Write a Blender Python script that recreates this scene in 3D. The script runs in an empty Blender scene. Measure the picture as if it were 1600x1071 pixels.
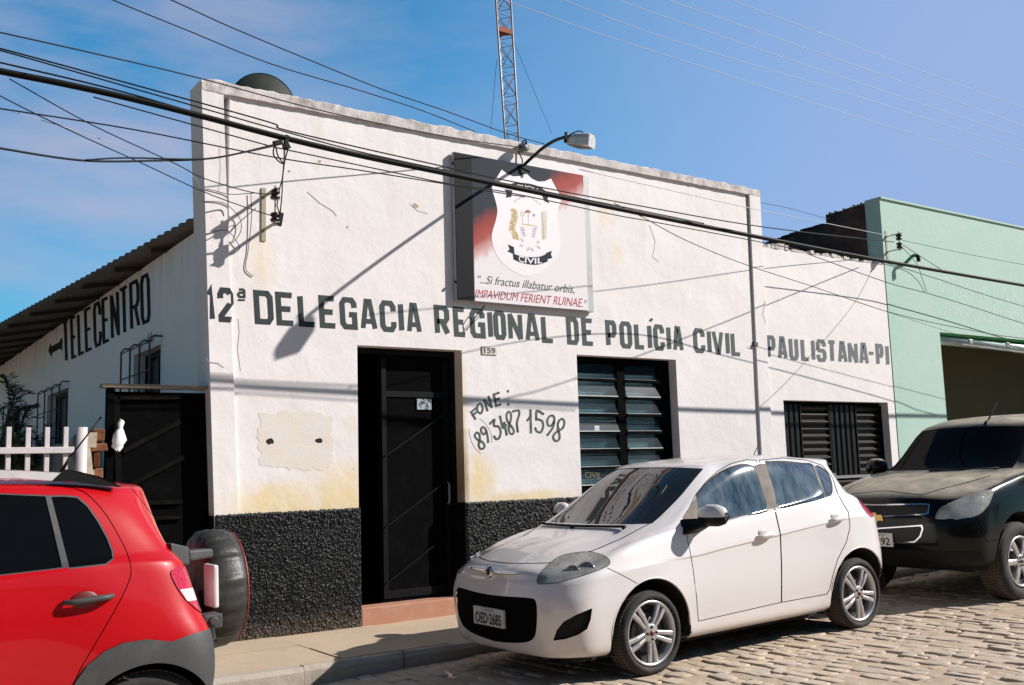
import bpy, bmesh, math, random
import numpy as np
from mathutils import Vector, Matrix, noise
from mathutils.geometry import tessellate_polygon
random.seed(7)
S = bpy.context.scene
COL = S.collection
R = math.radians
# ------------------------------------------------------------ camera, sky, sun, exposure
CAM = Vector((0.0, -8.87, 1.42))
RIGHT = Vector((0.82394039, -0.56592455, -0.02918288))
UP = Vector((-0.04822985, -0.12134399, 0.99143811))
FWD = Vector((0.56462033, 0.81547841, 0.12727467))
FPX = 1559.75
cam = bpy.data.cameras.new('camera')
cam.sensor_width = 36.0
cam.lens = FPX / 1600 * 36
cam.clip_start = 0.05
cam.clip_end = 3000
co = bpy.data.objects.new('camera', cam)
COL.objects.link(co)
co.matrix_world = Matrix(((RIGHT.x, UP.x, -FWD.x, CAM.x), (RIGHT.y, UP.y, -FWD.y, CAM.y), (RIGHT.z, UP.z, -FWD.z, CAM.z), (0, 0, 0, 1)))
S.camera = co
S.view_settings.view_transform = 'Standard'
S.view_settings.look = 'None'
S.view_settings.gamma = 1
S.view_settings.exposure = 0.40
SUN = Vector((-1.5, 1.0, -1.2)).normalized()
elev = math.asin(-SUN.z)
sl = bpy.data.lights.new('sun', 'SUN')
sl.energy = 5.0
sl.angle = R(0.53)
sl.color = (1.0, 0.945, 0.89)
so = bpy.data.objects.new('sun', sl)
so.rotation_euler = SUN.to_track_quat('-Z', 'Y').to_euler()
so.location = (10, -14, 14)
COL.objects.link(so)
W = bpy.data.worlds.new('World')
S.world = W
W.use_nodes = True
wn = W.node_tree.nodes
wl = W.node_tree.links
wn.clear()
sky = wn.new('ShaderNodeTexSky')
sky.sky_type = 'NISHITA'
sky.sun_disc = False
sky.sun_elevation = elev
sky.sun_rotation = math.atan2(-SUN.x, -SUN.y)
sky.air_density = 1.0
sky.dust_density = 0.6
sky.ozone_density = 2.0
bg = wn.new('ShaderNodeBackground')
bg.inputs[1].default_value = 0.085
SKY_TINT = (0.46, 1.30, 1.58, 1)
SKY_VEIL = (3.0, 4.2, 7.0, 1)
# thin high clouds, a property of the sky direction
tc = wn.new('ShaderNodeTexCoord')
mp = wn.new('ShaderNodeMapping')
mp.inputs['Scale'].default_value = (1.6, 1.6, 5.0)
mp.inputs['Rotation'].default_value = (0.2, 0.25, 0)
nz = wn.new('ShaderNodeTexNoise')
nz.inputs['Scale'].default_value = 2.0
nz.inputs['Detail'].default_value = 7
nz.inputs['Roughness'].default_value = 0.55
cr = wn.new('ShaderNodeValToRGB')
cr.color_ramp.elements[0].position = 0.40
cr.color_ramp.elements[1].position = 0.78
dt = wn.new('ShaderNodeVectorMath'); dt.operation = 'DOT_PRODUCT'
dt.inputs[1].default_value = (0.16, 0.885, 0.44)
dr = wn.new('ShaderNodeMapRange')
dr.inputs[1].default_value = 0.9; dr.inputs[2].default_value = 0.995
dr.inputs[3].default_value = 0.05; dr.inputs[4].default_value = 0.85
mm = wn.new('ShaderNodeMath'); mm.operation = 'MULTIPLY'
mx = wn.new('ShaderNodeMixRGB')
mx.inputs[2].default_value = (5.2, 4.6, 5.6, 1)
out = wn.new('ShaderNodeOutputWorld')
def wdot(v, a, b, c, d):
    q = wn.new('ShaderNodeVectorMath'); q.operation = 'DOT_PRODUCT'; q.inputs[1].default_value = Vector(v).normalized()
    wl.new(tc.outputs['Generated'], q.inputs[0])
    m = wn.new('ShaderNodeMapRange'); m.interpolation_type = 'SMOOTHSTEP'
    for i, k in enumerate((a, b, c, d)): m.inputs[i + 1].default_value = k
    wl.new(q.outputs['Value'], m.inputs[0]); return m.outputs[0]
# deep blue opposite the sun, a paler veil towards the sun's side of the sky
tint = wn.new('ShaderNodeMixRGB'); tint.blend_type = 'MULTIPLY'; tint.inputs[0].default_value = 1
tint.inputs[2].default_value = SKY_TINT
gain = wn.new('ShaderNodeVectorMath'); gain.operation = 'SCALE'
veil = wn.new('ShaderNodeMixRGB'); veil.inputs[2].default_value = SKY_VEIL
wl.new(sky.outputs[0], tint.inputs[1]); wl.new(tint.outputs[0], gain.inputs[0])
wl.new(wdot((0.45, 0.80, 0.50), 0.66, 1.0, 0.33, 0.98), gain.inputs['Scale'])
vm = wn.new('ShaderNodeMath'); vm.operation = 'MULTIPLY'
wl.new(wdot((0.83, -0.50, -0.33), -0.24, 0.36, 0.0, 0.9), vm.inputs[0]); wl.new(wdot((0.65, 0.72, 0.2), 0.15, 0.7, 0.2, 1.0), vm.inputs[1]); wl.new(vm.outputs[0], veil.inputs[0]); wl.new(gain.outputs[0], veil.inputs[1])
wl.new(tc.outputs['Generated'], mp.inputs[0]); wl.new(mp.outputs[0], nz.inputs[0]); wl.new(nz.outputs[0], cr.inputs[0])
wl.new(tc.outputs['Generated'], dt.inputs[0]); wl.new(dt.outputs['Value'], dr.inputs[0])
wl.new(cr.outputs[0], mm.inputs[0]); wl.new(dr.outputs[0], mm.inputs[1]); wl.new(mm.outputs[0], mx.inputs[0])
wl.new(veil.outputs[0], mx.inputs[1]); wl.new(mx.outputs[0], bg.inputs[0]); wl.new(bg.outputs[0], out.inputs[0])

# ------------------------------------------------------------ measuring helpers
def ray(px, py):
    d = RIGHT * ((px - 800) / FPX) - UP * ((py - 535.5) / FPX) + FWD
    return d
def onY(px, py, y=0.0):
    d = ray(px, py)
    return CAM + d * ((y - CAM.y) / d.y)
def onX(px, py, x):
    d = ray(px, py)
    return CAM + d * ((x - CAM.x) / d.x)
def onZ(px, py, z):
    d = ray(px, py)
    return CAM + d * ((z - CAM.z) / d.z)
def project(p):
    d = Vector(p) - CAM
    f = d.dot(FWD)
    return (800 + FPX * d.dot(RIGHT) / f, 535.5 - FPX * d.dot(UP) / f)
def road_z(x, y):
    return -0.051 + 0.025 * (x - 4.93) - 0.02 * (y + 3.33)
def walk_z(x):
    t = max(0.0, x - 4.5)
    return 0.02 * t * min(1, t / 2)

# ------------------------------------------------------------ object helpers
def thing(name, label, cat, loc=(0, 0, 0), group=None, rot=None):
    o = bpy.data.objects.new(name, None)
    COL.objects.link(o)
    o.location = loc
    o.empty_display_size = 0.2
    if rot: o.rotation_euler = rot
    o['label'] = label
    o['category'] = cat
    if group: o['group'] = group
    return o
def tag(o, label, cat, group=None):
    o['label'] = label; o['category'] = cat
    if group: o['group'] = group
    return o
def wloc(p):
    v = Vector((0, 0, 0))
    while p is not None:
        v += p.location; p = p.parent
    return v
def obj(name, vf, m, parent=None, smooth=False, local=False, base=None, mats=None, midx=None, bevel=None):
    """link (verts, faces) as ONE mesh object; verts are world unless local"""
    v, f = vf
    off = Vector((0, 0, 0))
    if base is not None: off = Vector(base)
    elif parent is not None and not local: off = wloc(parent)
    me = bpy.data.meshes.new(name)
    me.from_pydata([(p[0] - off.x, p[1] - off.y, p[2] - off.z) for p in v], [], f)
    me.update()
    o = bpy.data.objects.new(name, me)
    COL.objects.link(o)
    if mats:
        for q in mats: me.materials.append(q)
        if midx: me.polygons.foreach_set('material_index', midx)
    else:
        me.materials.append(m)
    if smooth: me.polygons.foreach_set('use_smooth', [True] * len(me.polygons))
    if parent is not None: o.parent = parent
    elif base is not None: o.location = base
    if bevel:
        b = o.modifiers.new('bevel', 'BEVEL'); b.width = bevel; b.segments = 2; b.limit_method = 'ANGLE'; b.angle_limit = R(40)
    return o
class MB:
    def __init__(s): s.v = []; s.f = []
    def add(s, v, f):
        n = len(s.v); s.v += [tuple(p) for p in v]; s.f += [tuple(i + n for i in q) for q in f]
        return s
    def vf(s): return s.v, s.f
    def box(s, a, b):
        (x0, y0, z0), (x1, y1, z1) = a, b
        v = [(x0, y0, z0), (x1, y0, z0), (x1, y1, z0), (x0, y1, z0), (x0, y0, z1), (x1, y0, z1), (x1, y1, z1), (x0, y1, z1)]
        return s.add(v, [(0, 3, 2, 1), (4, 5, 6, 7), (0, 1, 5, 4), (1, 2, 6, 5), (2, 3, 7, 6), (3, 0, 4, 7)])
    def hexa(s, v):  # 8 verts: bottom loop, top loop
        return s.add(v, [(0, 3, 2, 1), (4, 5, 6, 7), (0, 1, 5, 4), (1, 2, 6, 5), (2, 3, 7, 6), (3, 0, 4, 7)])
    def bar(s, p, q, w, h=None, upv=(0, 0, 1)):
        p = Vector(p); q = Vector(q); h = h or w
        d = (q - p).normalized(); u = Vector(upv)
        if abs(d.dot(u)) > 0.95: u = Vector((1, 0, 0))
        r = d.cross(u).normalized() * (w / 2); u = r.cross(d).normalized() * (h / 2)
        return s.hexa([p - r - u, p + r - u, p + r + u, p - r + u, q - r - u, q + r - u, q + r + u, q - r + u])
    def tube(s, pts, r, n=8, cap=True, rads=None):
        pts = [Vector(p) for p in pts]
        rings = []
        nrm = None
        for i, p in enumerate(pts):
            a = pts[max(0, i - 1)]; b = pts[min(len(pts) - 1, i + 1)]
            d = (b - a).normalized()
            if nrm is None:
                u = Vector((0, 0, 1)) if abs(d.z) < 0.9 else Vector((1, 0, 0))
                nrm = (u - d * u.dot(d)).normalized()
            else:
                nrm = (nrm - d * nrm.dot(d)).normalized()
            bt = d.cross(nrm)
            rr = rads[i] if rads else r
            rings.append([p + (nrm * math.cos(2 * math.pi * k / n) + bt * math.sin(2 * math.pi * k / n)) * rr for k in range(n)])
        v = [p for rg in rings for p in rg]
        f = []
        for i in range(len(pts) - 1):
            for k in range(n):
                f.append((i * n + k, i * n + (k + 1) % n, (i + 1) * n + (k + 1) % n, (i + 1) * n + k))
        if cap:
            f.append(tuple(range(n - 1, -1, -1))); f.append(tuple((len(pts) - 1) * n + k for k in range(n)))
        return s.add(v, f)
    def lathe(s, prof, o, ax, n=24, cap=False):  # prof: (radius, along)
        o = Vector(o); ax = Vector(ax).normalized()
        u = Vector((0, 0, 1)) if abs(ax.z) < 0.9 else Vector((1, 0, 0))
        u = (u - ax * u.dot(ax)).normalized(); w = ax.cross(u)
        v = []
        for r, t in prof:
            for k in range(n):
                a = 2 * math.pi * k / n
                v.append(o + ax * t + (u * math.cos(a) + w * math.sin(a)) * r)
        f = []
        for i in range(len(prof) - 1):
            for k in range(n):
                f.append((i * n + k, i * n + (k + 1) % n, (i + 1) * n + (k + 1) % n, (i + 1) * n + k))
        if cap:
            f.append(tuple(range(n - 1, -1, -1))); f.append(tuple((len(prof) - 1) * n + k for k in range(n)))
        return s.add(v, f)
    def prism(s, poly, d):  # planar polygon of 3D points extruded by d (capped)
        n = len(poly); d = Vector(d)
        v = [Vector(p) for p in poly] + [Vector(p) + d for p in poly]
        tris = tessellate_polygon([[Vector(p) for p in poly]])
        f = [tuple(t) for t in tris] + [tuple(i + n for i in reversed(t)) for t in tris]
        f += [(i, (i + 1) % n, (i + 1) % n + n, i + n) for i in range(n)]
        return s.add(v, f)
def crom(pts, n=8, closed=False):
    pts = [Vector(p) for p in pts]
    N = len(pts); o = []
    for i in range(N if closed else N - 1):
        if closed: a, b, c, d = pts[(i - 1) % N], pts[i], pts[(i + 1) % N], pts[(i + 2) % N]
        else: a, b, c, d = pts[max(0, i - 1)], pts[i], pts[i + 1], pts[min(N - 1, i + 2)]
        for k in range(n):
            t = k / n
            o.append(0.5 * ((2 * b) + (c - a) * t + (2 * a - 5 * b + 4 * c - d) * t * t + (3 * b - a - 3 * c + d) * t ** 3))
    if not closed: o.append(pts[-1])
    return o

# ------------------------------------------------------------ materials
class NT:
    def __init__(s, name):
        s.m = bpy.data.materials.new(name); s.m.use_nodes = True
        s.t = s.m.node_tree; s.n = s.t.nodes; s.l = s.t.links
        s.b = s.n['Principled BSDF']
        s._g = None
    def new(s, t): return s.n.new(t)
    def pos(s):
        if s._g is None: s._g = s.n.new('ShaderNodeNewGeometry')
        return s._g.outputs['Position']
    def obj(s):
        t = s.n.new('ShaderNodeTexCoord'); return t.outputs['Object']
    def noise(s, scale, detail=4, rough=0.6, vec=None, sc3=None, dist=0):
        n = s.n.new('ShaderNodeTexNoise')
        n.inputs['Scale'].default_value = scale; n.inputs['Detail'].default_value = detail
        n.inputs['Roughness'].default_value = rough; n.inputs['Distortion'].default_value = dist
        v = vec or s.pos()
        if sc3:
            mp = s.n.new('ShaderNodeMapping'); mp.inputs['Scale'].default_value = sc3
            s.l.new(v, mp.inputs[0]); v = mp.outputs[0]
        s.l.new(v, n.inputs['Vector'])
        return n.outputs[0]
    def ramp(s, fac, stops):
        r = s.n.new('ShaderNodeValToRGB')
        e = r.color_ramp.elements
        while len(e) < len(stops): e.new(0.5)
        for q, (p, c) in zip(e, stops):
            q.position = p
            q.color = (c, c, c, 1) if isinstance(c, (int, float)) else (*c, 1)
        s.l.new(fac, r.inputs[0]); return r.outputs[0]
    def mix(s, fac, a, b, mode='MIX'):
        m = s.n.new('ShaderNodeMixRGB'); m.blend_type = mode
        for i, q in ((0, fac), (1, a), (2, b)):
            if hasattr(q, 'node'): s.l.new(q, m.inputs[i])
            elif i == 0: m.inputs[0].default_value = q
            else: m.inputs[i].default_value = (*q, 1) if not isinstance(q, (int, float)) else (q, q, q, 1)
        return m.outputs[0]
    def math(s, op, a, b=0.0, clamp=False):
        m = s.n.new('ShaderNodeMath'); m.operation = op; m.use_clamp = clamp
        for i, q in ((0, a), (1, b)):
            if hasattr(q, 'node'): s.l.new(q, m.inputs[i])
            else: m.inputs[i].default_value = q
        return m.outputs[0]
    def sep(s, v):
        q = s.n.new('ShaderNodeSeparateXYZ'); s.l.new(v, q.inputs[0]); return q.outputs
    def blob(s, c, r, nz=None, amt=0.5):
        """soft stain mask around a point, 1 inside"""
        v = s.n.new('ShaderNodeVectorMath'); v.operation = 'SUBTRACT'
        s.l.new(s.pos(), v.inputs[0]); v.inputs[1].default_value = c
        w = s.n.new('ShaderNodeVectorMath'); w.operation = 'DIVIDE'
        s.l.new(v.outputs[0], w.inputs[0]); w.inputs[1].default_value = r
        k = s.n.new('ShaderNodeVectorMath'); k.operation = 'LENGTH'
        s.l.new(w.outputs[0], k.inputs[0])
        d = k.outputs['Value']
        if nz is not None: d = s.math('ADD', d, s.math('MULTIPLY', s.math('SUBTRACT', nz, 0.5), amt))
        q = s.n.new('ShaderNodeMapRange'); q.interpolation_type = 'SMOOTHSTEP'
        s.l.new(d, q.inputs[0]); q.inputs[1].default_value = 1.25; q.inputs[2].default_value = 0.25
        return q.outputs[0]
    def bump(s, h, strength=0.3, dist=0.01):
        b = s.n.new('ShaderNodeBump'); b.inputs['Strength'].default_value = strength; b.inputs['Distance'].default_value = dist
        s.l.new(h, b.inputs['Height']); s.l.new(b.outputs[0], s.b.inputs['Normal'])
        return b
    def set(s, **k):
        for a, q in k.items():
            i = s.b.inputs[{'base': 'Base Color', 'rough': 'Roughness', 'metal': 'Metallic', 'spec': 'Specular IOR Level', 'ior': 'IOR', 'coat': 'Coat Weight', 'coatr': 'Coat Roughness', 'trans': 'Transmission Weight', 'alpha': 'Alpha'}[a]]
            if hasattr(q, 'node'): s.l.new(q, i)
            else: i.default_value = (*q, 1) if isinstance(q, tuple) else q
        return s
MATS = {}
def plain(name, col, rough=0.5, metal=0.0, var=0.12, nscale=9, bump=0.0, spec=0.5, coat=0.0):
    if name in MATS: return MATS[name]
    t = NT(name)
    n = t.noise(nscale, 5, 0.6, vec=t.obj())
    lo = tuple(c * (1 - var) for c in col); hi = tuple(min(1, c * (1 + var)) for c in col)
    t.set(base=t.ramp(n, [(0.3, lo), (0.7, hi)]), rough=rough, metal=metal, spec=spec, coat=coat)
    if bump: t.bump(t.noise(nscale * 6, 4, 0.6, vec=t.obj()), bump, 0.01)
    MATS[name] = t.m
    return t.m
def dirty(name, col, dirt, amt=0.5, scale=4, rough=0.6, metal=0.0, bump=0.15, lo=0.5, hi=0.75, stretch=(1, 1, 1), spec=0.4):
    if name in MATS: return MATS[name]
    t = NT(name)
    n = t.noise(scale, 7, 0.65, sc3=stretch)
    k = t.math('MULTIPLY', t.ramp(n, [(lo, 0.0), (hi, 1.0)]), amt)
    f = t.noise(scale * 9, 4, 0.6)
    c = t.mix(0.12, t.mix(k, col, dirt), f, 'MULTIPLY')
    t.set(base=c, rough=rough, metal=metal, spec=spec)
    if bump: t.bump(t.noise(scale * 12, 5, 0.65), bump, 0.01)
    MATS[name] = t.m
    return t.m
# ------------------------------------------------------------ setting materials
t = NT('wall_paint')
n1 = t.noise(0.9, 6, 0.6); n2 = t.noise(7, 6, 0.65); n3 = t.noise(60, 4, 0.6)
base = t.mix(t.ramp(n1, [(0.35, 0.0), (0.75, 1.0)]), (0.77, 0.725, 0.72), (0.70, 0.655, 0.635))
spk = t.math('MULTIPLY', t.ramp(t.noise(3.2, 8, 0.75), [(0.66, 0.0), (0.74, 1.0)]), 0.35)
base = t.mix(spk, base, (0.58, 0.51, 0.43))
stk = t.math('MULTIPLY', t.ramp(t.noise(1.0, 6, 0.6, sc3=(5, 5, 0.45)), [(0.50, 0.0), (0.78, 1.0)]), t.ramp(t.math('SUBTRACT', t.sep(t.pos())[2], 3.6), [(0.0, .14), (1.3, .55)]))
base = t.mix(stk, base, (0.60, 0.54, 0.48))
yel = None
nst = t.noise(4, 8, 0.75)
for c, r in (((4.12, 0, 1.22), (0.42, 0.4, 0.36)), ((3.5, 0, 1.17), (0.62, 0.4, 0.24)), ((5.68, 0, 1.30), (0.22, 0.4, 0.36)), ((6.2, 0, 1.13), (0.9, 0.4, 0.09)), ((3.3, 0, 3.42), (0.16, 0.3, 0.34)), ((7.55, 0, 4.42), (0.17, 0.3, 0.22)), ((7.72, 0, 3.95), (0.12, 0.3, 0.2)), ((4.2, 0, 1.9), (0.07, 0.3, 0.12))):
    b = t.blob(c, r, nst, 1.6)
    if c[2] > 1.5: b = t.math('MULTIPLY', b, .38)
    yel = b if yel is None else t.math('MAXIMUM', yel, b)
base = t.mix(t.math('MULTIPLY', t.math('MULTIPLY', yel, t.ramp(n2, [(.3, .5), (.7, 1.0)])), 0.9), base, (0.72, 0.55, 0.24))
jam = t.blob((5.5, 0.10, 1.42), (0.06, 0.3, 0.62), n2, 0.9)
base = t.mix(t.math('MULTIPLY', jam, 0.8), base, (0.26, 0.15, 0.035))
jam2 = t.blob((5.49, 0.11, 2.1), (0.06, 0.3, 0.7), n2, 0.9)
base = t.mix(t.math('MULTIPLY', jam2, 0.5), base, (0.70, 0.50, 0.20))
chip = t.ramp(t.noise(11, 3, 0.5), [(0.735, 0.0), (0.755, 1.0)])
base = t.mix(t.math('MULTIPLY', chip, 0.55), base, (0.40, 0.32, 0.25))
t.set(base=base, rough=0.75, spec=0.3)
crk = t.new('ShaderNodeTexVoronoi'); crk.feature = 'DISTANCE_TO_EDGE'; crk.inputs['Scale'].default_value = 0.35
wv = t.new('ShaderNodeVectorMath'); wv.operation = 'ADD'
t.l.new(t.pos(), wv.inputs[0])
nn = t.new('ShaderNodeTexNoise'); nn.inputs['Scale'].default_value = 3; t.l.new(t.pos(), nn.inputs['Vector']); t.l.new(nn.outputs['Color'], wv.inputs[1]); t.l.new(wv.outputs[0], crk.inputs['Vector'])
ck = t.math('MULTIPLY', t.ramp(crk.outputs['Distance'], [(0.0, 0.0), (0.006, 1.0)]), 0.06)
hh = t.math('ADD', t.math('ADD', t.math('MULTIPLY', n3, 0.07), t.math('MULTIPLY', t.noise(2.2, 5, 0.6), 2.2)), ck)
t.bump(hh, 0.34, 0.02)
WALL = t.m
t = NT('side_wall_paint')
n1 = t.noise(0.8, 6, 0.6); n2 = t.noise(6, 6, 0.65)
z = t.sep(t.pos())[2]
drip = t.math('MULTIPLY', t.ramp(t.noise(1.0, 6, 0.6, sc3=(4, 4, 0.3)), [(0.45, 0.0), (0.7, 1.0)]), t.ramp(t.math('SUBTRACT', z, 2.9), [(0.2, 0.0), (0.95, 1.0)]))
base = t.mix(t.ramp(n1, [(0.3, 0.0), (0.8, 1.0)]), (0.86, 0.86, 0.855), (0.78, 0.77, 0.75))
base = t.mix(t.math('MULTIPLY', drip, 0.55), base, (0.50, 0.40, 0.20))
spk = t.ramp(t.noise(6, 4, 0.6), [(0.72, 0.0), (0.75, 1.0)])
base = t.mix(t.math('MULTIPLY', spk, 0.6), base, (0.2, 0.18, 0.16))
t.set(base=base, rough=0.8, spec=0.25); t.bump(t.noise(9, 6, 0.7), 0.35, 0.015)
SIDEWALL = t.m
COPING = dirty('coping_mortar', (0.66, 0.60, 0.57), (0.16, 0.13, 0.11), 0.7, 6, 0.85, bump=0.7, lo=0.46, hi=0.70)
PATCH = dirty('bare_plaster', (0.735, 0.675, 0.625), (0.70, 0.55, 0.34), 0.5, 5, 0.85, bump=0.22, lo=.45, hi=.8)
t = NT('black_rough_plaster')
nb = t.noise(5, 6, 0.6)
t.set(base=t.mix(t.ramp(nb, [(0.62, 0.0), (0.8, 1.0)]), (0.0045, 0.0055, 0.006), (0.028, 0.026, 0.022)), rough=t.ramp(nb, [(0.3, 0.34), (0.7, 0.5)]), spec=0.26)
dz = t.sep(t.pos())[2]
mud = t.math('MULTIPLY', t.ramp(t.math('ADD', dz, t.math('MULTIPLY', t.noise(6, 6, .7), .25)), [(.12, 1.0), (.34, 0.0)]), .55)
mb0 = t.b.inputs['Base Color'].links[0].from_socket
chipd = t.math('MULTIPLY', t.ramp(t.noise(16, 5, .7), [(.66, 0.0), (.72, 1.0)]), .5)
t.set(base=t.mix(chipd, t.mix(mud, mb0, (0.10, 0.075, 0.05)), (0.06, 0.055, 0.05)))
t.bump(t.noise(90, 4, 0.65), 0.5, 0.01)
DADO = t.m
BLACKPAINT = dirty('black_gate_paint', (0.003, 0.003, 0.0033), (0.010, 0.009, 0.008), 0.5, 7, 0.85, bump=0.0)
BLACKPAINT.node_tree.nodes['Principled BSDF'].inputs['Specular IOR Level'].default_value = 0.03
BLACKSTEEL = plain('black_steel_paint', (0.005, 0.0055, 0.006), 0.55, var=0.3, bump=0.0, spec=.12)
GREYSTEEL = dirty('dull_steel', (0.30, 0.30, 0.30), (0.12, 0.07, 0.04), 0.5, 9, 0.45, 0.6)
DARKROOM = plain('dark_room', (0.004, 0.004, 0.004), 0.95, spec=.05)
LETTER = NT('letter_paint')
xx = LETTER.sep(LETTER.pos())[0]
fade = LETTER.ramp(LETTER.math('DIVIDE', LETTER.math('SUBTRACT', xx, 2.8), 10.2), [(0.0, (0.022, 0.034, 0.035)), (0.25, (0.045, 0.066, 0.066)), (0.55, (0.058, 0.078, 0.080)), (0.72, (0.085, 0.105, 0.112)), (0.78, (0.14, 0.155, 0.165)), (1.0, (0.16, 0.175, 0.18))])
lb = LETTER.noise(1.0, 5, 0.6, sc3=(30, 30, 3))
LETTER.set(base=LETTER.mix(0.55, fade, LETTER.ramp(lb, [(0.3, 0.45), (0.75, 1.0)]), 'MULTIPLY'), rough=0.6, spec=0.3)
LETTER = LETTER.m
NAVY = plain('dark_blue_paint', (0.006, 0.008, 0.014), 0.7, var=0.25, spec=.1)
FONEPAINT = NT('hand_paint')
fz = FONEPAINT.noise(14, 4, 0.6)
FONEPAINT.set(base=FONEPAINT.ramp(fz, [(0.35, (0.012, 0.018, 0.018)), (0.65, (0.09, 0.12, 0.115))]), rough=0.55)
FONEPAINT = FONEPAINT.m
ROOF = dirty('fibre_cement', (0.20, 0.185, 0.17), (0.07, 0.06, 0.05), 0.7, 2.5, 0.9, bump=0.4)
GREEN = NT('green_wall_paint')
gn = GREEN.noise(1.2, 6, 0.65); gn2 = GREEN.noise(8, 6, 0.7)
gb = GREEN.mix(GREEN.ramp(gn, [(0.35, 0.0), (0.7, 1.0)]), (0.36, 0.52, 0.445), (0.42, 0.54, 0.485))
gb = GREEN.mix(GREEN.math('MULTIPLY', GREEN.ramp(gn2, [(0.62, 0.0), (0.75, 1.0)]), 0.35), gb, (0.50, 0.58, 0.54))
GREEN.set(base=gb, rough=0.75, spec=0.3); GREEN.bump(GREEN.noise(14, 6, 0.7), 0.35, 0.012)
GREEN = GREEN.m
t = NT('sooty_brick')
br = t.new('ShaderNodeTexBrick'); br.inputs['Scale'].default_value = 1.0
br.inputs['Brick Width'].default_value = 0.24; br.inputs['Row Height'].default_value = 0.10; br.inputs['Mortar Size'].default_value = 0.012
br.inputs['Color1'].default_value = (0.14, 0.05, 0.03, 1); br.inputs['Color2'].default_value = (0.07, 0.035, 0.025, 1); br.inputs['Mortar'].default_value = (0.05, 0.045, 0.04, 1)
cv = t.new('ShaderNodeCombineXYZ'); q = t.sep(t.pos()); t.l.new(q[1], cv.inputs[0]); t.l.new(q[2], cv.inputs[1]); t.l.new(cv.outputs[0], br.inputs['Vector'])
so_ = t.noise(1.6, 7, 0.65)
mb_ = t.mix(t.ramp(so_, [(0.42, 0.0), (0.56, 1.0)]), br.outputs['Color'], (0.022, 0.020, 0.018))
mb_ = t.mix(t.math('MULTIPLY', t.ramp(t.noise(2.3, 6, 0.6), [(0.58, 0.0), (0.72, 1.0)]), 0.6), mb_, (0.11, 0.10, 0.09))
t.set(base=mb_, rough=0.9); t.bump(br.outputs['Fac'], -0.5, 0.01)
SOOTBRICK = t.m
TERRA = dirty('terracotta_step', (0.42, 0.20, 0.13), (0.45, 0.36, 0.27), 0.6, 9, 0.8, bump=0.3)
t = NT('pavement_concrete')
n1 = t.noise(1.3, 7, 0.65); n2 = t.noise(28, 5, 0.7)
pb = t.mix(t.ramp(n1, [(0.3, 0.0), (0.75, 1.0)]), (0.56, 0.43, 0.30), (0.46, 0.36, 0.255))
pb = t.mix(0.25, pb, n2, 'MULTIPLY')
pb = t.mix(t.math('MULTIPLY', t.ramp(t.noise(3.5, 6, 0.7), [(0.6, 0.0), (0.72, 1.0)]), 0.35), pb, (0.16, 0.13, 0.10))
t.set(base=pb, rough=0.9); t.bump(t.noise(40, 6, 0.7), 0.35, 0.008)
PAVE = t.m
KERB = dirty('kerb_stone', (0.42, 0.37, 0.31), (0.15, 0.12, 0.10), 0.6, 5, 0.9, bump=0.6)
t = NT('cobble_stone')
ob = t.new('ShaderNodeObjectInfo')
n1 = t.noise(2.2, 4, 0.6); n2 = t.noise(22, 6, 0.7)
cb = t.ramp(n1, [(0.3, (0.47, 0.37, 0.28)), (0.5, (0.55, 0.435, 0.325)), (0.7, (0.43, 0.365, 0.30))])
cb = t.mix(0.45, cb, t.ramp(n2, [(0.25, 0.5), (0.75, 1.15)]), 'MULTIPLY')
cb = t.mix(t.math('MULTIPLY', t.ramp(t.noise(0.55, 5, 0.6), [(0.5, 0.0), (0.7, 1.0)]), 0.55), cb, (0.42, 0.34, 0.24))
t.set(base=cb, rough=0.85); t.bump(n2, 0.5, 0.01)
COBBLE = t.m
DIRT = dirty('road_dirt', (0.50, 0.385, 0.275), (0.38, 0.28, 0.19), 0.8, 8, 0.95, bump=0.6)
SAND = dirty('ground_earth', (0.34, 0.27, 0.19), (0.22, 0.17, 0.12), 0.7, 1.2, 0.95, bump=0.4)
OLIVE = dirty('olive_interior_wall', (0.065, 0.062, 0.025), (0.05, 0.045, 0.02), 0.5, 2, 0.8)
WHITEMETAL = dirty('white_fence_paint', (0.62, 0.57, 0.57), (0.30, 0.19, 0.13), 0.3, 14, 0.5, bump=0.08)
CABLE = plain('black_cable', (0.005, 0.0055, 0.0055), 0.6, spec=.2)
PALEWIRE = plain('aluminium_wire', (0.34, 0.34, 0.36), 0.6, 0.3)

# ------------------------------------------------------------ ground, road, pavement
def sheet(name, x0, x1, y0, y1, nx, ny, zf, m):
    v = []; f = []
    for j in range(ny + 1):
        for i in range(nx + 1):
            x = x0 + (x1 - x0) * i / nx; y = y0 + (y1 - y0) * j / ny
            v.append((x, y, zf(x, y)))
    for j in range(ny):
        for i in range(nx):
            a = j * (nx + 1) + i
            f.append((a, a + 1, a + nx + 2, a + nx + 1))
    o = obj(name, (v, f), m); o['kind'] = 'structure'
    return o
def clampslope(x): return max(-9.0, min(19.0, x))
ground = sheet('ground', -1500, 1500, -1500, 1500, 2, 2, lambda x, y: -0.9, SAND)
KY = -1.585   # kerb line
road = sheet('road', -16, 26, -12.5, KY + 0.02, 640, 200, lambda x, y: road_z(clampslope(x), y) - 0.0095 + 0.008 * noise.noise((x * 1.1, y * 1.1, 0)) + 0.013 * noise.noise((x * 4.5, y * 4.5, 3)), DIRT)
yard = sheet('yard', -16, 2.9, -0.05, 24, 6, 6, lambda x, y: -0.02, SAND)
lot = sheet('back_lot', 2.95, 26, 0.3, 24, 6, 6, lambda x, y: -0.03, SAND)
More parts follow.
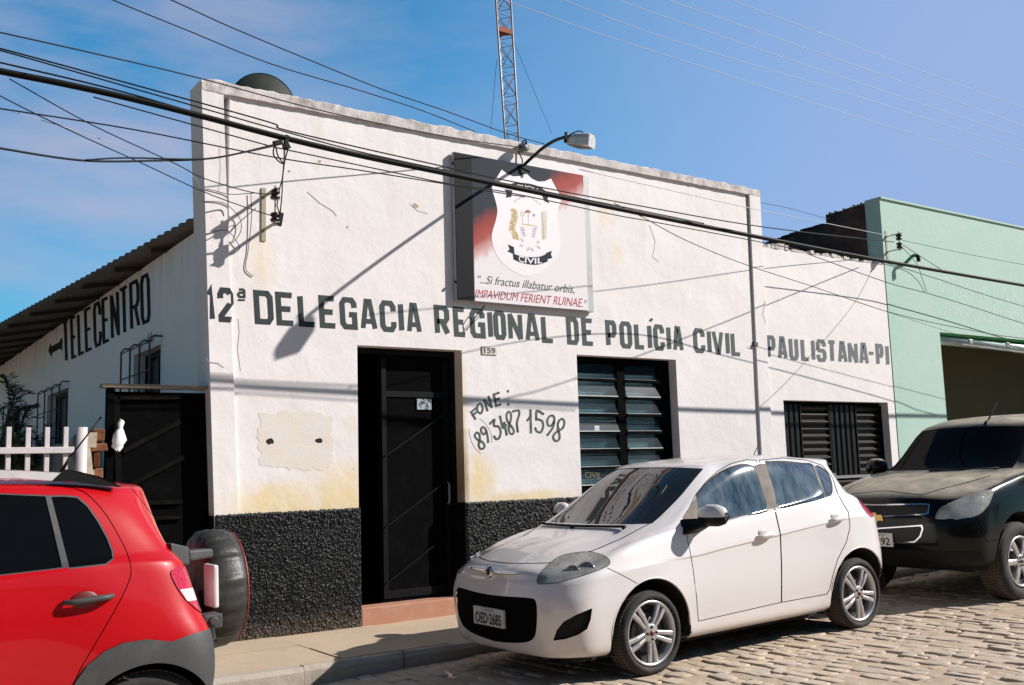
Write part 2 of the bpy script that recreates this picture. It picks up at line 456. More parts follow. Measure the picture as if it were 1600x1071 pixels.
# cobbles: stones in irregular courses across the street, one mesh of surface pattern
def cobbles():
    rnd = random.Random(3)
    b = MB()
    x = 1.6
    while x < 17.5:
        wdt = rnd.uniform(0.08, 0.15)
        y = -7.2 + rnd.uniform(0, 0.2)
        ymax = KY - 0.03
        while y < ymax:
            ln = rnd.uniform(0.10, 0.27)
            px, py = project((x, y, road_z(x, y)))
            if -250 < px < 1900 and 500 < py < 1350:
                g = 0.0075
                x0, x1, y0, y1 = x + g * rnd.uniform(.3, 1.8), x + wdt - g * rnd.uniform(.2, 1.4), y + g * rnd.uniform(.3, 1.6), min(ymax, y + ln) - g * rnd.uniform(.3, 1.6)
                zt = road_z((x0 + x1) / 2, (y0 + y1) / 2) + rnd.uniform(-0.014, 0.006)
                tx, ty = rnd.uniform(-.05, .05), rnd.uniform(-.03, .03)
                cx, cy = (x0 + x1) / 2, (y0 + y1) / 2
                base = [(x0, y0), (cx, y0 - .008), (x1, y0), (x1 + .006, cy), (x1, y1), (cx, y1 + .008), (x0, y1), (x0 - .006, cy)]
                base = [(p + rnd.uniform(-.010, .010), q + rnd.uniform(-.012, .012)) for p, q in base]
                v = []
                for k, (ins, dz) in enumerate(((0.0, -0.05), (0.0, -0.008), (0.07, -0.002), (0.30, 0.0))):
                    for p, q in base:
                        X = p + (cx - p) * ins; Y = q + (cy - q) * ins
                        v.append((X, Y, zt + dz + tx * (X - cx) + ty * (Y - cy) + (rnd.uniform(-.003, .003) if k > 1 else 0)))
                f = []
                for k in range(3):
                    for i in range(8): f.append((k * 8 + i, k * 8 + (i + 1) % 8, (k + 1) * 8 + (i + 1) % 8, (k + 1) * 8 + i))
                f.append(tuple(24 + i for i in range(8)))
                b.add(v, f)
            y += ln
        x += wdt
    o = obj('cobblestone_paving', b.vf(), COBBLE, smooth=True)
    o['kind'] = 'structure'
cobbles()
# pavement slabs with open joints, and kerb stones
def pavement():
    rnd = random.Random(5)
    b = MB(); x = -9.0
    while x < 19:
        w = rnd.uniform(0.75, 1.15)
        ys = [KY + 0.12, KY + 0.12 + rnd.uniform(0.6, 0.85), 0.02]
        for y0, y1 in zip(ys, ys[1:]):
            g = 0.007; dz = rnd.uniform(-.010, .006)
            c = [(x + g, y0 + g), (x + w - g, y0 + g), (x + w - g, y1 - g), (x + g, y1 - g)]
            c = [(p + rnd.uniform(-.006, .006), q + rnd.uniform(-.006, .006)) for p, q in c]
            b.hexa([(p, q, walk_z(p) - 0.12) for p, q in c] + [(p, q, walk_z(p) + dz) for p, q in c])
        x += w
    o = obj('pavement', b.vf(), PAVE); o['kind'] = 'structure'
    sheet('pavement_bed', -9, 19, KY + 0.1, 0.05, 28, 2, lambda x, y: walk_z(x) - 0.02, DIRT)
    b = MB(); x = -9.0
    while x < 19:
        w = rnd.uniform(0.8, 1.2); n = 5
        for k in range(n):
            xa, xb = x + w * k / n + (0.006 if k == 0 else 0), x + w * (k + 1) / n - (0.006 if k == n - 1 else 0)
            def sec(X):
                j = rnd.uniform
                s = random.Random(int(X * 500))
                e = s.uniform(-.012, .012)
                return [(X, KY + e, road_z(clampslope(X), KY) - 0.2), (X, KY + 0.115, walk_z(X) - 0.2), (X, KY + 0.115, walk_z(X) + .003), (X, KY + 0.03 + e, walk_z(X) + .006 + e * .3), (X, KY + 0.004 + e, walk_z(X) - 0.03)]
            s0, s1 = sec(xa), sec(xb)
            b.add(s0 + s1, [(i, (i + 1) % 5, 5 + (i + 1) % 5, 5 + i) for i in range(5)] + [(4, 3, 2, 1, 0), (5, 6, 7, 8, 9)])
        x += w
    o = obj('kerb', b.vf(), KERB); o['kind'] = 'structure'
pavement()

# ------------------------------------------------------------ police station
def wall_cells(b, x0, x1, z0, z1, holes, y0, y1):
    """vertical slab y0..y1 with rectangular holes (x0,x1,z0,z1), reveals included"""
    xs = sorted({x0, x1, *[h[0] for h in holes], *[h[1] for h in holes]}); zs = sorted({z0, z1, *[h[2] for h in holes], *[h[3] for h in holes]})
    xs = [x for x in xs if x0 <= x <= x1]; zs = [z for z in zs if z0 <= z <= z1]
    def solid(i, j):
        if i < 0 or j < 0 or i >= len(xs) - 1 or j >= len(zs) - 1: return False
        cx = (xs[i] + xs[i + 1]) / 2; cz = (zs[j] + zs[j + 1]) / 2
        return not any(h[0] < cx < h[1] and h[2] < cz < h[3] for h in holes)
    for i in range(len(xs) - 1):
        for j in range(len(zs) - 1):
            if not solid(i, j): continue
            a, c, d, e = xs[i], xs[i + 1], zs[j], zs[j + 1]
            b.add([(a, y0, d), (c, y0, d), (c, y0, e), (a, y0, e)], [(0, 1, 2, 3)])
            b.add([(a, y1, d), (c, y1, d), (c, y1, e), (a, y1, e)], [(3, 2, 1, 0)])
            if not solid(i - 1, j): b.add([(a, y0, d), (a, y1, d), (a, y1, e), (a, y0, e)], [(3, 2, 1, 0)])
            if not solid(i + 1, j): b.add([(c, y0, d), (c, y1, d), (c, y1, e), (c, y0, e)], [(0, 1, 2, 3)])
            if not solid(i, j - 1): b.add([(a, y0, d), (c, y0, d), (c, y1, d), (a, y1, d)], [(3, 2, 1, 0)])
            if not solid(i, j + 1): b.add([(a, y0, e), (c, y0, e), (c, y1, e), (a, y1, e)], [(0, 1, 2, 3)])
PS = thing('police_station', 'white single-storey police station with black rough plinth, black door and long painted name', 'building', (2.95, 0.3, 0))
DOOR = (4.29, 5.495, 0.0, 2.69); WIN = (7.03, 8.575, 1.0, 2.71); GAR = (10.5, 12.77, 0.0, 2.245)
b = MB(); wall_cells(b, 3.0, 10.0, -0.1, 5.0, [DOOR, WIN], 0.0, 0.22)
facade = obj('facade_wall', b.vf(), WALL, PS)
b = MB(); wall_cells(b, 10.16, 12.93, -0.1, 4.31, [GAR], 0.004, 0.24)
obj('annex_wall', b.vf(), WALL, PS)
# raised border: left pilaster (leaning outward), coping band, right pilaster
rnd = random.Random(11)
b = MB()
L = [(2.925, -0.1), (2.878, 1.1), (2.802, 3.0), (2.765, 4.0), (2.722, 5.09)]
Ri = [(3.11, -0.1), (3.095, 1.1), (3.02, 2.86), (2.97, 4.0), (2.93, 4.985)]
for k in range(4):
    (a0, z0), (a1, z1) = L[k], L[k + 1]; (c0, w0), (c1, w1) = Ri[k], Ri[k + 1]
    v = [(a0, -.03, z0), (c0, -.03, w0), (c0, .32, w0), (a0, .32, z0), (a1, -.03, z1), (c1, -.03, w1), (c1, .32, w1), (a1, .32, z1)]
    b.add(v, [(0, 1, 5, 4), (1, 2, 6, 5), (2, 3, 7, 6), (3, 0, 4, 7)])
obj('pilaster', b.vf(), WALL, PS)
b = MB()
for k, (z0, z1) in enumerate(((-.1, 2.3), (2.3, 5.0))):
    e0, e1 = (10.205, 10.205) if k == 0 else (10.205, 10.258)
    i0, i1 = (9.965, 9.99) if k == 0 else (9.99, 10.05)
    v = [(i0, -.03, z0), (e0, -.03, z0), (e0, .3, z0), (i0, .3, z0), (i1, -.03, z1), (e1, -.03, z1), (e1, .3, z1), (i1, .3, z1)]
    b.add(v, [(0, 1, 5, 4), (1, 2, 6, 5), (2, 3, 7, 6), (3, 0, 4, 7)])
obj('pilaster', b.vf(), WALL, PS)
b = MB(); n = 120
for k in range(n):
    def sec(i):
        s = random.Random(i * 7 + 1); x = 2.727 + (10.258 - 2.727) * i / n
        zt = 5.115 - 0.03 * i / n + s.uniform(-.012, .010) - (0.03 if i == 0 else 0)
        zb = 4.987 + s.uniform(-.003, .003)
        return [(x, -.034 + s.uniform(-.004, .004), zb), (x, -.034 + s.uniform(-.006, .004), zt - .02), (x, -.005, zt), (x, .30, zt - .01), (x, .32, zb)]
    s0, s1 = sec(k), sec(k + 1)
    b.add(s0 + s1, [(i, (i + 1) % 5, 5 + (i + 1) % 5, 5 + i) for i in range(5)] + ([(4, 3, 2, 1, 0)] if k == 0 else []) + ([(5, 6, 7, 8, 9)] if k == n - 1 else []))
obj('parapet_coping', b.vf(), COPING, PS)
b = MB()
for k in range(40):
    x0, x1 = 10.262 + 2.66 * k / 40, 10.262 + 2.66 * (k + 1) / 40
    s = random.Random(k); h = 4.325 + s.uniform(-.02, .03) + (0.05 if 2 < k < 8 else 0); d = s.uniform(-.01, .004)
    b.box((x0, d, 4.305), (x1, .236, h))
obj('broken_wall_top', b.vf(), COPING, PS)
# plinth of thrown plaster, really rough
def plinth(x0, x1, seed):
    rn = np.random.default_rng(seed)
    st = 0.0105
    nx = int((x1 - x0) / st); nz_ = int(1.13 / st)
    g = rn.normal(0, 1, (nz_ + 1, nx + 1))
    k = (g + np.roll(g, 1, 0) + np.roll(g, 1, 1) + np.roll(np.roll(g, 1, 0), 1, 1)) / 2
    d = 0.0058 * np.abs(k) + 0.0035 * rn.random((nz_ + 1, nx + 1))
    v = []; f = []
    for j in range(nz_ + 1):
        for i in range(nx + 1):
            x = x0 + (x1 - x0) * i / nx; zz = -0.03 + 1.135 * j / nz_
            e = min(i, nx - i, nz_ - j) / 2
            y = -0.034 - d[j, i] * min(1, 0.3 + e)
            if j == nz_: zz += 0.012 * (rn.random() - .3); y = 0.02 if False else -0.03
            v.append((x, y, zz))
    for j in range(nz_):
        for i in range(nx):
            a = j * (nx + 1) + i
            f.append((a, a + 1, a + nx + 2, a + nx + 1))
    b = MB(); b.add(v, f)
    # closing edges back to the wall
    top = [(nz_) * (nx + 1) + i for i in range(nx + 1)]
    b.add([v[i] for i in top] + [(v[i][0], 0.01, v[i][2]) for i in top], [(i, i + 1, nx + 1 + i + 1, nx + 1 + i) for i in range(nx)])
    for col in (0, nx):
        ed = [j * (nx + 1) + col for j in range(nz_ + 1)]
        b.add([v[i] for i in ed] + [(v[i][0], 0.12, v[i][2]) for i in ed], [(i, i + 1, nz_ + 1 + i + 1, nz_ + 1 + i) for i in range(nz_)])
    return b
pl = plinth(2.885, 4.292, 1); q = plinth(5.493, 9.0, 2); pl.add(q.v, q.f)
pl.box((5.478, -.03, -.05), (5.4935, .2, 1.105)); pl.box((9.0, -.045, -.05), (10.24, .0, 1.1)); pl.box((10.24, -.03, -.05), (10.5, .0, 1.1))
pl.box((2.865, -.02, -.05), (2.884, .34, 1.1))
obj('plinth', pl.vf(), DADO, PS)
# side wall with grilled windows (shaded, TELECENTRO)
SX = 2.95
SW = [(2.02, 3.15, 2.02, 2.88), (6.9, 8.55, 1.25, 2.83), (11.2, 12.8, 1.25, 2.85)]
b = MB(); wall_cells(b, 0.25, 18.0, -0.1, 3.86, SW, 0.0, 0.2)
sv = [(SX + y, x, z) for x, y, z in b.v]
obj('side_wall', (sv, [tuple(reversed(q)) for q in b.f]), SIDEWALL, PS)
b = MB(); b.box((3.2, 17.8, 0), (12.9, 18.0, 3.8)); b.box((12.7, .3, 0), (12.9, 17.8, 3.8)); obj('rear_wall', b.vf(), SIDEWALL, PS)
RUST = dirty('rusty_bar', (0.10, 0.085, 0.075), (0.16, 0.07, 0.03), 0.6, 20, 0.7)
for y0, y1, z0, z1 in SW:
    w = MB(); w.box((SX + .13, y0, z0), (SX + .17, y0 + .06, z1)); w.box((SX + .13, y1 - .06, z0), (SX + .17, y1, z1)); w.box((SX + .13, y0 + .06, z1 - .06), (SX + .17, y1 - .06, z1)); w.box((SX + .13, (y0 + y1) / 2 - .03, z0), (SX + .17, (y0 + y1) / 2 + .03, z1 - .06))
    wo = obj('window', w.vf(), BLACKSTEEL, PS)
    w = MB(); w.box((SX + .175, y0, z0), (SX + .19, y1, z1)); obj('pane', w.vf(), plain('dull_glass', (0.03, 0.04, 0.045), 0.25, spec=0.6), wo, local=False) if False else None
    me = obj('pane', ([(p[0] - PS.location.x, p[1] - PS.location.y, p[2]) for p in w.v], w.f), plain('dull_glass', (0.03, 0.04, 0.045), 0.25, spec=0.6), wo, local=True)
    g = MB(); gx = SX - .13; zb = z0 - .1; zt = z1 + .08; ya = y0 - .05; yb = y1 + .05
    nb_ = 4
    for k in range(nb_):
        yy = ya + (yb - ya) * k / (nb_ - 1)
        g.tube([(SX + .01, yy, zt), (gx + .04, yy, zt), (gx, yy, zt - .04), (gx, yy, zb + .04), (gx + .04, yy, zb), (SX + .01, yy, zb)], .011, 6)
    m_ = 5 if z1 - z0 > 1.2 else 3
    for k in range(m_ + 1):
        zz = zb + .06 + (zt - zb - .12) * k / m_
        g.tube([(gx, ya, zz), (gx, yb, zz)], .009, 6)
    obj('window_grille', g.vf(), RUST, PS)
# corrugated roof, eave swinging out to the left
def eave(px, py):
    # z = 3.92 - 0.22*o on x = SX - o
    lo, hi = -0.2, 2.5
    for _ in range(40):
        m_ = (lo + hi) / 2
        p = onX(px, py, SX - m_)
        if p.z > 3.92 - 0.22 * m_: lo = m_
        else: hi = m_
    return m_, p
e0, p0 = eave(305, 345); e1, p1 = eave(0, 510); e2, p2 = eave(150, 428)
print('eaves', e0, p0, e1, p1, e2, p2)
b = MB(); ys = [0.33 + 0.0295 * k for k in range(600)]
def eo(y): return e0 + (e1 - e0) * min(1.3, max(0, (y - p0.y) / (p1.y - p0.y)))
for lay in (0, 1):
    n0 = len(b.v)
    for y in ys:
        o_ = eo(y); wv_ = 0.026 * math.sin(2 * math.pi * y / 0.177) - (0.009 if lay else 0)
        for x in (SX - o_, SX + .6, 6.6):
            b.v.append((x, y, 3.92 + 0.035 + 0.22 * (x - SX) + wv_))
    for k in range(len(ys) - 1):
        for i in range(2):
            q = (n0 + k * 3 + i, n0 + k * 3 + i + 1, n0 + k * 3 + 4 + i, n0 + k * 3 + 3 + i)
            b.f.append(tuple(reversed(q)) if lay else q)
n_ = len(ys) * 3
for k in range(len(ys) - 1): b.f.append((k * 3, k * 3 + 3, n_ + k * 3 + 3, n_ + k * 3))
b.v += [(6.6, .33, 4.75), (12.8, .33, 3.9), (12.8, 18, 3.9), (6.6, 18, 4.75)]; z_ = len(b.v); b.f.append((z_ - 4, z_ - 3, z_ - 2, z_ - 1))
obj('corrugated_roof', b.vf(), ROOF, PS, smooth=True)
for k in range(16):
    b = MB(); y = 0.8 + k * 1.05; o_ = eo(y) - .08
    b.bar((SX + .1, y, 3.92 - .03), (SX - o_, y, 3.92 - .22 * o_ - .03), .05, .05)
    obj('rafter', b.vf(), plain('dark_timber', (0.05, 0.035, 0.025), 0.8), PS)
# bare plaster patch with two square holes
pts = []
rnd = random.Random(4)
cr_ = [(405, 648), (470, 640), (518, 652), (521, 690), (517, 732), (460, 734), (408, 730), (404, 690)]
for k in range(8):
    a = Vector((*cr_[k], 0)); c = Vector((*cr_[(k + 1) % 8], 0))
    for i in range(9):
        p = a.lerp(c, i / 9); pts.append(onY(p.x + rnd.uniform(-3.2, 3.2), p.y + rnd.uniform(-3.2, 3.2), -.002))
b = MB(); b.prism(pts, (0, .006, 0)); obj('plaster_patch', b.vf(), PATCH, PS)
b = MB()
for c in ((422, 690), (498, 689)):
    p = onY(*c); b.prism([Vector((p.x + .035 * math.cos(a) * rnd.uniform(.8, 1.2), -.0045, p.z + .027 * math.sin(a) * rnd.uniform(.7, 1.2))) for a in [k * math.pi / 5 for k in range(10)]], (0, .002, 0))
obj('wall_hole', b.vf(), plain('hole_dark', (0.012, 0.009, 0.007), 0.9), PS)
for (cx, cy, r1) in ((649, 322, 5), (500, 252, 2.5), (452, 268, 2), (543, 355, 2)):
    p = onY(cx, cy); b = MB(); b.prism([Vector((p.x + r1 * .0065 * math.cos(a) * rnd.uniform(.6, 1.3), -.0035, p.z + r1 * .0055 * math.sin(a) * rnd.uniform(.6, 1.3))) for a in [k * math.pi / 5 for k in range(10)]], (0, .003, 0))
    obj('chipped_paint', b.vf(), plain('bare_mortar', (0.42, 0.33, 0.23), 0.9), PS)
for pts, w_ in (([(322, 560), (327, 566), (341, 568), (349, 574), (356, 573)], .8), ([(372, 498), (374, 520), (371, 545), (376, 580)], .6), ([(343, 232), (345, 262), (342, 300)], .5), ([(640, 318), (652, 330), (668, 334)], .7), ([(1015, 352), (1024, 378), (1020, 402), (1030, 410)], .8), ([(480, 300), (500, 318), (520, 330), (526, 338)], .9), ([(1196, 470), (1192, 492), (1197, 505)], .9)):
    b = MB(); P_ = [onY(x, y, -.0345 if x < 352 or 1186 < x < 1200 else -.0022) for x, y in pts]
    for a, c in zip(P_, P_[1:]):
        d = (c - a); nn_ = Vector((-d.z, 0, d.x)).normalized() * w_ * .0035
        b.add([a - nn_, c - nn_, c + nn_, a + nn_], [(0, 1, 2, 3)])
    obj('wall_crack', b.vf(), plain('crack_shadow', (0.30, 0.25, 0.21), .9), PS)
# ---- door
DR = obj('door', MB().box((4.62, .185, .17), (5.495, .225, 2.68)).vf(), BLACKPAINT, PS)
def sub(name, mbx, m, par, smooth=False, bevel=None):
    """a sub-part: world verts, parent mesh sits at its thing's base"""
    off = wloc(par)
    return obj(name, ([(p[0] - off.x, p[1] - off.y, p[2] - off.z) for p in mbx.v], mbx.f), m, par, smooth, local=True, bevel=bevel)
b = MB(); b.box((4.29, .15, .17), (4.34, .24, 2.69)); b.box((5.44, .15, .17), (5.494, .184, 2.69)); b.box((4.34, .15, 2.63), (5.44, .184, 2.688))
sub('door_frame', b, BLACKSTEEL, DR)
b = MB()
for x0, z0, x1, z1 in ((4.66, .9, 5.4, 1.35), (4.66, 1.6, 5.4, 2.05), (4.66, .35, 5.4, .8)): b.bar((x0, .178, z0), (x1, .178, z1), .045, .014)
b.box((4.64, .172, .2), (4.69, .184, 2.6)); b.box((5.36, .172, .2), (5.42, .184, 2.6)); b.box((4.69, .172, 2.2), (5.36, .184, 2.26)); b.box((4.69, .172, .2), (5.36, .184, .28))
sub('brace', b, BLACKSTEEL, DR)
b = MB()
v0, v1 = Vector((4.345, .22, 0)), Vector((4.42, .95, 0))
b.hexa([(v0.x, v0.y, .18), (v0.x + .035, v0.y, .18), (v1.x + .035, v1.y, .18), (v1.x, v1.y, .18), (v0.x, v0.y, 2.6), (v0.x + .035, v0.y, 2.6), (v1.x + .035, v1.y, 2.6), (v1.x, v1.y, 2.6)])
for zz in (.45, .9, 1.35, 1.8): b.bar((v0.x + .045, v0.y + .05, zz), (v1.x + .03, v1.y - .1, zz + .3), .012, .045)
sub('open_leaf', b, plain('dark_green_leaf', (0.018, 0.022, 0.022), 0.4), DR)
p = onY(663, 632, .17)
b = MB(); b.box((p.x - .085, .17, p.z - .055), (p.x + .085, .1715, p.z + .055)); st = sub('sticker', b, None, DR)
t = NT('torn_sticker'); nn = t.noise(26, 4, 0.6)
t.set(base=t.ramp(nn, [(0.44, (0.01, 0.012, 0.014)), (0.5, (0.30, 0.36, 0.40))]), rough=0.6); st.data.materials.clear(); st.data.materials.append(t.m)
b = MB(); b.tube([(5.38, .15, 1.1), (5.38, .12, 1.12), (5.38, .12, 1.3), (5.38, .15, 1.32)], .012, 8); sub('handle', b, GREYSTEEL, DR, True)
obj('door_step', MB().box((4.295, -.025, -.05), (5.49, .19, .165)).vf(), TERRA, PS, bevel=.012)
# dark room behind the openings
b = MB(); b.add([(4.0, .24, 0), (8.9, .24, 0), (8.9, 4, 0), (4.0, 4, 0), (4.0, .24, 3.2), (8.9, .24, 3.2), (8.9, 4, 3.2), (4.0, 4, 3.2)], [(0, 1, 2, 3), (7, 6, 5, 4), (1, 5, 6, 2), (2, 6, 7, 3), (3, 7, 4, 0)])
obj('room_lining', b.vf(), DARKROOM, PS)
# ---- louvre window
x0, x1, z0, z1 = WIN
b = MB(); yf = .13
bars = [(x0, x0 + .07), (x0 + .70, x0 + .82), (x1 - .17, x1 - .002)]
for a, c in bars: b.box((a + .001, yf, z0), (c, yf + .05, z1 - .001))
for a, c in ((x0 + .07, x0 + .70), (x0 + .82, x1 - .17)):
    b.box((a, yf, z1 - .06), (c, yf + .05, z1 - .001)); b.box((a, yf, z0), (c, yf + .05, z0 + .22))
rows = 7; rh = (z1 - .06 - z0 - .22) / rows
for k in range(1, rows):
    zz = z0 + .22 + rh * k
    for a, c in ((x0 + .07, x0 + .70), (x0 + .82, x1 - .17)): b.box((a, yf - .020, zz - .022), (c, yf + .05, zz + .012))
b.box((x0 + .07, yf - .012, 1.6), (x0 + .72, yf, 1.615))
WF = obj('window', b.vf(), BLACKPAINT, PS)
t = NT('louvre_glass'); nn = t.noise(2.2, 3, 0.5)
t.set(base=(0.05, 0.09, 0.13), rough=0.2, spec=0.35)
tr = t.new('ShaderNodeBsdfTransparent'); tr.inputs[0].default_value = (0.80, 0.92, 0.97, 1)
ms = t.new('ShaderNodeMixShader'); ms.inputs[0].default_value = 0.84
t.l.new(t.b.outputs[0], ms.inputs[1]); t.l.new(tr.outputs[0], ms.inputs[2])
t.l.new(ms.outputs[0], t.n['Material Output'].inputs[0])
LGLASS = t.m
b = MB(); d = MB(); rnd = random.Random(9)
for ci, (a, c) in enumerate(((x0 + .07, x0 + .70), (x0 + .82, x1 - .17))):
    for k in range(rows):
        zl = z0 + .22 + rh * k + .014; zh = zl + rh - .03
        til = 0.022 + rnd.uniform(0, .02)
        if k == rows - 1: til = 0
        b.add([(a + .012, yf - til + .02, zl), (c - .012, yf - til + .02, zl), (c - .012, yf + .04, zh), (a + .012, yf + .04, zh)], [(0, 1, 2, 3)])
        d.box((a + .01, yf - til + .012, zl - .008), (c - .01, yf - til + .024, zl + .004))
sub('louvre_pane', b, LGLASS, WF); sub('pane_edge', d, plain('pane_edge_metal', (0.45, 0.46, 0.44), 0.5), WF)
b = MB(); zz = z0 + .2
while zz < z1 - .2:
    b.add([(x0 + .06, yf + .11, zz), (x1 - .2, yf + .11, zz), (x1 - .2, yf + .075, zz + .021), (x0 + .06, yf + .075, zz + .021)], [(0, 1, 2, 3)])
    zz += .026
sub('blind', b, plain('pale_blind', (0.58, 0.76, 0.82), 0.6, var=0.35, nscale=2.2), WF)
b = MB(); p = onY(933, 671, .125); b.box((p.x - .035, .126, p.z - .035), (p.x + .035, .1275, p.z + .04)); sub('paper_note', b, plain('white_paper', (0.7, 0.68, 0.62), 0.8), WF)
# ---- garage door
x0, x1, z0, z1 = GAR
G = obj('garage_door', MB().box((x0 + .001, .15, .05), (x1 - .001, .18, z1 - .001)).vf(), BLACKPAINT, PS)
b = MB(); cols = [0.0, 0.46, 1.06, 1.66, 2.26]; top = z1 - .04; mid = z1 - 1.02
for r_, (zt, zb) in enumerate(((top, mid), (mid - .05, .15))):
    for c_ in range(4):
        a, c = x0 + .02 + cols[c_], x0 + cols[c_ + 1] - .01
        if (c_ + r_) % 2 == 0:
            n = 5 if c_ else 4
            for k in range(n):
                w = (c - a) / n; b.hexa([(a + w * k + .008, .15, zb), (a + w * (k + 1) - .008, .15, zb), (a + w * (k + .78), .125, zb), (a + w * (k + .22), .125, zb), (a + w * k + .008, .15, zt), (a + w * (k + 1) - .008, .15, zt), (a + w * (k + .78), .125, zt), (a + w * (k + .22), .125, zt)])
        else:
            n = 10
            for k in range(n):
                h = (zt - zb) / n; b.hexa([(a, .15, zb + h * k + .01), (c, .15, zb + h * k + .01), (c, .12, zb + h * (k + .55)), (a, .12, zb + h * (k + .55)), (a, .15, zb + h * (k + 1) - .01), (c, .15, zb + h * (k + 1) - .01), (c, .122, zb + h * (k + .62)), (a, .122, zb + h * (k + .62))])
for c_ in cols: b.box((x0 + c_ - .012 + .012, .118, .1), (x0 + c_ + .022, .149, top))
sub('door_slat', b, plain('garage_black', (0.004, 0.0045, 0.005), 0.45, var=0.3, spec=0.2), G)
b = MB(); b.box((x0 + .02, .11, mid - .045), (x1 - .03, .149, mid - .005)); b.box((x0 + 1.0, .095, mid - .07), (x0 + 1.1, .11, mid + .03)); sub('latch', b, GREYSTEEL, G)

# unseen houses added across the street, so paint and glass mirror less bright sky
TR = thing('unseen_terrace_house', 'unseen plain ochre house row added across the street to dim reflected sky', 'building', (4, -15.5, -0.5))
b = MB(); wall_cells(b, -14, 24, -1.0, 4.2, [(-9, -7.9, -.4, 2.1), (-6, -4.6, .8, 2.2), (-2, -.8, -.4, 2.2), (1.5, 3, .9, 2.2), (6, 7.1, -.2, 2.3), (9.5, 11, 1, 2.4), (14, 15.2, 0, 2.5), (18, 19.5, 1.1, 2.5)], -15.6, -15.4)
obj('street_wall', b.vf(), dirty('ochre_wall', (0.40, 0.30, 0.20), (0.2, 0.15, 0.1), .4, 1.5, .9), TR)
b = MB(); b.box((-14, -15.75, -1), (24, -15.65, 4.2)); obj('dark_doorway', b.vf(), DARKROOM, TR)
b = MB(); b.hexa([(-14.3, -15.1, 4.2), (24.3, -15.1, 4.2), (24.3, -21, 4.2), (-14.3, -21, 4.2), (-14.3, -15.1, 4.3), (24.3, -15.1, 4.3), (24.3, -21, 5.6), (-14.3, -21, 5.6)]); obj('roof', b.vf(), dirty('clay_roof', (0.3, 0.13, 0.07), (0.1, 0.06, 0.04), .6, 2, .9), TR)
# ------------------------------------------------------------ painted lettering (block strokes)
C_ = 0.16
def chamf(x0, y0, x1, y1, c=C_): return [(x0 + c, y0), (x1 - c, y0), (x1, y0 + c), (x1, y1 - c), (x1 - c, y1), (x0 + c, y1), (x0, y1 - c), (x0, y0 + c)]
GLY = {  # strokes in the unit cell, True = closed
 'D': [([(0, 0), (.8, 0), (1, .14), (1, .86), (.8, 1), (0, 1)], True)], 'E': [([(1, 1), (0, 1), (0, 0), (1, 0)], False), ([(0, .5), (.85, .5)], False)],
 'L': [([(0, 1), (0, 0), (1, 0)], False)], 'G': [([(1, .72), (1, .86), (.8, 1), (.2, 1), (0, .86), (0, .14), (.2, 0), (1, 0), (1, .46), (.55, .46)], False)],
 'A': [([(0, 0), (.36, 1), (.64, 1), (1, 0)], False), ([(.2, .26), (.8, .26)], False)], 'C': [([(1, .70), (1, .86), (.8, 1), (.2, 1), (0, .86), (0, .14), (.2, 0), (.8, 0), (1, .14), (1, .3)], False)],
 'I': [([(.5, 0), (.5, 1)], False)], 'R': [([(0, 0), (0, 1), (.8, 1), (1, .88), (1, .58), (.8, .46), (0, .46)], False), ([(.55, .46), (1, 0)], False)],
 'O': [([(.2, 0), (.8, 0), (1, .13), (1, .87), (.8, 1), (.2, 1), (0, .87), (0, .13)], True)], 'N': [([(0, 0), (0, 1)], False), ([(1, 0), (1, 1)], False), ([(0, 1), (1, 0)], False)],
 'P': [([(0, 0), (0, 1), (.8, 1), (1, .88), (1, .56), (.8, .44), (0, .44)], False)], 'V': [([(0, 1), (.42, 0), (.58, 0), (1, 1)], False)],
 'U': [([(0, 1), (0, .14), (.2, 0), (.8, 0), (1, .14), (1, 1)], False)], 'S': [([(1, .72), (1, .86), (.8, 1), (.2, 1), (0, .86), (0, .62), (.2, .5), (.8, .5), (1, .38), (1, .14), (.8, 0), (.2, 0), (0, .14), (0, .28)], False)],
 'T': [([(0, 1), (1, 1)], False), ([(.5, 1), (.5, 0)], False)], '1': [([(0, .8), (.6, 1), (.6, 0)], False)], '2': [([(0, .72), (0, .86), (.2, 1), (.8, 1), (1, .86), (1, .58), (0, .12), (0, 0), (1, 0)], False)],
 'a': [([(.1, 1), (.75, 1), (1, .85), (1, .3), (.2, .3), (0, .45), (0, .6), (.2, .7), (1, .7)], False), ([(-.1, 0), (1.1, 0)], False)],
 'M': [([(0, 0), (0, 1), (.5, .4), (1, 1), (1, 0)], False)], 'H': [([(0, 0), (0, 1)], False), ([(1, 0), (1, 1)], False), ([(0, .5), (1, .5)], False)],
}
def offset_poly(pts, hw, closed):
    """left/right mitred offsets of a polyline, hw = (half width x, half width y) per axis scale"""
    n = len(pts); o = []
    for i in range(n):
        p = Vector(pts[i])
        a = Vector(pts[i - 1]) if (i > 0 or closed) else None
        c = Vector(pts[(i + 1) % n]) if (i < n - 1 or closed) else None
        d0 = (p - a).normalized() if a is not None else (c - p).normalized()
        d1 = (c - p).normalized() if c is not None else d0
        n0 = Vector((-d0.y, d0.x)); n1 = Vector((-d1.y, d1.x))
        m = n0 + n1
        if m.length < 1e-6: m = n0
        m.normalize(); k = 1 / max(0.5, m.dot(n0))
        o.append((p + m * hw * k, p - m * hw * k))
    return o
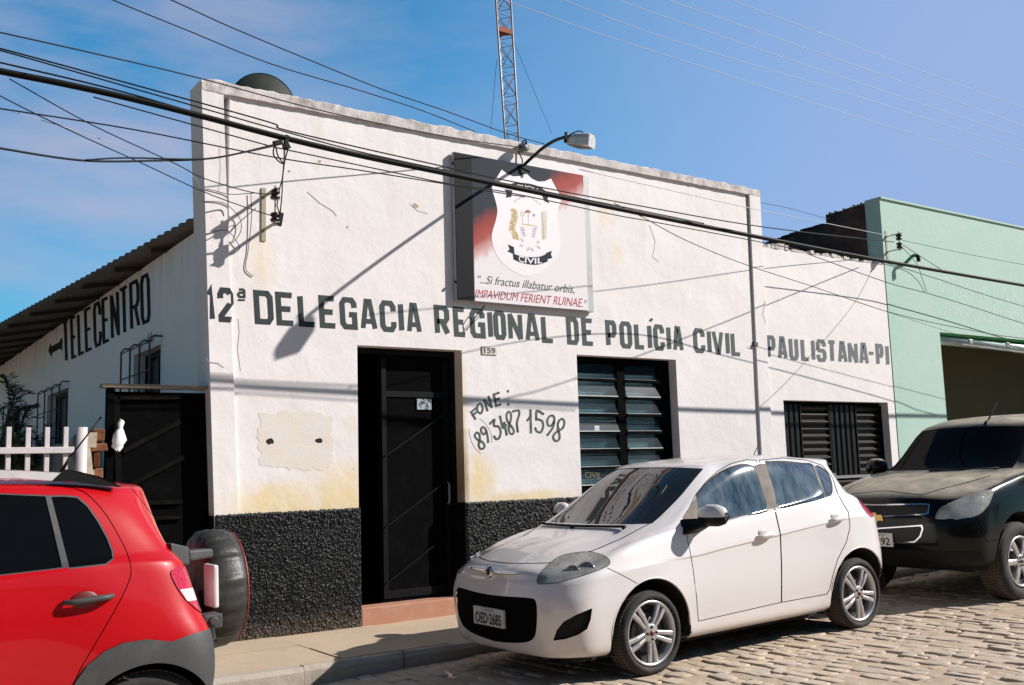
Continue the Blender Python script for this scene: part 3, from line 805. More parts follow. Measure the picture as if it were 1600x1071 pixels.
def stroke2d(b, pts, w, closed, to3, lift, sub=6):
    """a painted stroke: 2D polyline -> thin quads on the wall through to3(x, y, lift)"""
    P = [Vector((p[0], p[1])) for p in pts]
    o = offset_poly(P, w / 2, closed)
    n = len(P)
    for i in range(n if closed else n - 1):
        (a, c), (d, e) = o[i], o[(i + 1) % n]
        L = max(1, int((P[(i + 1) % n] - P[i]).length / sub))
        for k in range(L):
            q = [a.lerp(d, k / L), a.lerp(d, (k + 1) / L), c.lerp(e, (k + 1) / L), c.lerp(e, k / L)]
            if to3 is on_facade:
                cx, cy = sum(v.x for v in q) / 4, sum(v.y for v in q) / 4; yy = on_facade(cx, cy, lift).y
                b.add([onY(v.x, v.y, yy) for v in q], [(0, 1, 2, 3)])
            else: b.add([to3(v.x, v.y, lift) for v in q], [(0, 1, 2, 3)])
def xlat(px): return -0.03 if (px.x < 3.0 + (5.0 - px.z) * 0.0 + 0.0) else 0.0
def on_facade(x, y, lift):
    p = onY(x, y, -0.0302)
    inner = 2.925 + (5.0 - p.z) * 0.0415
    pro = p.x < inner or (9.975 < p.x < 10.21)
    yy = -0.0302 - lift if pro else (-lift if p.x < 10.21 else 0.004 - lift)
    return onY(x, y, yy)
def lin(pts):
    def f(x):
        for (x0, y0), (x1, y1) in zip(pts, pts[1:]):
            if x <= x1: break
        return y0 + (y1 - y0) * (x - x0) / (x1 - x0)
    return f
TOP = lin([(325, 447.5), (399, 453.2), (578, 467.5), (684, 476.6), (799, 487.6), (888, 495.4), (992, 503.7), (1089, 513), (1200, 524), (1282, 530.5), (1389, 538.6)])
BOT = lin([(325, 502.2), (398, 506.6), (470, 510.8), (578, 517.2), (684, 524.3), (818, 534), (891, 538.8), (999, 546.3), (1095, 552.2), (1202, 561.2), (1286, 566), (1389, 573)])
c1 = lambda x: x / 3.246 + 310
c2 = lambda x: x / 3.15 + 640
c3 = lambda x: x / 3.15 + 1000
LET = [('1', c1(42), c1(88)), ('2', c1(99), c1(180)), ('D', c1(282), c1(380)), ('E', c1(393), c1(492)), ('L', c1(505), c1(600)), ('E', c1(612), c1(705)), ('G', c1(717), c1(805)), ('A', c1(820), c1(905)), ('C', c1(920), c1(1003)), ('I', c1(1015), c1(1038)), ('A', c1(1055), c1(1130)),
 ('R', c2(122), c2(197)), ('E', c2(215), c2(283)), ('G', c2(297), c2(372)), ('I', c2(385), c2(403)), ('O', c2(413), c2(475)), ('N', c2(485), c2(556)), ('A', c2(568), c2(638)), ('L', c2(648), c2(714)), ('D', c2(772), c2(833)), ('E', c2(847), c2(911)), ('P', c2(965), c2(1020)), ('O', c2(1034), c2(1095)), ('L', c2(1106), c2(1162)), ('I', c2(1171), c2(1190)), ('C', c2(1200), c2(1255)), ('I', c2(1265), c2(1283)), ('A', c2(1295), c2(1347)),
 ('C', c3(262), c3(320)), ('I', c3(331), c3(349)), ('V', c3(355), c3(412)), ('I', c3(421), c3(438)), ('L', c3(447), c3(500)), ('P', c3(622), c3(668)), ('A', c3(677), c3(725)), ('U', c3(733), c3(780)), ('L', c3(791), c3(838)), ('I', c3(843), c3(860)), ('S', c3(867), c3(917)), ('T', c3(920), c3(970)), ('A', c3(973), c3(1020)), ('N', c3(1024), c3(1073)), ('A', c3(1078), c3(1125)), ('P', c3(1160), c3(1200)), ('I', c3(1208), c3(1227))]
b = MB()
for ch, xa, xb in LET:
    xm = (xa + xb) / 2; yt, yb = TOP(xm), BOT(xm); h = yb - yt
    w = h * (0.168 if ch not in 'AVN1' else 0.15); lean = h * 0.05
    sk0 = (BOT(xb + .1) - BOT(xa)) ; sk1 = (TOP(xb + .1) - TOP(xa))
    def mapu(u, v):
        X = xa + w / 2 + u * max(0.01, (xb - xa - w)) + (0.5 - v) * lean
        bt = BOT(X) - w / 2; tp = TOP(X) + w / 2
        return (X, bt + (tp - bt) * v)
    for si, (pts, cl) in enumerate(GLY[ch]):
        stroke2d(b, [mapu(*p) for p in pts], w, cl, on_facade, 0.0015 + 0.0006 * si, 1.2 if ch == '2' else 5)
for si, (pts, cl) in enumerate(GLY['a']):
    stroke2d(b, [(c1(203) + u * (c1(233) - c1(203)), 469.2 - v * 16.5) for u, v in pts], 4.0 if si == 0 else 3.0, cl, on_facade, 0.0015 + .0006 * si, 5)
stroke2d(b, [(1174.5, 538), (1184.5, 538.6)], 6.5, False, on_facade, .0015, 2)
stroke2d(b, [(1357.5, 552), (1365, 552.6)], 5, False, on_facade, .0015, 2)
stroke2d(b, [(c2(1181), c2(0) - 640 + 440 + 196 / 3.15), (c2(1196), 440 + 184 / 3.15)], 4.2, False, on_facade, .0015, 3)
obj('painted_name', b.vf(), LETTER, PS)
# TELECENTRO with its arrow and the sign writer's signature, on the shaded side wall
def on_side(x, y, lift): return onX(x, y, SX - lift)
d6 = lambda x, y: (x / 2.327, 300 + y / 2.327)
TT = lin([d6(228, 472), d6(543, 288)]); TB = lin([d6(240, 621), d6(545, 474)])
b = MB()
for ch, xa, xb in (('T', 227, 251), ('E', 257, 279), ('L', 282, 306), ('E', 308, 335), ('C', 340, 368), ('E', 371, 398), ('N', 402, 433), ('T', 434, 468), ('R', 472, 507), ('O', 511, 545)):
    xa /= 2.327; xb /= 2.327; h = TB(xa) - TT(xa); w = 3.6 * h / 68
    def mapu(u, v):
        X = xa + w / 2 + u * (xb - xa - w) + (.5 - v) * 2.0
        bt = TB(X) - w * .85; tp = TT(X) + w * .85
        return (X, bt + (tp - bt) * v)
    for si, (pts, cl) in enumerate(GLY[ch]): stroke2d(b, [mapu(*p) for p in pts], w * 1.25, cl, on_side, .002 + .0008 * si, 4)
ar = [d6(*p) for p in ((175, 578), (184, 548), (187, 562), (216, 546), (219, 536), (227, 530), (226, 580), (219, 570), (190, 586), (188, 603))]
V = [on_side(x, y, .002) for x, y in ar]
b.add(V, [tuple(q) for q in tessellate_polygon([[Vector((x, y, 0)) for x, y in ar]])])
obj('painted_name', b.vf(), NAVY, PS)
b = MB()
for s_ in ([(229, 536), (232.5, 520), (234, 533)], [(230, 529), (234.5, 526)], [(236, 533), (236.5, 519)], [(237, 528), (239, 525.5), (237.6, 531), (240, 530)], [(240.2, 524), (241.5, 530), (243.5, 522)], [(227.5, 537.5), (238, 533.2), (239.5, 532.4)]):
    stroke2d(b, s_, .9, False, on_side, .002, 3)
obj('signature', b.vf(), NAVY, PS)
# hand painted telephone number
ph = lambda x, y: (720 + x / 7.65, 590 + y / 7.65)
b = MB()
def brush(pts, w, lift, closed=False, dots=()):
    P = crom([Vector((*ph(*p), 0)) for p in pts], 5, closed)
    stroke2d(b, [(p.x, p.y) for p in P], w, closed, on_facade, lift, 9)
    for q in ((pts[0], pts[-1]) if not closed else ()):
        c = ph(*q); n = 10
        V = [on_facade(c[0] + math.cos(2 * math.pi * k / n) * w * .62, c[1] + math.sin(2 * math.pi * k / n) * w * .62, lift + .0004) for k in range(n)]
        b.add(V, [tuple(reversed(range(n)))])
bw = 3.3
BR = [  # FONE:
 [(125, 415), (172, 375)], [(125, 415), (172, 492)], [(146, 450), (182, 420)],
 [(282, 275), (318, 390)], [(282, 275), (370, 352)], [(334, 232), (370, 352)],
 [(396, 205), (450, 185)], [(396, 205), (425, 340)], [(412, 265), (455, 255)], [(425, 340), (472, 322)],
 # 89
 [(247, 770), (190, 735), (168, 695), (190, 660), (222, 680), (228, 740), (215, 800), (232, 850), (268, 850), (284, 815), (262, 775), (225, 755)],
 [(305, 640), (280, 680), (248, 655), (246, 610), (270, 595), (300, 625), (320, 700), (328, 770)],
 # 3487
 [(355, 548), (402, 505), (398, 575), (455, 590), (478, 650), (462, 720), (425, 738), (402, 708)],
 [(472, 470), (505, 600), (540, 570)], [(522, 545), (550, 680)],
 [(610, 590), (558, 520), (548, 450), (572, 410), (600, 440), (598, 510), (572, 590), (585, 660), (615, 678), (635, 650), (622, 610), (580, 570)],
 [(628, 405), (690, 395), (700, 440), (672, 540), (682, 645)],
 # 1598
 [(800, 510), (832, 460), (835, 395)], [(835, 395), (840, 655)],
 [(985, 435), (910, 400), (905, 500)], [(905, 500), (970, 520), (985, 590), (955, 655), (910, 645), (892, 608)],
 [(1118, 520), (1085, 575), (1045, 570), (1035, 515), (1062, 465), (1105, 460), (1120, 505), (1100, 600), (1040, 685)],
 [(1180, 630), (1160, 580), (1175, 520), (1215, 495), (1240, 540), (1215, 610), (1130, 665), (1105, 720), (1140, 762), (1178, 735), (1180, 680), (1160, 620)]]
for i, p in enumerate(BR): brush(p, bw if i < 10 else bw * 1.02, .0015 + .00035 * (i % 5))
brush([(225, 312), (196, 345), (203, 405), (238, 430), (262, 385), (250, 325)], bw, .0015, True)
for q in ((564, 166), (568, 322)):
    c = ph(*q); b.add([on_facade(c[0] + 2.0 * math.cos(k * .6283), c[1] + 2.4 * math.sin(k * .6283), .0015) for k in range(10)], [tuple(reversed(range(10)))])
obj('painted_phone_number', b.vf(), FONEPAINT, PS)
b = MB()
for p in ([(100, 615), (112, 715), (160, 830), (238, 912)], [(232, 495), (310, 575), (360, 670), (374, 780)]):
    P = crom([Vector((*ph(*q), 0)) for q in p], 6); stroke2d(b, [(v.x, v.y) for v in P], .55, False, on_facade, .0015, 9)
obj('painted_bracket', b.vf(), FONEPAINT, PS)
# ------------------------------------------------------------ text from the built-in font, as flat meshes
def text_mesh(s, size=1.0, shear=0.0, sx=1.0, bold=0.0, extrude=0.0, space=1.0):
    cu = bpy.data.curves.new('txt', 'FONT'); cu.body = s; cu.size = size; cu.shear = shear; cu.offset = bold; cu.extrude = extrude; cu.space_character = space
    cu.resolution_u = 4
    o = bpy.data.objects.new('txt', cu); COL.objects.link(o)
    dg = bpy.context.evaluated_depsgraph_get(); dg.update()
    me = o.evaluated_get(dg).to_mesh()
    v = [Vector((p.co.x * sx, p.co.y, p.co.z)) for p in me.vertices]; f = [tuple(p.vertices) for p in me.polygons]
    o.evaluated_get(dg).to_mesh_clear(); bpy.data.objects.remove(o); bpy.data.curves.remove(cu)
    return v, f
def fit_text(s, w, h, **k):
    """text scaled to fill the box 0..w x 0..h"""
    v, f = text_mesh(s, **k)
    x0, x1 = min(p.x for p in v), max(p.x for p in v); y0, y1 = min(p.y for p in v), max(p.y for p in v)
    return [Vector(((p.x - x0) / (x1 - x0) * w, (p.y - y0) / (y1 - y0) * h, p.z)) for p in v], f
# ------------------------------------------------------------ emblem signboard
SGX0, SGX1, SGZ0, SGZ1 = 5.468, 7.31, 3.222, 4.846
YS = -0.07
p = onY(704, 236, YS); q = onY(930, 488, YS); r = onY(917, 275, YS)
SGX0, SGZ1, SGX1, SGZ0 = p.x + .04, p.z, q.x - .01, q.z + .0
sg = thing('signboard', 'square emblem signboard with black, red and white print above the station door', 'sign', ((SGX0 + SGX1) / 2, -.03, SGZ0))
FRM = dirty('sign_frame_metal', (0.42, 0.42, 0.43), (0.25, 0.22, 0.2), 0.4, 6, 0.5, 0.2)
b = MB(); b.box((SGX0, YS + .008, SGZ0), (SGX1, -.012, SGZ1)); obj('box_frame', b.vf(), FRM, sg, bevel=.004)
FX1 = SGX1 - .09
t = NT('emblem_print')
pz = t.sep(t.pos())
u = t.math('DIVIDE', t.math('SUBTRACT', pz[0], SGX0), FX1 - SGX0); v = t.math('DIVIDE', t.math('SUBTRACT', pz[2], SGZ0), SGZ1 - SGZ0)
ns = t.noise(5, 5, 0.7, sc3=(1, 1, .5)); nf = t.noise(14, 5, 0.75, sc3=(2.5, 1, .35))
s_ = t.math('SUBTRACT', v, t.math('ADD', t.math('MULTIPLY', u, 0.66), 0.17))
s_ = t.math('ADD', s_, t.math('ADD', t.math('MULTIPLY', t.math('SUBTRACT', ns, 0.5), 0.16), t.math('MULTIPLY', t.math('SUBTRACT', nf, .5), .06)))
col = t.ramp(s_, [(0.0, (0.74, 0.69, 0.71)), (0.05, (0.60, 0.38, 0.37)), (0.13, (0.38, 0.085, 0.075)), (0.22, (0.30, 0.055, 0.05)), (0.33, (0.030, 0.036, 0.048)), (1.0, (0.014, 0.024, 0.034))])
blk = t.ramp(u, [(0.124, 1.0), (0.128, 0.0)])
col = t.mix(blk, col, (0.008, 0.009, 0.011))
t.set(base=col, rough=0.6, spec=0.12)
b = MB(); b.box((SGX0 + .004, YS, SGZ0 + .012), (FX1, YS + .0075, SGZ1 - .004)); panel = obj('printed_panel', b.vf(), t.m, sg)
b = MB()
for z in (SGZ0 + .2, SGZ1 - .13): b.tube([(SGX0 - .004, -.07, z), (SGX0 - .022, -.07, z)], .016, 8)
obj('bolt', b.vf(), BLACKSTEEL, sg)
sc5 = lambda x, y: (680 + x / 3.346, 200 + y / 3.346)
sc7 = lambda x, y: (720 + x / 5.95, 250 + y / 5.95)
def on_sign(x, y, lift): return onY(x, y, YS - lift)
def flat(name, pts, m, lift, par=sg):
    V = [on_sign(x, y, lift) for x, y in pts]
    tr_ = tessellate_polygon([[Vector((x, y, 0)) for x, y in pts]])
    return sub(name, MB().add(V, [tuple(q) for q in tr_]), m, par)
SIGNWHITE = plain('sign_white', (0.76, 0.71, 0.73), 0.45, var=0.03)
SIGNNAVY = plain('sign_navy', (0.014, 0.026, 0.038), 0.6, var=0.2, spec=.12)
SIGNRED = plain('sign_red', (0.42, 0.035, 0.05), 0.5, var=0.15)
GOLD = plain('sign_gold', (0.46, 0.33, 0.12), 0.5, var=0.3, nscale=40)
LILAC = plain('sign_lilac', (0.36, 0.24, 0.38), 0.5)
GREYINK = plain('sign_grey_ink', (0.28, 0.25, 0.26), 0.5)
sh = [sc7(*p) for p in ((380, 92), (430, 130), (490, 155), (550, 150), (612, 130), (660, 175), (720, 203), (780, 200), (838, 175))]
cv1 = crom([Vector((*sc7(*p), 0)) for p in ((838, 175), (900, 290), (935, 350), (905, 450), (905, 560), (935, 640), (950, 720))], 5)
right = [sc5(*p) for p in ((605, 265), (640, 330), (660, 365), (642, 430), (640, 480), (652, 550), (655, 610), (640, 670), (600, 715), (540, 760), (470, 775), (400, 745), (345, 700), (310, 640), (296, 580), (300, 540), (318, 480), (325, 430), (315, 380), (297, 315), (310, 280))]
rc = crom([Vector((*p, 0)) for p in right], 4)
shield = flat('shield', sh + [(v.x, v.y) for v in rc], SIGNWHITE, .0016, panel)
top = crom([Vector((*sc7(*p), 0)) for p in ((405, 275), (450, 232), (520, 215), (640, 222), (740, 255), (815, 310))], 5)
def band(pa, pb): return [(v.x, v.y) for v in crom([Vector((*sc7(*p), 0)) for p in pa], 5)] + [(v.x, v.y) for v in reversed(crom([Vector((*sc7(*p), 0)) for p in pb], 5))]
ink = MB()
def inkpoly(pts, lift=.003):
    V = [on_sign(x, y, lift) for x, y in pts]; ink.add(V, [tuple(q) for q in tessellate_polygon([[Vector((x, y, 0)) for x, y in pts]])])
inkpoly(band([(452, 228), (520, 212), (640, 222), (730, 250), (790, 290)], [(450, 262), (520, 270), (640, 290), (730, 312), (785, 335)]))
inkpoly([sc7(*p) for p in ((408, 272), (480, 285), (470, 345), (418, 352), (428, 315))]); inkpoly([sc7(*p) for p in ((755, 330), (812, 340), (808, 370), (826, 404), (780, 385))])
inkpoly(band([(484, 870), (560, 895), (660, 905), (740, 898), (805, 870)], [(490, 925), (560, 955), (660, 975), (740, 970), (808, 945)]), .0032)
inkpoly([sc7(*p) for p in ((438, 786), (495, 812), (500, 880), (478, 870), (433, 852), (455, 830))], .003); inkpoly([sc7(*p) for p in ((790, 868), (848, 845), (838, 880), (852, 912), (806, 925))], .003)
sub('ribbon', ink, SIGNNAVY, panel)
def curved_text(s, quadfn, m, lift, bold=.02, shear=0, name='lettering'):
    v, f = fit_text(s, 1, 1, bold=bold, shear=shear)
    V = []
    for p in v:
        x, y = quadfn(p.x, p.y); V.append(on_sign(x, y, lift))
    return sub(name, MB().add(V, f), m, panel)
def bend(pa, pb):
    A = crom([Vector((*sc7(*p), 0)) for p in pa], 12); B = crom([Vector((*sc7(*p), 0)) for p in pb], 12)
    def at(L, u): k = u * (len(L) - 1); i = min(int(k), len(L) - 2); return L[i].lerp(L[i + 1], k - i)
    def q(u, v): w = at(A, u).lerp(at(B, u), v); return (w.x, w.y)
    return q
curved_text('POLÍCIA', bend([(488, 258), (560, 264), (640, 278), (735, 306)], [(490, 226), (560, 222), (640, 236), (735, 268)]), SIGNWHITE, .0045)
curved_text('CIVIL', bend([(540, 945), (600, 960), (680, 968), (755, 962)], [(538, 890), (600, 902), (680, 912), (755, 908)]), SIGNWHITE, .0045)
def quad(c): 
    a, b_, c_, d = [Vector((*p, 0)) for p in c]  # bl br tr tl
    def q(u, v): w = a.lerp(b_, u).lerp(d.lerp(c_, u), v); return (w.x, w.y)
    return q
curved_text('“...Si fractus illabatur orbis,', quad([sc5(222, 818), sc5(728, 872), sc5(728, 822), sc5(222, 768)]), plain('sign_black_ink', (0.03, 0.03, 0.04), 0.5), .002, 0, .32, 'motto')
curved_text('IMPAVIDUM FERIENT RUINAE.', quad([sc5(208, 886), sc5(772, 938), sc5(772, 893), sc5(208, 843)]), SIGNRED, .002, 0, .3, 'motto')
curved_text('”', quad([sc5(779, 918), sc5(793, 919), sc5(793, 900), sc5(779, 899)]), GREYINK, .002, .003, .3, 'motto')
curved_text('ESTADO DO PIAUÍ', bend([(498, 400), (560, 362), (640, 355), (735, 425)], [(488, 380), (555, 340), (645, 332), (748, 405)]), GREYINK, .0024, -.004, 0, 'lettering')
em = MB(); em2 = MB(); em3 = MB(); em4 = MB()
def leafp(m_, cx, cy, ang, L, w):
    pts = []
    for k in range(10):
        a = 2 * math.pi * k / 10; x = math.cos(a) * L; y = math.sin(a) * w
        pts.append(sc7(cx + x * math.cos(ang) - y * math.sin(ang), cy + x * math.sin(ang) + y * math.cos(ang)))
    m_.add([on_sign(x, y, .0022 + .0002 * (len(m_.v) % 7)) for x, y in pts], [tuple(reversed(range(10)))])
rnd = random.Random(2)
for k in range(15):
    yy = 462 + k * 19; xx = 492 + 12 * math.sin(k * .55) + (12 if k > 10 else 0)
    leafp(em, xx - 18, yy + rnd.uniform(-4, 4), rnd.uniform(-.6, .2), 17, 8); leafp(em, xx + 16, yy + 8, rnd.uniform(.2, .9), 15, 7); leafp(em, xx, yy, 1.4, 15, 8)
for k in range(13):
    yy = 490 + k * 20; leafp(em, 757 + k * .6, yy, .75, 13, 4.5); leafp(em, 792 - k * .4, yy, 2.4, 13, 4.5); leafp(em, 774, yy - 6, 1.57, 9, 3)
for x, y, l in ((634, 606, 84),): leafp(em, x, y, .14, l, 5)
for k in range(6):
    yy = 628 + k * 16; leafp(em2, 570 + k * 4, yy, .1, 24 - k, 4); leafp(em2, 690 - k * 3, yy + 6, -.2, 26 - 2 * k, 4)
for x, y, a in ((568, 745, .9), (558, 795, -.6), (625, 828, 2.0), (660, 832, 1.0), (715, 762, 2.3), (722, 812, .6)):
    for r_ in (24, 15): leafp(em2, x, y, a, r_, 3.5); leafp(em3, x + 8, y + 6, a + 1.2, r_ * .6, 3)
for k in range(7): leafp(em4, 624 + 17 * math.cos(-.2 - k * .46), 492 + 16 * math.sin(-.2 - k * .46), -.2 - k * .46, 14, 5)
leafp(em4, 627, 520, 1.57, 26, 3)
for k in range(5): leafp(em, 574 + 14 * math.cos(k * 1.26), 502 + 20 * math.sin(k * 1.26), k * 1.26 + 1.57, 13, 3.5); leafp(em4, 680 + 7 * math.cos(k), 512 + 10 * math.sin(k), k, 8, 3)
leafp(em3, 574, 560, 1.57, 40, 1.5); leafp(em3, 628, 575, 1.57, 32, 1.5)
sub('wreath', em, GOLD, panel); sub('coat_of_arms', em2, LILAC, panel); sub('ribbon', em3, GREYINK, panel); sub('palm_tree_print', em4, plain('sign_brown', (0.30, 0.10, 0.06), .5), panel)
# ------------------------------------------------------------ house number plate
p = onY(765, 548, -.012)
hp = thing('house_number', 'small cream house number plate reading 159 beside the door head', 'sign', (p.x, 0, p.z))
obj('plate', MB().box((p.x - .095, -.012, p.z - .045), (p.x + .095, -.001, p.z + .047)).vf(), plain('cream_plate', (0.55, 0.50, 0.46), 0.5), hp, bevel=.003)
v, f = fit_text('159', .145, .062, bold=.02)
obj('numeral', ([(p.x - .072 + q.x, -.0135, p.z - .032 + q.y) for q in v], f), plain('numeral_brown', (0.05, 0.035, 0.03), 0.5), hp)
# ------------------------------------------------------------ floodlight on a bent arm
def L3(px, py, y): return onY(px, py, y)
A = [L3(812, 266, -.02), L3(821, 256, -.07), L3(834, 244, -.3), L3(849, 231, -.6), L3(866, 220.5, -.95), L3(880, 215.5, -1.25), L3(893, 213.5, -1.45)]
fl = thing('floodlight', 'silver box floodlight on a bent black arm over the emblem signboard', 'lamp', A[0])
obj('arm', MB().tube(crom(A, 5), .018, 8).vf(), CABLE, fl, True)
b = MB(); b.box((A[0].x - .05, -.03, A[0].z - .1), (A[0].x + .05, -.005, A[0].z + .07)); b.tube([A[0] + Vector((-.06, -.05, .02)), A[0] + Vector((.07, -.1, -.04))], .012, 6); obj('bracket', b.vf(), BLACKSTEEL, fl)
H = A[-1]
LS = .82
ax = Vector((.45, -.88, -.14)).normalized(); sd = Vector((.88, .45, 0)).normalized(); upv = sd.cross(ax)
if upv.z < 0: upv = -upv
def hp_(a, s, u): return H + Vector((-.0, 0, -.045)) + (ax * a + sd * s + upv * u) * LS
ALU = dirty('lamp_aluminium', (0.62, 0.62, 0.60), (0.35, 0.33, 0.3), 0.4, 12, 0.42, 0.35, bump=0.05)
prof = [(-.10, -.105), (-.105, -.02), (-.09, .03), (-.05, .05), (.05, .05), (.09, .03), (.105, -.02), (.10, -.105)]
b = MB(); n = len(prof); secs = []
for a_, k_, dz_ in ((-.05, .45, .0), (.0, .72, .0), (.06, 1, 0), (.25, 1, -.01), (.27, .93, -.02)):
    secs.append([hp_(a_, s_ * k_, (u_ + .05) * (k_ if k_ < .9 else 1) - .05 + dz_ + .03) for s_, u_ in prof])
v = [q for r_ in secs for q in r_]
f = [(i * n + k, i * n + k + 1, (i + 1) * n + k + 1, (i + 1) * n + k) for i in range(4) for k in range(n - 1)] + [tuple(range(n - 1, -1, -1)), tuple(range(4 * n, 5 * n))]
hd = obj('lamp_head', (v, f), ALU, fl)
b = MB(); b.add([secs[i][k] + upv * .012 for i, k in ((0, 0), (0, n - 1), (4, n - 1), (4, 0))], [(0, 1, 2, 3)]); sub('lamp_glass', b, plain('lamp_glass', (0.25, 0.27, 0.28), 0.15), hd)
b = MB(); b.tube(crom([hp_(-.05, 0, .05), hp_(-.02, .03, .10), hp_(.08, .05, .13), hp_(.16, .05, .06)], 5), .006, 6); b.bar(hp_(-.05, -.07, -.04), hp_(-.05, -.07, .09), .02, .02); sub('supply_wire', b, CABLE, hd)
# spool insulator beside the arm
p = onY(818, 231, -.12)
si = thing('wall_insulator', 'round grey spool insulator on the parapet above the emblem signboard', 'insulator', (p.x, -.03, p.z), 'wall insulators')
obj('spool', MB().lathe([(.0, -.05), (.05, -.05), (.055, -.02), (.03, 0), (.055, .02), (.05, .05), (.0, .05)], p, (0.35, -.9, 0.1), 16).vf(), plain('porcelain_grey', (0.20, 0.20, 0.19), .4), si, True)
obj('hook', MB().tube(crom([p + Vector((0, -.06, .02)), p + Vector((0, -.05, .07)), p + Vector((0, .02, .07)), (p.x, -.02, p.z), onY(816, 250, -.04), onY(815, 258, -.03)], 4), .008, 6).vf(), BLACKSTEEL, si, True)
# ------------------------------------------------------------ service brackets on the walls
def bracket(label, c0, c1, base_y, out, name='service_bracket', group='wall insulators'):
    """steel back bar with two spools stuck out from the wall; c0/c1 pixel of the spools"""
    s0 = onY(*c0, base_y - out); s1 = onY(*c1, base_y - out)
    r = thing(name, label, 'insulator', (s0.x, base_y, min(s0.z, s1.z)), group)
    x = (s0.x + s1.x) / 2
    b = MB(); b.box((x - .022, base_y - .012, min(s0.z, s1.z) - .16), (x + .022, base_y - .001, max(s0.z, s1.z) + .14))
    b.box((x - .02, base_y - out - .06, max(s0.z, s1.z) + .05), (x + .02, base_y - .013, max(s0.z, s1.z) + .058)); b.box((x - .02, base_y - out - .06, min(s0.z, s1.z) - .058), (x + .02, base_y - .013, min(s0.z, s1.z) - .05))
    b.tube([(x, base_y - out, min(s0.z, s1.z) - .08), (x, base_y - out, max(s0.z, s1.z) + .09)], .008, 6)
    obj('steel_bracket', b.vf(), dirty('bracket_steel', (0.33, 0.30, 0.22), (0.25, 0.16, 0.06), .6, 30, .6, .3), r)
    for s in (s0, s1): obj('spool', MB().lathe([(0, -.04), (.042, -.04), (.046, -.015), (.026, 0), (.046, .015), (.042, .04), (0, .04)], (x, base_y - out, s.z), (0, 0, 1), 14).vf(), plain('porcelain_dark', (0.018, 0.014, 0.012), .25), r, True)
    return x, s0.z, s1.z, base_y - out, r
IX, IZ0, IZ1, IY, ibr = bracket('rusty bracket with two dark spools beside the dish shadow on the white wall', (431, 305), (429, 340), 0.0, .30)
ibr['label'] = 'rusty bracket with two dark spools high on the white wall near its left pilaster'
GX, GZ0, GZ1, GY, gbr = bracket('dark cluster of spools bracketed to the corner of the green wall', (1404, 371), (1406, 384), -.0, .22)
# ------------------------------------------------------------ green shop next door
GS = thing('green_shop', 'pale green shop front with a wide open shutter bay and faded white lettering', 'building', (12.94, .3, 0))
GO = (14.22, 20.0, 0.0, 3.36)
b = MB(); wall_cells(b, 12.945, 22.0, -.1, 5.32, [GO], -.004, .26); obj('facade_wall', b.vf(), GREEN, GS)
pp = [onX(1290, 337, 12.95), onX(1290, 350, 12.95), onX(1190, 378, 12.95)]
yb = pp[0].y
b = MB()
for y0, y1, zt in ((.262, yb, None),):
    vv = [(12.95, .262, -.1), (12.95, yb, -.1), (12.95, yb, pp[0].z), (12.95, .262, 5.31)]
    b.prism([Vector(q) for q in vv], (.2, 0, 0))
    b.prism([Vector((12.95, yb + .002, -.1)), Vector((12.95, pp[2].y + 3, -.1)), Vector((12.95, pp[2].y + 3, pp[2].z - .3)), Vector((12.95, yb + .002, pp[1].z))], (.2, 0, 0))
# ragged brick tops
rnd = random.Random(8)
for k in range(26):
    y0 = .3 + (yb - .3) * k / 26; z = 5.31 + (pp[0].z - 5.31) * k / 26; b.box((12.955, y0, z - .02), (13.14, y0 + (yb - .3) / 26 * .9, z + rnd.uniform(-.015, .035)))
for k in range(24):
    y0 = yb + .02 + (pp[2].y - yb) * k / 24; z = pp[1].z + (pp[2].z - .3 - pp[1].z) * (y0 - yb) / (pp[2].y + 3 - yb); b.box((12.955, y0, z - .06), (13.14, y0 + .17, z + rnd.uniform(-.02, .05)))
obj('brick_side_wall', b.vf(), SOOTBRICK, GS)
b = MB(); b.box((12.946, -.03, 5.322), (22, .26, 5.35)); obj('roof_edge', b.vf(), GREEN, GS)
b = MB(); b.add([(13.16, .262, 0.02), (21, .262, 0.02), (21, 5, 0.02), (13.16, 5, 0.02), (13.16, .262, 4.2), (21, .262, 4.2), (21, 5, 4.2), (13.16, 5, 4.2)], [(0, 1, 2, 3), (7, 6, 5, 4)]); obj('floor_slab', b.vf(), PAVE, GS)
b = MB(); b.box((13.16, 1.2, .02), (21.9, 1.35, 4.19)); obj('inner_wall', b.vf(), OLIVE, GS)
SHUT = dirty('shutter_paint', (0.42, 0.52, 0.50), (0.2, 0.2, 0.15), .5, 5, .5, .3)
b = MB(); b.tube([(14.24, .12, 3.26), (19.98, .12, 3.22)], .075, 14); sh_ = obj('roller_shutter', b.vf(), SHUT, GS, True)
b = MB(); b.box((14.23, .03, 3.33), (19.99, .2, 3.355)); sub('shutter_hood', b, plain('bright_green_paint', (0.03, 0.33, 0.04), .5), sh_)
b = MB(); 
for k in range(5): b.tube([(15.1 + k * 1.1, .12, 3.26), (15.2 + k * 1.1, .12, 3.26)], .088, 10)
b.tube([(14.9, .07, 3.21), (16.2, .06, 3.17), (18, .06, 3.13)], .02, 6)
sub('shutter_bracket', b, GREYSTEEL, sh_)
t = NT('faded_lettering'); nn = t.noise(9, 6, .7)
ms = t.new('ShaderNodeMixShader'); tr = t.new('ShaderNodeBsdfTransparent'); t.set(base=(0.62, 0.72, 0.70), rough=.8)
t.l.new(t.ramp(nn, [(.35, .2), (.65, .85)]), ms.inputs[0]); t.l.new(tr.outputs[0], ms.inputs[1]); t.l.new(t.b.outputs[0], ms.inputs[2]); t.l.new(ms.outputs[0], t.n['Material Output'].inputs[0])
FADED = t.m
gs = lambda x, y: (1380 + x / 4.282, 320 + y / 4.282)
b = MB()
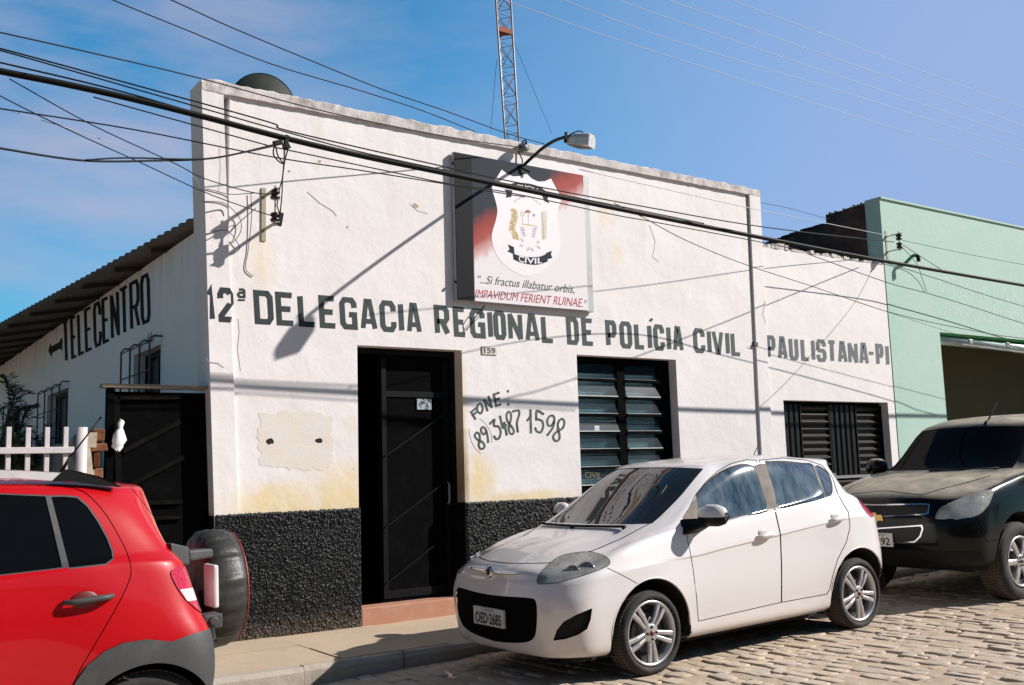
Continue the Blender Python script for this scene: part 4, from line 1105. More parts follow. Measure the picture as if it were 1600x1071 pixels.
for s, c in (('ODAIR LANCHES', [gs(372, 590), gs(1180, 745), gs(1180, 605), gs(366, 480)]), ('APOIO ANTONIO LIRA', [gs(402, 742), gs(1240, 900), gs(1240, 790), gs(398, 630)])):
    qf = quad(c); v, f = fit_text(s, 1, 1, bold=.01)
    b.add([onY(*qf(p.x, p.y), -.0055) for p in v], f)
obj('faded_lettering', b.vf(), FADED, GS)
# conduit hook on the green wall
cp = [onY(1414, 412, -.02), onY(1420, 406, -.08), onY(1426, 400.5, -.16), onY(1431, 399, -.2), onY(1434.5, 402, -.22), onY(1435.5, 409, -.22)]
ch_ = thing('conduit_hook', 'hooked green and black conduit pipe sticking out of the green wall', 'pipe', cp[0])
obj('pipe', MB().tube(crom(cp[:4], 5), .026, 8).vf(), plain('green_conduit', (0.02, 0.20, 0.10), .5), ch_, True)
obj('pipe_end', MB().tube(crom(cp[3:], 5), .03, 8).vf(), CABLE, ch_, True)
# ------------------------------------------------------------ yard: gate, fence, broken wall
GT = thing('yard_gate', 'tall black sheet metal gate with diagonal braces left of the station', 'gate', (2.4, .1, 0))
gx0, gx1, gz = 1.985, 2.93, 2.235
b = MB(); b.box((gx0 + .05, .12, .03), (gx1, .14, gz - .04)); obj('gate_leaf', b.vf(), BLACKPAINT, GT)
b = MB(); b.box((gx0, .07, -.02), (gx0 + .06, .15, gz - .015)); obj('post', b.vf(), BLACKPAINT, GT)
t0 = onY(160, 598, .05); t1 = onY(320, 603, .05)
b = MB(); b.box((t0.x, .03, gz - .012), (2.96, .16, gz + .02)); obj('lintel', b.vf(), dirty('weathered_lintel', (0.30, 0.24, 0.17), (0.12, 0.09, 0.06), .6, 12, .8), GT)
g6 = lambda x, y: onY(150 + x / 3.568, 560 + y / 3.568, .1)
b = MB(); w_ = .05
for a, c, w in (((110, 217), (472, 215), .045), ((150, 520), (470, 352), .04), ((165, 722), (485, 552), .04), ((275, 806), (480, 800), .035), ((300, 893), (480, 886), .03), ((113, 210), (125, 760), .05)):
    b.bar(g6(*a), g6(*c), .035, w)
obj('brace', b.vf(), dirty('gate_brace_paint', (0.005, 0.005, 0.0045), (0.04, 0.032, 0.022), .4, 9, .8, spec=.05), GT)
p = g6(118, 430)
b = MB(); rnd = random.Random(6); rings = []
for k, (z, r_) in enumerate(((.13, .012), (.10, .03), (.075, .022), (.06, .018), (.035, .035), (0, .048), (-.05, .058), (-.10, .05), (-.135, .02))):
    rings.append([(p.x + .05 * math.sin(z * 9) * .3 + r_ * math.cos(a) * rnd.uniform(.7, 1.25), p.y - .07 + r_ * .7 * math.sin(a) * rnd.uniform(.7, 1.25), p.z + z + rnd.uniform(-.008, .008)) for a in [j * math.pi / 5 for j in range(10)]])
v = [q for r_ in rings for q in r_]; f = [(i * 10 + k, i * 10 + (k + 1) % 10, (i + 1) * 10 + (k + 1) % 10, (i + 1) * 10 + k) for i in range(8) for k in range(10)] + [tuple(range(10)), tuple(reversed(range(80, 90)))]
tag(obj('plastic_bag', (v, f), plain('white_plastic', (0.78, 0.77, 0.76), .45, var=.05), base=p, smooth=True), 'crumpled white plastic bag tied to the black gate', 'bag')
# white picket fence
FN = thing('picket_fence', 'white metal picket fence with a round post beside the broken wall', 'fence', (1.0, -.02, 0))
fp = onY(128.4, 668, 0)
pc = [onY(x, 668, 0).x for x in (14, 44.2, 74.4, 103.1)]; step = (pc[3] - pc[0]) / 3
b = MB(); b.tube([(fp.x, 0, -.1), (fp.x, 0, fp.z)], .043, 16); obj('post', b.vf(), WHITEMETAL, FN, True)
r0 = onY(60, 699, -.02).z; r1 = onY(60, 709, -.02).z
b = MB(); b.box((-5, -.045, r1), (fp.x - .065, -.02, r0)); b.box((-5, -.045, .28), (fp.x - .045, -.02, .34)); obj('rail', b.vf(), WHITEMETAL, FN, bevel=.004)
zt = onY(44, 667.5, 0).z
for k in range(24):
    x = pc[3] - step * k
    if x < -5: break
    obj('picket', MB().box((x - .018, -.018, .05), (x + .018, .012, zt - .002 * (k % 3))).vf(), WHITEMETAL, FN, bevel=.003)
# low boundary wall running back, plastered, its street end broken open to the bricks
BWm = dirty('mossy_plaster', (0.40, 0.38, 0.33), (0.07, 0.065, 0.05), 0.8, 2.4, .9, bump=.5, lo=.42, hi=.62, stretch=(1, 1, .4))
BW = thing('boundary_wall', 'low mossy plastered wall with a broken brick end beside the gate', 'wall', (1.9, .1, 0))
b = MB(); n = 40; rnd = random.Random(12); tz = 1.80
for k in range(n):
    y0, y1 = .12 + 12 * k / n, .12 + 12 * (k + 1) / n
    h0, h1 = [1.82 + .06 * noise.noise((y * 1.7, 0, 0)) - (.03 if y > .6 else 0) for y in (y0, y1)]
    b.hexa([(1.80, y0, -.1), (1.96, y0, -.1), (1.96, y1, -.1), (1.80, y1, -.1), (1.80, y0, h0), (1.96, y0, h0), (1.96, y1, h1), (1.80, y1, h1)])
obj('plaster_face', b.vf(), BWm, BW)
BRK = dirty('broken_brick', (0.36, 0.13, 0.06), (0.10, 0.05, 0.03), .8, 10, .9, bump=.6, lo=.4, hi=.65)
b = MB(); z = .0
while z < 1.8:
    h = rnd.uniform(.05, .13); x0 = rnd.uniform(1.84, 1.89); x1 = rnd.uniform(1.925, 1.99)
    c = [(x0, rnd.uniform(.02, .07)), (x1, rnd.uniform(.0, .06)), (x1 - .01, .2), (x0 + .01, .2)]
    b.hexa([(p_ + rnd.uniform(-.01, .01), q_ + rnd.uniform(-.01, .01), z + rnd.uniform(0, .012)) for p_, q_ in c] + [(p_ + rnd.uniform(-.012, .012), q_ + rnd.uniform(-.01, .01), z + h - .006) for p_, q_ in c])
    z += h
o_ = obj('exposed_brick', b.vf(), BRK, BW, bevel=.014)
b = MB(); z = 0
while z < 1.78:
    h = rnd.uniform(.09, .2); w0 = rnd.uniform(1.865, 1.90)
    b.hexa([(1.785, .03, z), (w0, .04 + rnd.uniform(-.01, .01), z), (w0, .13, z), (1.785, .13, z), (1.785, .03, z + h), (w0 + rnd.uniform(-.03, .02), .04, z + h), (w0, .13, z + h), (1.785, .13, z + h)]); z += h
obj('plaster_end', b.vf(), dirty('torn_plaster', (0.44, 0.38, 0.30), (0.18, 0.12, 0.07), .7, 9, .9, bump=.6), BW)
# ------------------------------------------------------------ shrub tree with feathery leaves behind the fence
LEAF = NT('leaf_green'); ln = LEAF.noise(2.5, 3, .6)
LEAF.set(base=LEAF.ramp(ln, [(.35, (0.018, 0.035, 0.012)), (.65, (0.05, 0.085, 0.02))]), rough=.55); LEAF = LEAF.m
BARK = plain('bark', (0.10, 0.075, 0.05), .9, bump=.4)
def feather_tree(name, label, base, tips, seed, leafm, dens=16, spread=.5, ll=.03):
    r = thing(name, label, 'tree' if 'tree' in name else 'plant', base)
    rnd = random.Random(seed); br_ = MB(); lv = MB(); B = Vector(base)
    for tp in tips:
        tp = Vector(tp); mid = B.lerp(tp, .5) + Vector((rnd.uniform(-.2, .2), rnd.uniform(-.2, .2), .25))
        P = crom([B, mid, tp], 8); br_.tube(P, .02, 6, rads=[.04 * (1 - .8 * i / (len(P) - 1)) for i in range(len(P))])
        for k in range(dens):
            t_ = rnd.uniform(.45, 1.0); a = P[int(t_ * (len(P) - 1))]
            d = (tp - mid).normalized() * rnd.uniform(.3, 1) + Vector((rnd.uniform(-1, 1), rnd.uniform(-1, 1), rnd.uniform(-.35, .6)))
            d.normalize(); L = spread * rnd.uniform(.6, 1.1)
            Q = [a, a + d * L * .5 + Vector((0, 0, .03)), a + d * L + Vector((0, 0, -.06))]
            Q = crom(Q, 6); br_.tube(Q, .004, 4, cap=False)
            sd_ = d.cross(Vector((0, 0, 1))).normalized()
            for i in range(1, len(Q)):
                for s in (-1, 1):
                    c = Q[i]; e = sd_ * s + d * .5 + Vector((0, 0, rnd.uniform(-.3, .15))); e.normalize(); W_ = e.cross(Vector((rnd.uniform(-.4, .4), rnd.uniform(-.4, .4), 1))).normalized() * ll * .32
                    l = ll * rnd.uniform(2.0, 3.6) * (1 - .4 * abs(i / len(Q) - .45))
                    lv.add([c, c + e * l * .5 + W_, c + e * l, c + e * l * .5 - W_], [(0, 1, 2, 3)])
    obj('trunk', br_.vf(), BARK, r, True); obj('crown', lv.vf(), leafm, r)
    return r
b0 = onY(-10, 760, 2.4); b0.z = 0
feather_tree('feathery_tree', 'dark feathery-leaved young tree against the side wall', (b0.x, 2.4, 0), [onY(24, 612, 2.2), onY(14, 650, 2.0), onY(42, 636, 2.6), onY(64, 690, 2.1), onY(30, 690, 1.7), onY(-30, 640, 2.3), onY(-10, 700, 2.0), onY(90, 700, 2.4), onY(58, 718, 2.0)], 4, LEAF, 20, .36, .034)
LEAF2 = plain('light_leaf_green', (0.12, 0.20, 0.03), .55, var=.4, nscale=12)
b1 = onY(2, 760, 1.2); b1.z = 0
feather_tree('yard_bush', 'bright green low bush behind the white pickets', (b1.x, 1.2, 0), [onY(10, 690, 1.1), onY(26, 680, 1.2), onY(-14, 695, 1.0), onY(28, 712, 1.1), onY(6, 730, 1.2)], 9, LEAF2, 12, .22, .035)
# ------------------------------------------------------------ lattice mast and dish behind the parapet
TY = 6.0
bl, tl, brr, trr = onY(789.2, 216, TY), onY(774.6, 0, TY), onY(810.5, 216, TY), onY(798, 0, TY)
zl = tl.z + 2.2; base_z = 3.9
def ext(a, c, z): k = (z - a.z) / (c.z - a.z); return a + (c - a) * k
MT = thing('lattice_mast', 'slim rusty three-legged lattice radio mast rising behind the parapet', 'antenna mast', (bl.x, TY, base_z))
GALV = dirty('galvanised_leg', (0.34, 0.30, 0.29), (0.14, 0.05, 0.03), .6, 9, .5, .5)
legs = [(ext(bl, tl, base_z), ext(bl, tl, zl)), (ext(brr, trr, base_z), ext(brr, trr, zl))]
w3 = (legs[1][0] - legs[0][0]).length
legs.append(tuple((legs[0][i] + legs[1][i]) / 2 + Vector((0, w3 * .8, 0)) for i in (0, 1)))
for a, c in legs: obj('mast_leg', MB().tube([a, c], .019, 8).vf(), GALV, MT, True)
b = MB(); nP = 15
for i in range(3):
    A0, A1 = legs[i]; B0, B1 = legs[(i + 1) % 3]
    for k in range(nP):
        u0, u1 = k / nP, (k + .72) / nP
        p0, p1, q0, q1 = A0.lerp(A1, u0), A0.lerp(A1, u1), B0.lerp(B1, u0), B0.lerp(B1, u1)
        b.tube([p0, q1], .007, 5); b.tube([q0, p1], .007, 5); b.tube([p1, q1], .006, 5); b.tube([p0, q0], .006, 5)
obj('mast_brace', b.vf(), dirty('rusty_brace', (0.16, 0.13, 0.12), (0.12, 0.05, 0.03), .6, 9, .6, .3), MT, True)
zc = onY(788, 47, TY).z; u_ = (zc - base_z) / (zl - base_z)
c3_ = [l[0].lerp(l[1], u_) for l in legs]
b = MB()
for i in range(3):
    a, c = c3_[i], c3_[(i + 1) % 3]; b.bar(a, c, .02, .10)
obj('mast_collar', b.vf(), dirty('rust_plate', (0.30, 0.10, 0.05), (0.13, 0.05, 0.03), .6, 12, .8), MT)
b = MB(); b.tube([onY(801, 61, TY), onY(862, 209, 8.5)], .004, 4); b.tube([onY(776, 95, TY), onY(766.5, 206, 8.5)], .004, 4); b.tube([onY(776, 95, TY), onY(766.5, 206, 8.5) ], .003, 4)
obj('guy_wire', b.vf(), CABLE, MT)
dc = onY(413, 160, 7.0)
DS = thing('satellite_dish', 'dark green mesh satellite dish peeping over the left parapet corner', 'satellite dish', (dc.x, dc.y, 4.0))
axd = Vector((.25, -.35, .9)).normalized()
axd = (CAM - dc).normalized(); axd = (axd + Vector((.15, 0, .30))).normalized()
rr_ = 51 / FPX * (dc - CAM).dot(FWD)
b = MB(); b.lathe([(rr_ * k / 10, .30 * rr_ * (k / 10) ** 2) for k in range(11)] + [(rr_ * 1.005, .30 * rr_ + .012), (rr_ * 1.005, .30 * rr_ - .012)], dc, -axd, 40)
obj('dish', b.vf(), dirty('dish_dark_green', (0.018, 0.026, 0.020), (0.05, 0.045, 0.03), .5, 5, .7), DS, True)
b = MB(); b.tube([(dc.x, dc.y + .25, 4.0), (dc.x, dc.y + .25, dc.z - .1)], .03, 8); obj('mount_pole', b.vf(), GREYSTEEL, DS, True)
# ------------------------------------------------------------ overhead wires
def wire(label, pts, r, m=None, cat='cable', ys=None, name='overhead_wire', jit=0.0, sub_=6, group='overhead wires'):
    P = []
    for i, q in enumerate(pts):
        y = q[2] if len(q) > 2 else ys
        P.append(onY(q[0], q[1], y))
    P = crom(P, sub_)
    if not 0 < pts[0][0] < 1600 or pts[0][1] < 0: P.insert(0, P[0] + (P[0] - P[1]).normalized() * 16)
    if not 0 < pts[-1][0] < 1600 or pts[-1][1] < 0: P.append(P[-1] + (P[-1] - P[-2]).normalized() * 16)
    o = obj(name, MB().tube(P, r, 6).vf(), m or CABLE, base=P[len(P) // 2], smooth=True)
    return tag(o, label, cat, group)
YC = -1.48
main = [(-60, 96), (0, 110), (100, 130), (200, 152), (320, 182), (445, 215), (570, 244), (700, 271), (800, 292), (1000, 333), (1200, 373), (1400, 411), (1600, 446), (1700, 462)]
wire('thick black bundled cable sweeping across the whole station front', main, .019, ys=YC)
w2 = [(a, c + 3.2 * (1.5 - a / 1600)) for a, c in main]
wire('second black conductor hugging the underside of the thick cable', w2, .010, ys=YC + .02)
wire('thin wire skimming just above the thick cable from the left', [(-60, 63), (0, 76), (210, 133), (420, 191), (455, 206), (700, 262), (800, 284), (1000, 322), (1200, 356), (1397, 378.6, -.3)], .0065, ys=YC)
wire('lower of the two close wires above the thick cable', [(-60, 66), (0, 79), (210, 139), (420, 199), (560, 237), (700, 267.5), (760, 281), (900, 309), (1000, 329), (1100, 349.5)], .006, ys=YC)
wire('wire joining the thick cable near the left pilaster', [(-60, 84), (0, 98), (200, 146), (420, 211), (470, 222)], .007, ys=YC)
wire('highest dark wire on the left, ending at the insulator by the floodlight', [(-60, 38, -2.2), (0, 51, -2), (150, 84.5, -1.5), (312, 122.6, -1), (510, 175, -.6), (700, 214, -.3), (817, 231, -.13)], .0055)
wire('slack wire just under the thick cable across the wall', [(146, 152, YC), (290, 192, YC), (420, 228, YC), (451, 235, YC), (635, 274, YC), (700, 287, YC), (799, 302, YC), (960, 336, YC), (1010, 345, YC), (1160, 373, YC), (1250, 391, YC)], .0055)
wire('long sagging wire below the thick cable reaching the signboard', [(-60, 161, YC), (0, 170, YC), (210, 203, YC), (423, 245, YC), (560, 266, YC), (700, 288.5, YC), (820, 308, YC)], .0055)
wire('paired sagging service drop coming in from the left edge', [(-60, 221, -2.5), (0, 232, -2.3), (128, 251, -2.0), (235, 251.5, -1.8), (336, 247, -1.6), (426, 227, YC)], .0075)
wire('second strand of the sagging service drop', [(134, 250.5, -2.0), (198, 247, -1.85), (300, 249, -1.7), (350, 244.5, -1.6), (426, 229, YC)], .006)
wire('wire slanting down to the upper spool on the white wall', [(15, 123.6, -1.5), (141, 194, -1.1), (269, 253.7, -.75), (319, 279, -.6), (393, 300.7, -.4), (431, 304, -.30)], .005)
wire('wire slanting down to the lower spool on the white wall', [(-60, 113, -1.9), (0, 150, -1.6), (111, 205, -1.2), (218, 253.7, -.85), (316, 299, -.6), (383, 324, -.42), (430, 339, -.30)], .005)
wire('thin pale wire left of the parapet corner', [(20, 175, -1.5), (150, 215, -1.0), (292, 270, -.4), (312, 296, -.04)], .003, PALEWIRE)
wire('dark wavy wire rising from behind the parapet to the upper left', [(120, -28, 1.0), (176, 0, 1.0), (286, 45, 1.2), (423, 100, 1.5), (560, 141, 2), (658, 172.5, 2.4), (742, 206, 2.8)], .007)
wire('dark wavy wire meeting the lattice mast from the upper left', [(200, -28, 1.2), (267, 0, 1.3), (363, 43.7, 1.5), (498, 100, 2), (600, 141, 2.6), (700, 175, 3.2), (790, 208, 3.9), (850, 225, 4.2)], .008)
for lab, pts in (('lowest of the five pale sky wires, passing in front of the mast', [(700, -32), (788, 0), (930, 51), (1120, 112), (1330, 180), (1600, 262), (1700, 292)]), ('second lowest of the five pale sky wires', [(800, -32), (880, 0), (1050, 63), (1330, 148), (1600, 236), (1700, 268)]), ('middle one of the five pale sky wires', [(880, -32), (965, 0), (1100, 48), (1330, 126), (1600, 216), (1700, 248)]), ('second highest of the five pale sky wires', [(960, -32), (1043, 0), (1180, 48), (1400, 125), (1600, 197), (1700, 232)]), ('topmost of the five pale sky wires in the right corner', [(1050, -34), (1141, 0), (1300, 59), (1450, 115), (1600, 169), (1700, 205)])):
    wire(lab, pts, .0048, PALEWIRE, ys=1.2 if 'lowest' in lab else 1.0)
wire('wire crossing from the thick cable down over the annex to the right edge', [(960, 318, YC), (1005, 340, -1.2), (1070, 375, -.9), (1160, 412, -.7), (1270, 448, -.7), (1400, 491, -.7), (1536, 520, -.8), (1600, 529, -.9), (1700, 540, -1)], .005)
wire('thin companion wire low over the annex and the green opening', [(1290, 455, -.6), (1400, 492, -.6), (1480, 518, -.6), (1600, 556, -.6), (1700, 588, -.6)], .003)
wire('dark line built as a wire close along the green wall below the thick cable', [(1262, 397, -.35), (1384, 441, -.2), (1447, 458, -.2), (1520, 480, -.2), (1600, 506, -.2), (1700, 535, -.2)], .006)  # thin tube traced along a dark line on the wall
wire('thin wire leaving the green wall spools to the right', [(1411, 376, -.24), (1500, 395, -.3), (1600, 414, -.4), (1700, 432, -.5)], .004)
wire('thin pale wire reaching the green wall spools from over the annex', [(905, 265, -1.2), (1160, 323, -.8), (1290, 349, -.5), (1380, 367, -.3), (1404, 372, -.22)], .0045, PALEWIRE)
wire('thin pale wire between the right pilaster and the dark brick wall', [(1186, 317, .3), (1230, 325, .6), (1290, 341, .8), (1350, 352, .9)], .0035)
wire('short drop wire from the green wall spools to the thick cable', [(1411, 383, -.25), (1440, 402, -.6), (1470, 421, -1.2), (1478, 425, YC)], .0045)
wire('thin drop wire hanging from the green wall spools down to a wall clip', [(1408, 385, -.2), (1432, 412, -.1), (1441, 436, -.04), (1448, 456, -.02)], .004)
# dead-end clamp with the two drop wires
cpx = onY(445, 222, YC)
CL = thing('cable_clamp', 'black dead-end clamps hanging from the thick cable with looped drop wires', 'cable clamp', cpx)
b = MB(); b.bar(onY(449, 212, YC), onY(446.5, 224, YC), .03, .035); b.bar(onY(427, 225, YC), onY(441, 222, YC), .03, .04); b.bar(onY(446, 223, YC), onY(451, 233, YC), .03, .04); b.bar(onY(444, 226, YC), onY(444.5, 232, YC), .025, .03)
obj('clamp', b.vf(), CABLE, CL, bevel=.004)
b = MB()
for pts in ([(429, 228, YC), (427, 240, YC), (433, 250, YC), (443, 255, YC), (444, 232, YC)], [(431, 229, YC), (434, 243, YC), (440, 252, YC), (444, 257, YC)], [(445, 233, YC), (443.5, 255, -1.3), (441, 280, -.8), (437, 295, -.5), (435, 303, -.33)], [(450, 234, YC), (445, 252, -1.3), (441.5, 280, -.8), (440.5, 305, -.5), (438, 332, -.33)], [(434, 313, -.3), (433, 322, -.32), (437, 333, -.33)]):
    b.tube(crom([onY(*q) for q in pts], 5), .006, 5)
b.bar(onY(439.5, 333, -.33), onY(436, 353, -.33), .03, .04)
obj('drop_wire', b.vf(), CABLE, CL)
b = MB()
for pts in ([(312, 296, -.035), (330, 297, -.04), (360, 304, -.05), (400, 302, -.15), (428, 305, -.28)], [(316, 315, -.035), (350, 318, -.04), (374, 340, -.03), (376, 362, -.03), (362, 380, -.02), (352, 370, -.02), (357, 385, -.02)], [(322, 366, -.035), (352, 360, -.03), (366, 372, -.03), (374, 390, -.02), (356, 398, -.02)], [(392, 302, -.02), (393, 340, -.02), (388, 390, -.01), (384, 420, -.01), (396, 432, -.01)], [(345, 380, -.02), (372, 350, -.02), (400, 325, -.15)], [(322, 332, -.035), (345, 328, -.035), (350, 338, -.03)]):
    b.tube(crom([onY(*q) for q in pts], 5), .004, 5)
tag(obj('loose_wires', b.vf(), plain('old_wire', (0.10, 0.11, 0.10), .6), base=onY(385, 350, 0), smooth=True), 'tangle of old loose wires stapled on the white wall by the left pilaster', 'wire')
b = MB(); b.tube(crom([onY(758, 477, -.1), onY(745, 493, -.08), onY(735, 508, -.04), onY(728, 517, -.01)], 5), .006, 5); b.tube(crom([onY(757, 477, -.1), onY(752, 490, -.06), onY(742, 502, -.05), onY(728, 516, -.02)], 5), .004, 5)
tag(obj('loose_wires', b.vf(), CABLE, base=onY(745, 495, -.05), smooth=True), 'short black wire ends dangling from under the emblem signboard', 'wire')

b = MB(); qf = quad([(914, 747.5), (940, 748.5), (940, 738.5), (914, 737.5)]); v, f = fit_text('CIVIL', 1, 1, bold=0)
b.add([onY(*qf(p.x, p.y), .103) for p in v], f); sub('faint_lettering', b, plain('yellow_letter', (0.16, 0.14, 0.05), .7), WF)
# ------------------------------------------------------------ car kit: a body skin lofted through belts that wrap the car, panels cut out of it
def pt_in(poly, x, y):
    c = False; n = len(poly); j = n - 1
    for i in range(n):
        xi, yi = poly[i]; xj, yj = poly[j]
        if (yi > y) != (yj > y) and x < (xj - xi) * (y - yi) / (yj - yi) + xi: c = not c
        j = i
    return c
def lerpv(a, b, t): return tuple(p.lerp(q, t) if isinstance(p, Vector) else p + (q - p) * t for p, q in zip(a, b))
def split_face(face, key, a, b):
    """split a face (list of vertices) by the line a->b in key space: (left part, right part)"""
    ax, ay = a; dx, dy = b[0] - ax, b[1] - ay
    L = []; Rr = []; n = len(face)
    ds = []
    for v in face:
        x, y = key(v); ds.append(dx * (y - ay) - dy * (x - ax))
    for i in range(n):
        v, w = face[i], face[(i + 1) % n]; d, e = ds[i], ds[(i + 1) % n]
        if d >= 0: L.append(v)
        if d <= 0: Rr.append(v)
        if (d > 0 and e < 0) or (d < 0 and e > 0):
            m = lerpv(v, w, d / (d - e)); L.append(m); Rr.append(m)
    return (L if len(L) > 2 and any(d > 0 for d in ds) else None), (Rr if len(Rr) > 2 and any(d < 0 for d in ds) else None)
def area2(poly): return sum(poly[i - 1][0] * poly[i][1] - poly[i][0] * poly[i - 1][1] for i in range(len(poly))) / 2
def carve(faces, poly, key, ok=None):
    """cut the polygon out of the faces: returns (inside, outside)"""
    poly = [(p[0], p[1]) for p in poly]
    if area2(poly) < 0: poly = poly[::-1]
    bx0, bx1 = min(p[0] for p in poly), max(p[0] for p in poly); by0, by1 = min(p[1] for p in poly), max(p[1] for p in poly)
    tris = None; ins = []; outs = []
    n = len(poly)
    for f in faces:
        if ok is not None and not ok(f): outs.append(f); continue
        k = [key(v) for v in f]
        x0 = min(p[0] for p in k); x1 = max(p[0] for p in k); y0 = min(p[1] for p in k); y1 = max(p[1] for p in k)
        if x1 < bx0 or x0 > bx1 or y1 < by0 or y0 > by1: outs.append(f); continue
        touch = False
        for i in range(n):
            p, q = poly[i - 1], poly[i]
            if max(p[0], q[0]) < x0 or min(p[0], q[0]) > x1 or max(p[1], q[1]) < y0 or min(p[1], q[1]) > y1: continue
            touch = True; break
        if not touch:
            cx = sum(p[0] for p in k) / len(k); cy = sum(p[1] for p in k) / len(k)
            (ins if pt_in(poly, cx, cy) else outs).append(f); continue
        if tris is None:
            tris = []
            for t in tessellate_polygon([[Vector((p[0], p[1], 0)) for p in poly]]):
                T = [poly[i] for i in t]
                if area2(T) < 0: T = T[::-1]
                if abs(area2(T)) > 1e-12: tris.append(T)
        rest = [f]
        for T in tris:
            nr = []
            for g in rest:
                cur = g
                for i in range(3):
                    if cur is None: break
                    L, Q = split_face(cur, key, T[i], T[(i + 1) % 3])
                    if Q is not None: nr.append(Q)
                    cur = L
                if cur is not None: ins.append(cur)
            rest = nr
        outs += rest
    return ins, outs
def hspl(P, T, t):
    """non-uniform cubic through P at knots T"""
    n = len(P)
    i = 0
    while i < n - 2 and t > T[i + 1]: i += 1
    h = T[i + 1] - T[i]; s = (t - T[i]) / h
    def tan(j):
        if j == 0: return (P[1] - P[0]) / (T[1] - T[0])
        if j == n - 1: return (P[-1] - P[-2]) / (T[-1] - T[-2])
        a = (P[j] - P[j - 1]) / (T[j] - T[j - 1]); b = (P[j + 1] - P[j]) / (T[j + 1] - T[j])
        w = (T[j + 1] - T[j]) / (T[j + 1] - T[j - 1])
        return a * w + b * (1 - w)
    m0, m1 = tan(i) * h, tan(i + 1) * h
    s2, s3 = s * s, s * s * s
    return P[i] * (2 * s3 - 3 * s2 + 1) + m0 * (s3 - 2 * s2 + s) + P[i + 1] * (-2 * s3 + 3 * s2) + m1 * (s3 - s2)
class Skin:
    def __init__(s, rings, nu=6, nv=5, sharp=()):
        """rings: belts of (x, halfwidth, z), front centre to rear centre. near side is y<0"""
        J = len(rings); I = len(rings[0])
        R_ = [[Vector((x, -w, z)) for x, w, z in r] for r in rings]
        full = [[Vector((r[2].x, -r[2].y, r[2].z)), Vector((r[1].x, -r[1].y, r[1].z))] + r + [Vector((r[-2].x, -r[-2].y, r[-2].z)), Vector((r[-3].x, -r[-3].y, r[-3].z))] for r in R_]
        n = len(full[0])
        TU = [0]
        for i in range(1, n): TU.append(TU[-1] + max(.02, sum((full[j][i] - full[j][i - 1]).length ** .5 for j in range(J - 2)) / (J - 2)))
        us = []
        for i in range(I - 1):
            for k in range(nu): us.append(i + k / nu)
        us.append(I - 1)
        cols = []
        for u in us:
            i = min(int(u), I - 2); tt = TU[i + 2] + (TU[i + 3] - TU[i + 2]) * (u - i)
            cols.append([hspl(full[j], TU, tt) for j in range(J)])
        TV = [0]
        for j in range(1, J): TV.append(TV[-1] + max(.02, sum((c[j] - c[j - 1]).length ** .5 for c in cols) / len(cols)))
        vs = []
        for j in range(J - 1):
            for k in range(nv): vs.append(j + k / nv)
        vs.append(J - 1)
        cuts = [0] + sorted(sharp) + [J - 1]
        G = []
        for c in cols:
            L = []
            for v in vs:
                j = min(int(v), J - 2); tt = TV[j] + (TV[j + 1] - TV[j]) * (v - j)
                for a, b in zip(cuts, cuts[1:]):
                    if a <= v <= b: break
                L.append(hspl(c[a:b + 1], TV[a:b + 1], tt))
            G.append(L)
        s.us, s.vs, s.G = us, vs, G
        NU, NV = len(us), len(vs)
        N = [[None] * NV for _ in range(NU)]
        def g(i, j):
            if i < 0: q = G[-i][j]; return Vector((q.x, -q.y, q.z))
            if i >= NU: q = G[2 * NU - 2 - i][j]; return Vector((q.x, -q.y, q.z))
            return G[i][j]
        for i in range(NU):
            for j in range(NV):
                du = g(i + 1, j) - g(i - 1, j)
                if j == NV - 1: dv = None; nn = Vector((0, 0, 1))
                else:
                    dv = G[i][min(j + 1, NV - 1)] - G[i][max(0, j - 1)]
                    nn = du.cross(dv)
                    if nn.length < 1e-9: nn = Vector((0, 0, 1))
                N[i][j] = nn.normalized()
        c = G[NU // 2][NV // 3]
        sgn = 1 if N[NU // 2][NV // 3].y < 0 else -1
        for i in range(NU):
            for j in range(NV):
                if j < NV - 1: N[i][j] *= sgn
        s.faces = []
        for i in range(NU - 1):
            for j in range(NV - 1):
                q = [(i, j), (i + 1, j), (i + 1, j + 1), (i, j + 1)]
                f = []
                for a, b in q:
                    p = G[a][b]
                    if f and (p - f[-1][0]).length < 1e-6: continue
                    f.append((p, N[a][b], us[a], vs[b]))
                if len(f) > 2 and (f[0][0] - f[-1][0]).length < 1e-6: f.pop()
                if len(f) < 3: continue
                nn = (f[1][0] - f[0][0]).cross(f[2][0] - f[0][0])
                if nn.dot(f[0][1] + f[1][1] + f[2][1]) < 0: f = f[::-1]
                s.faces.append(f)
    def at(s, u, v):
        i = min(range(len(s.us)), key=lambda k: abs(s.us[k] - u)); j = min(range(len(s.vs)), key=lambda k: abs(s.vs[k] - v)); return s.G[i][j]
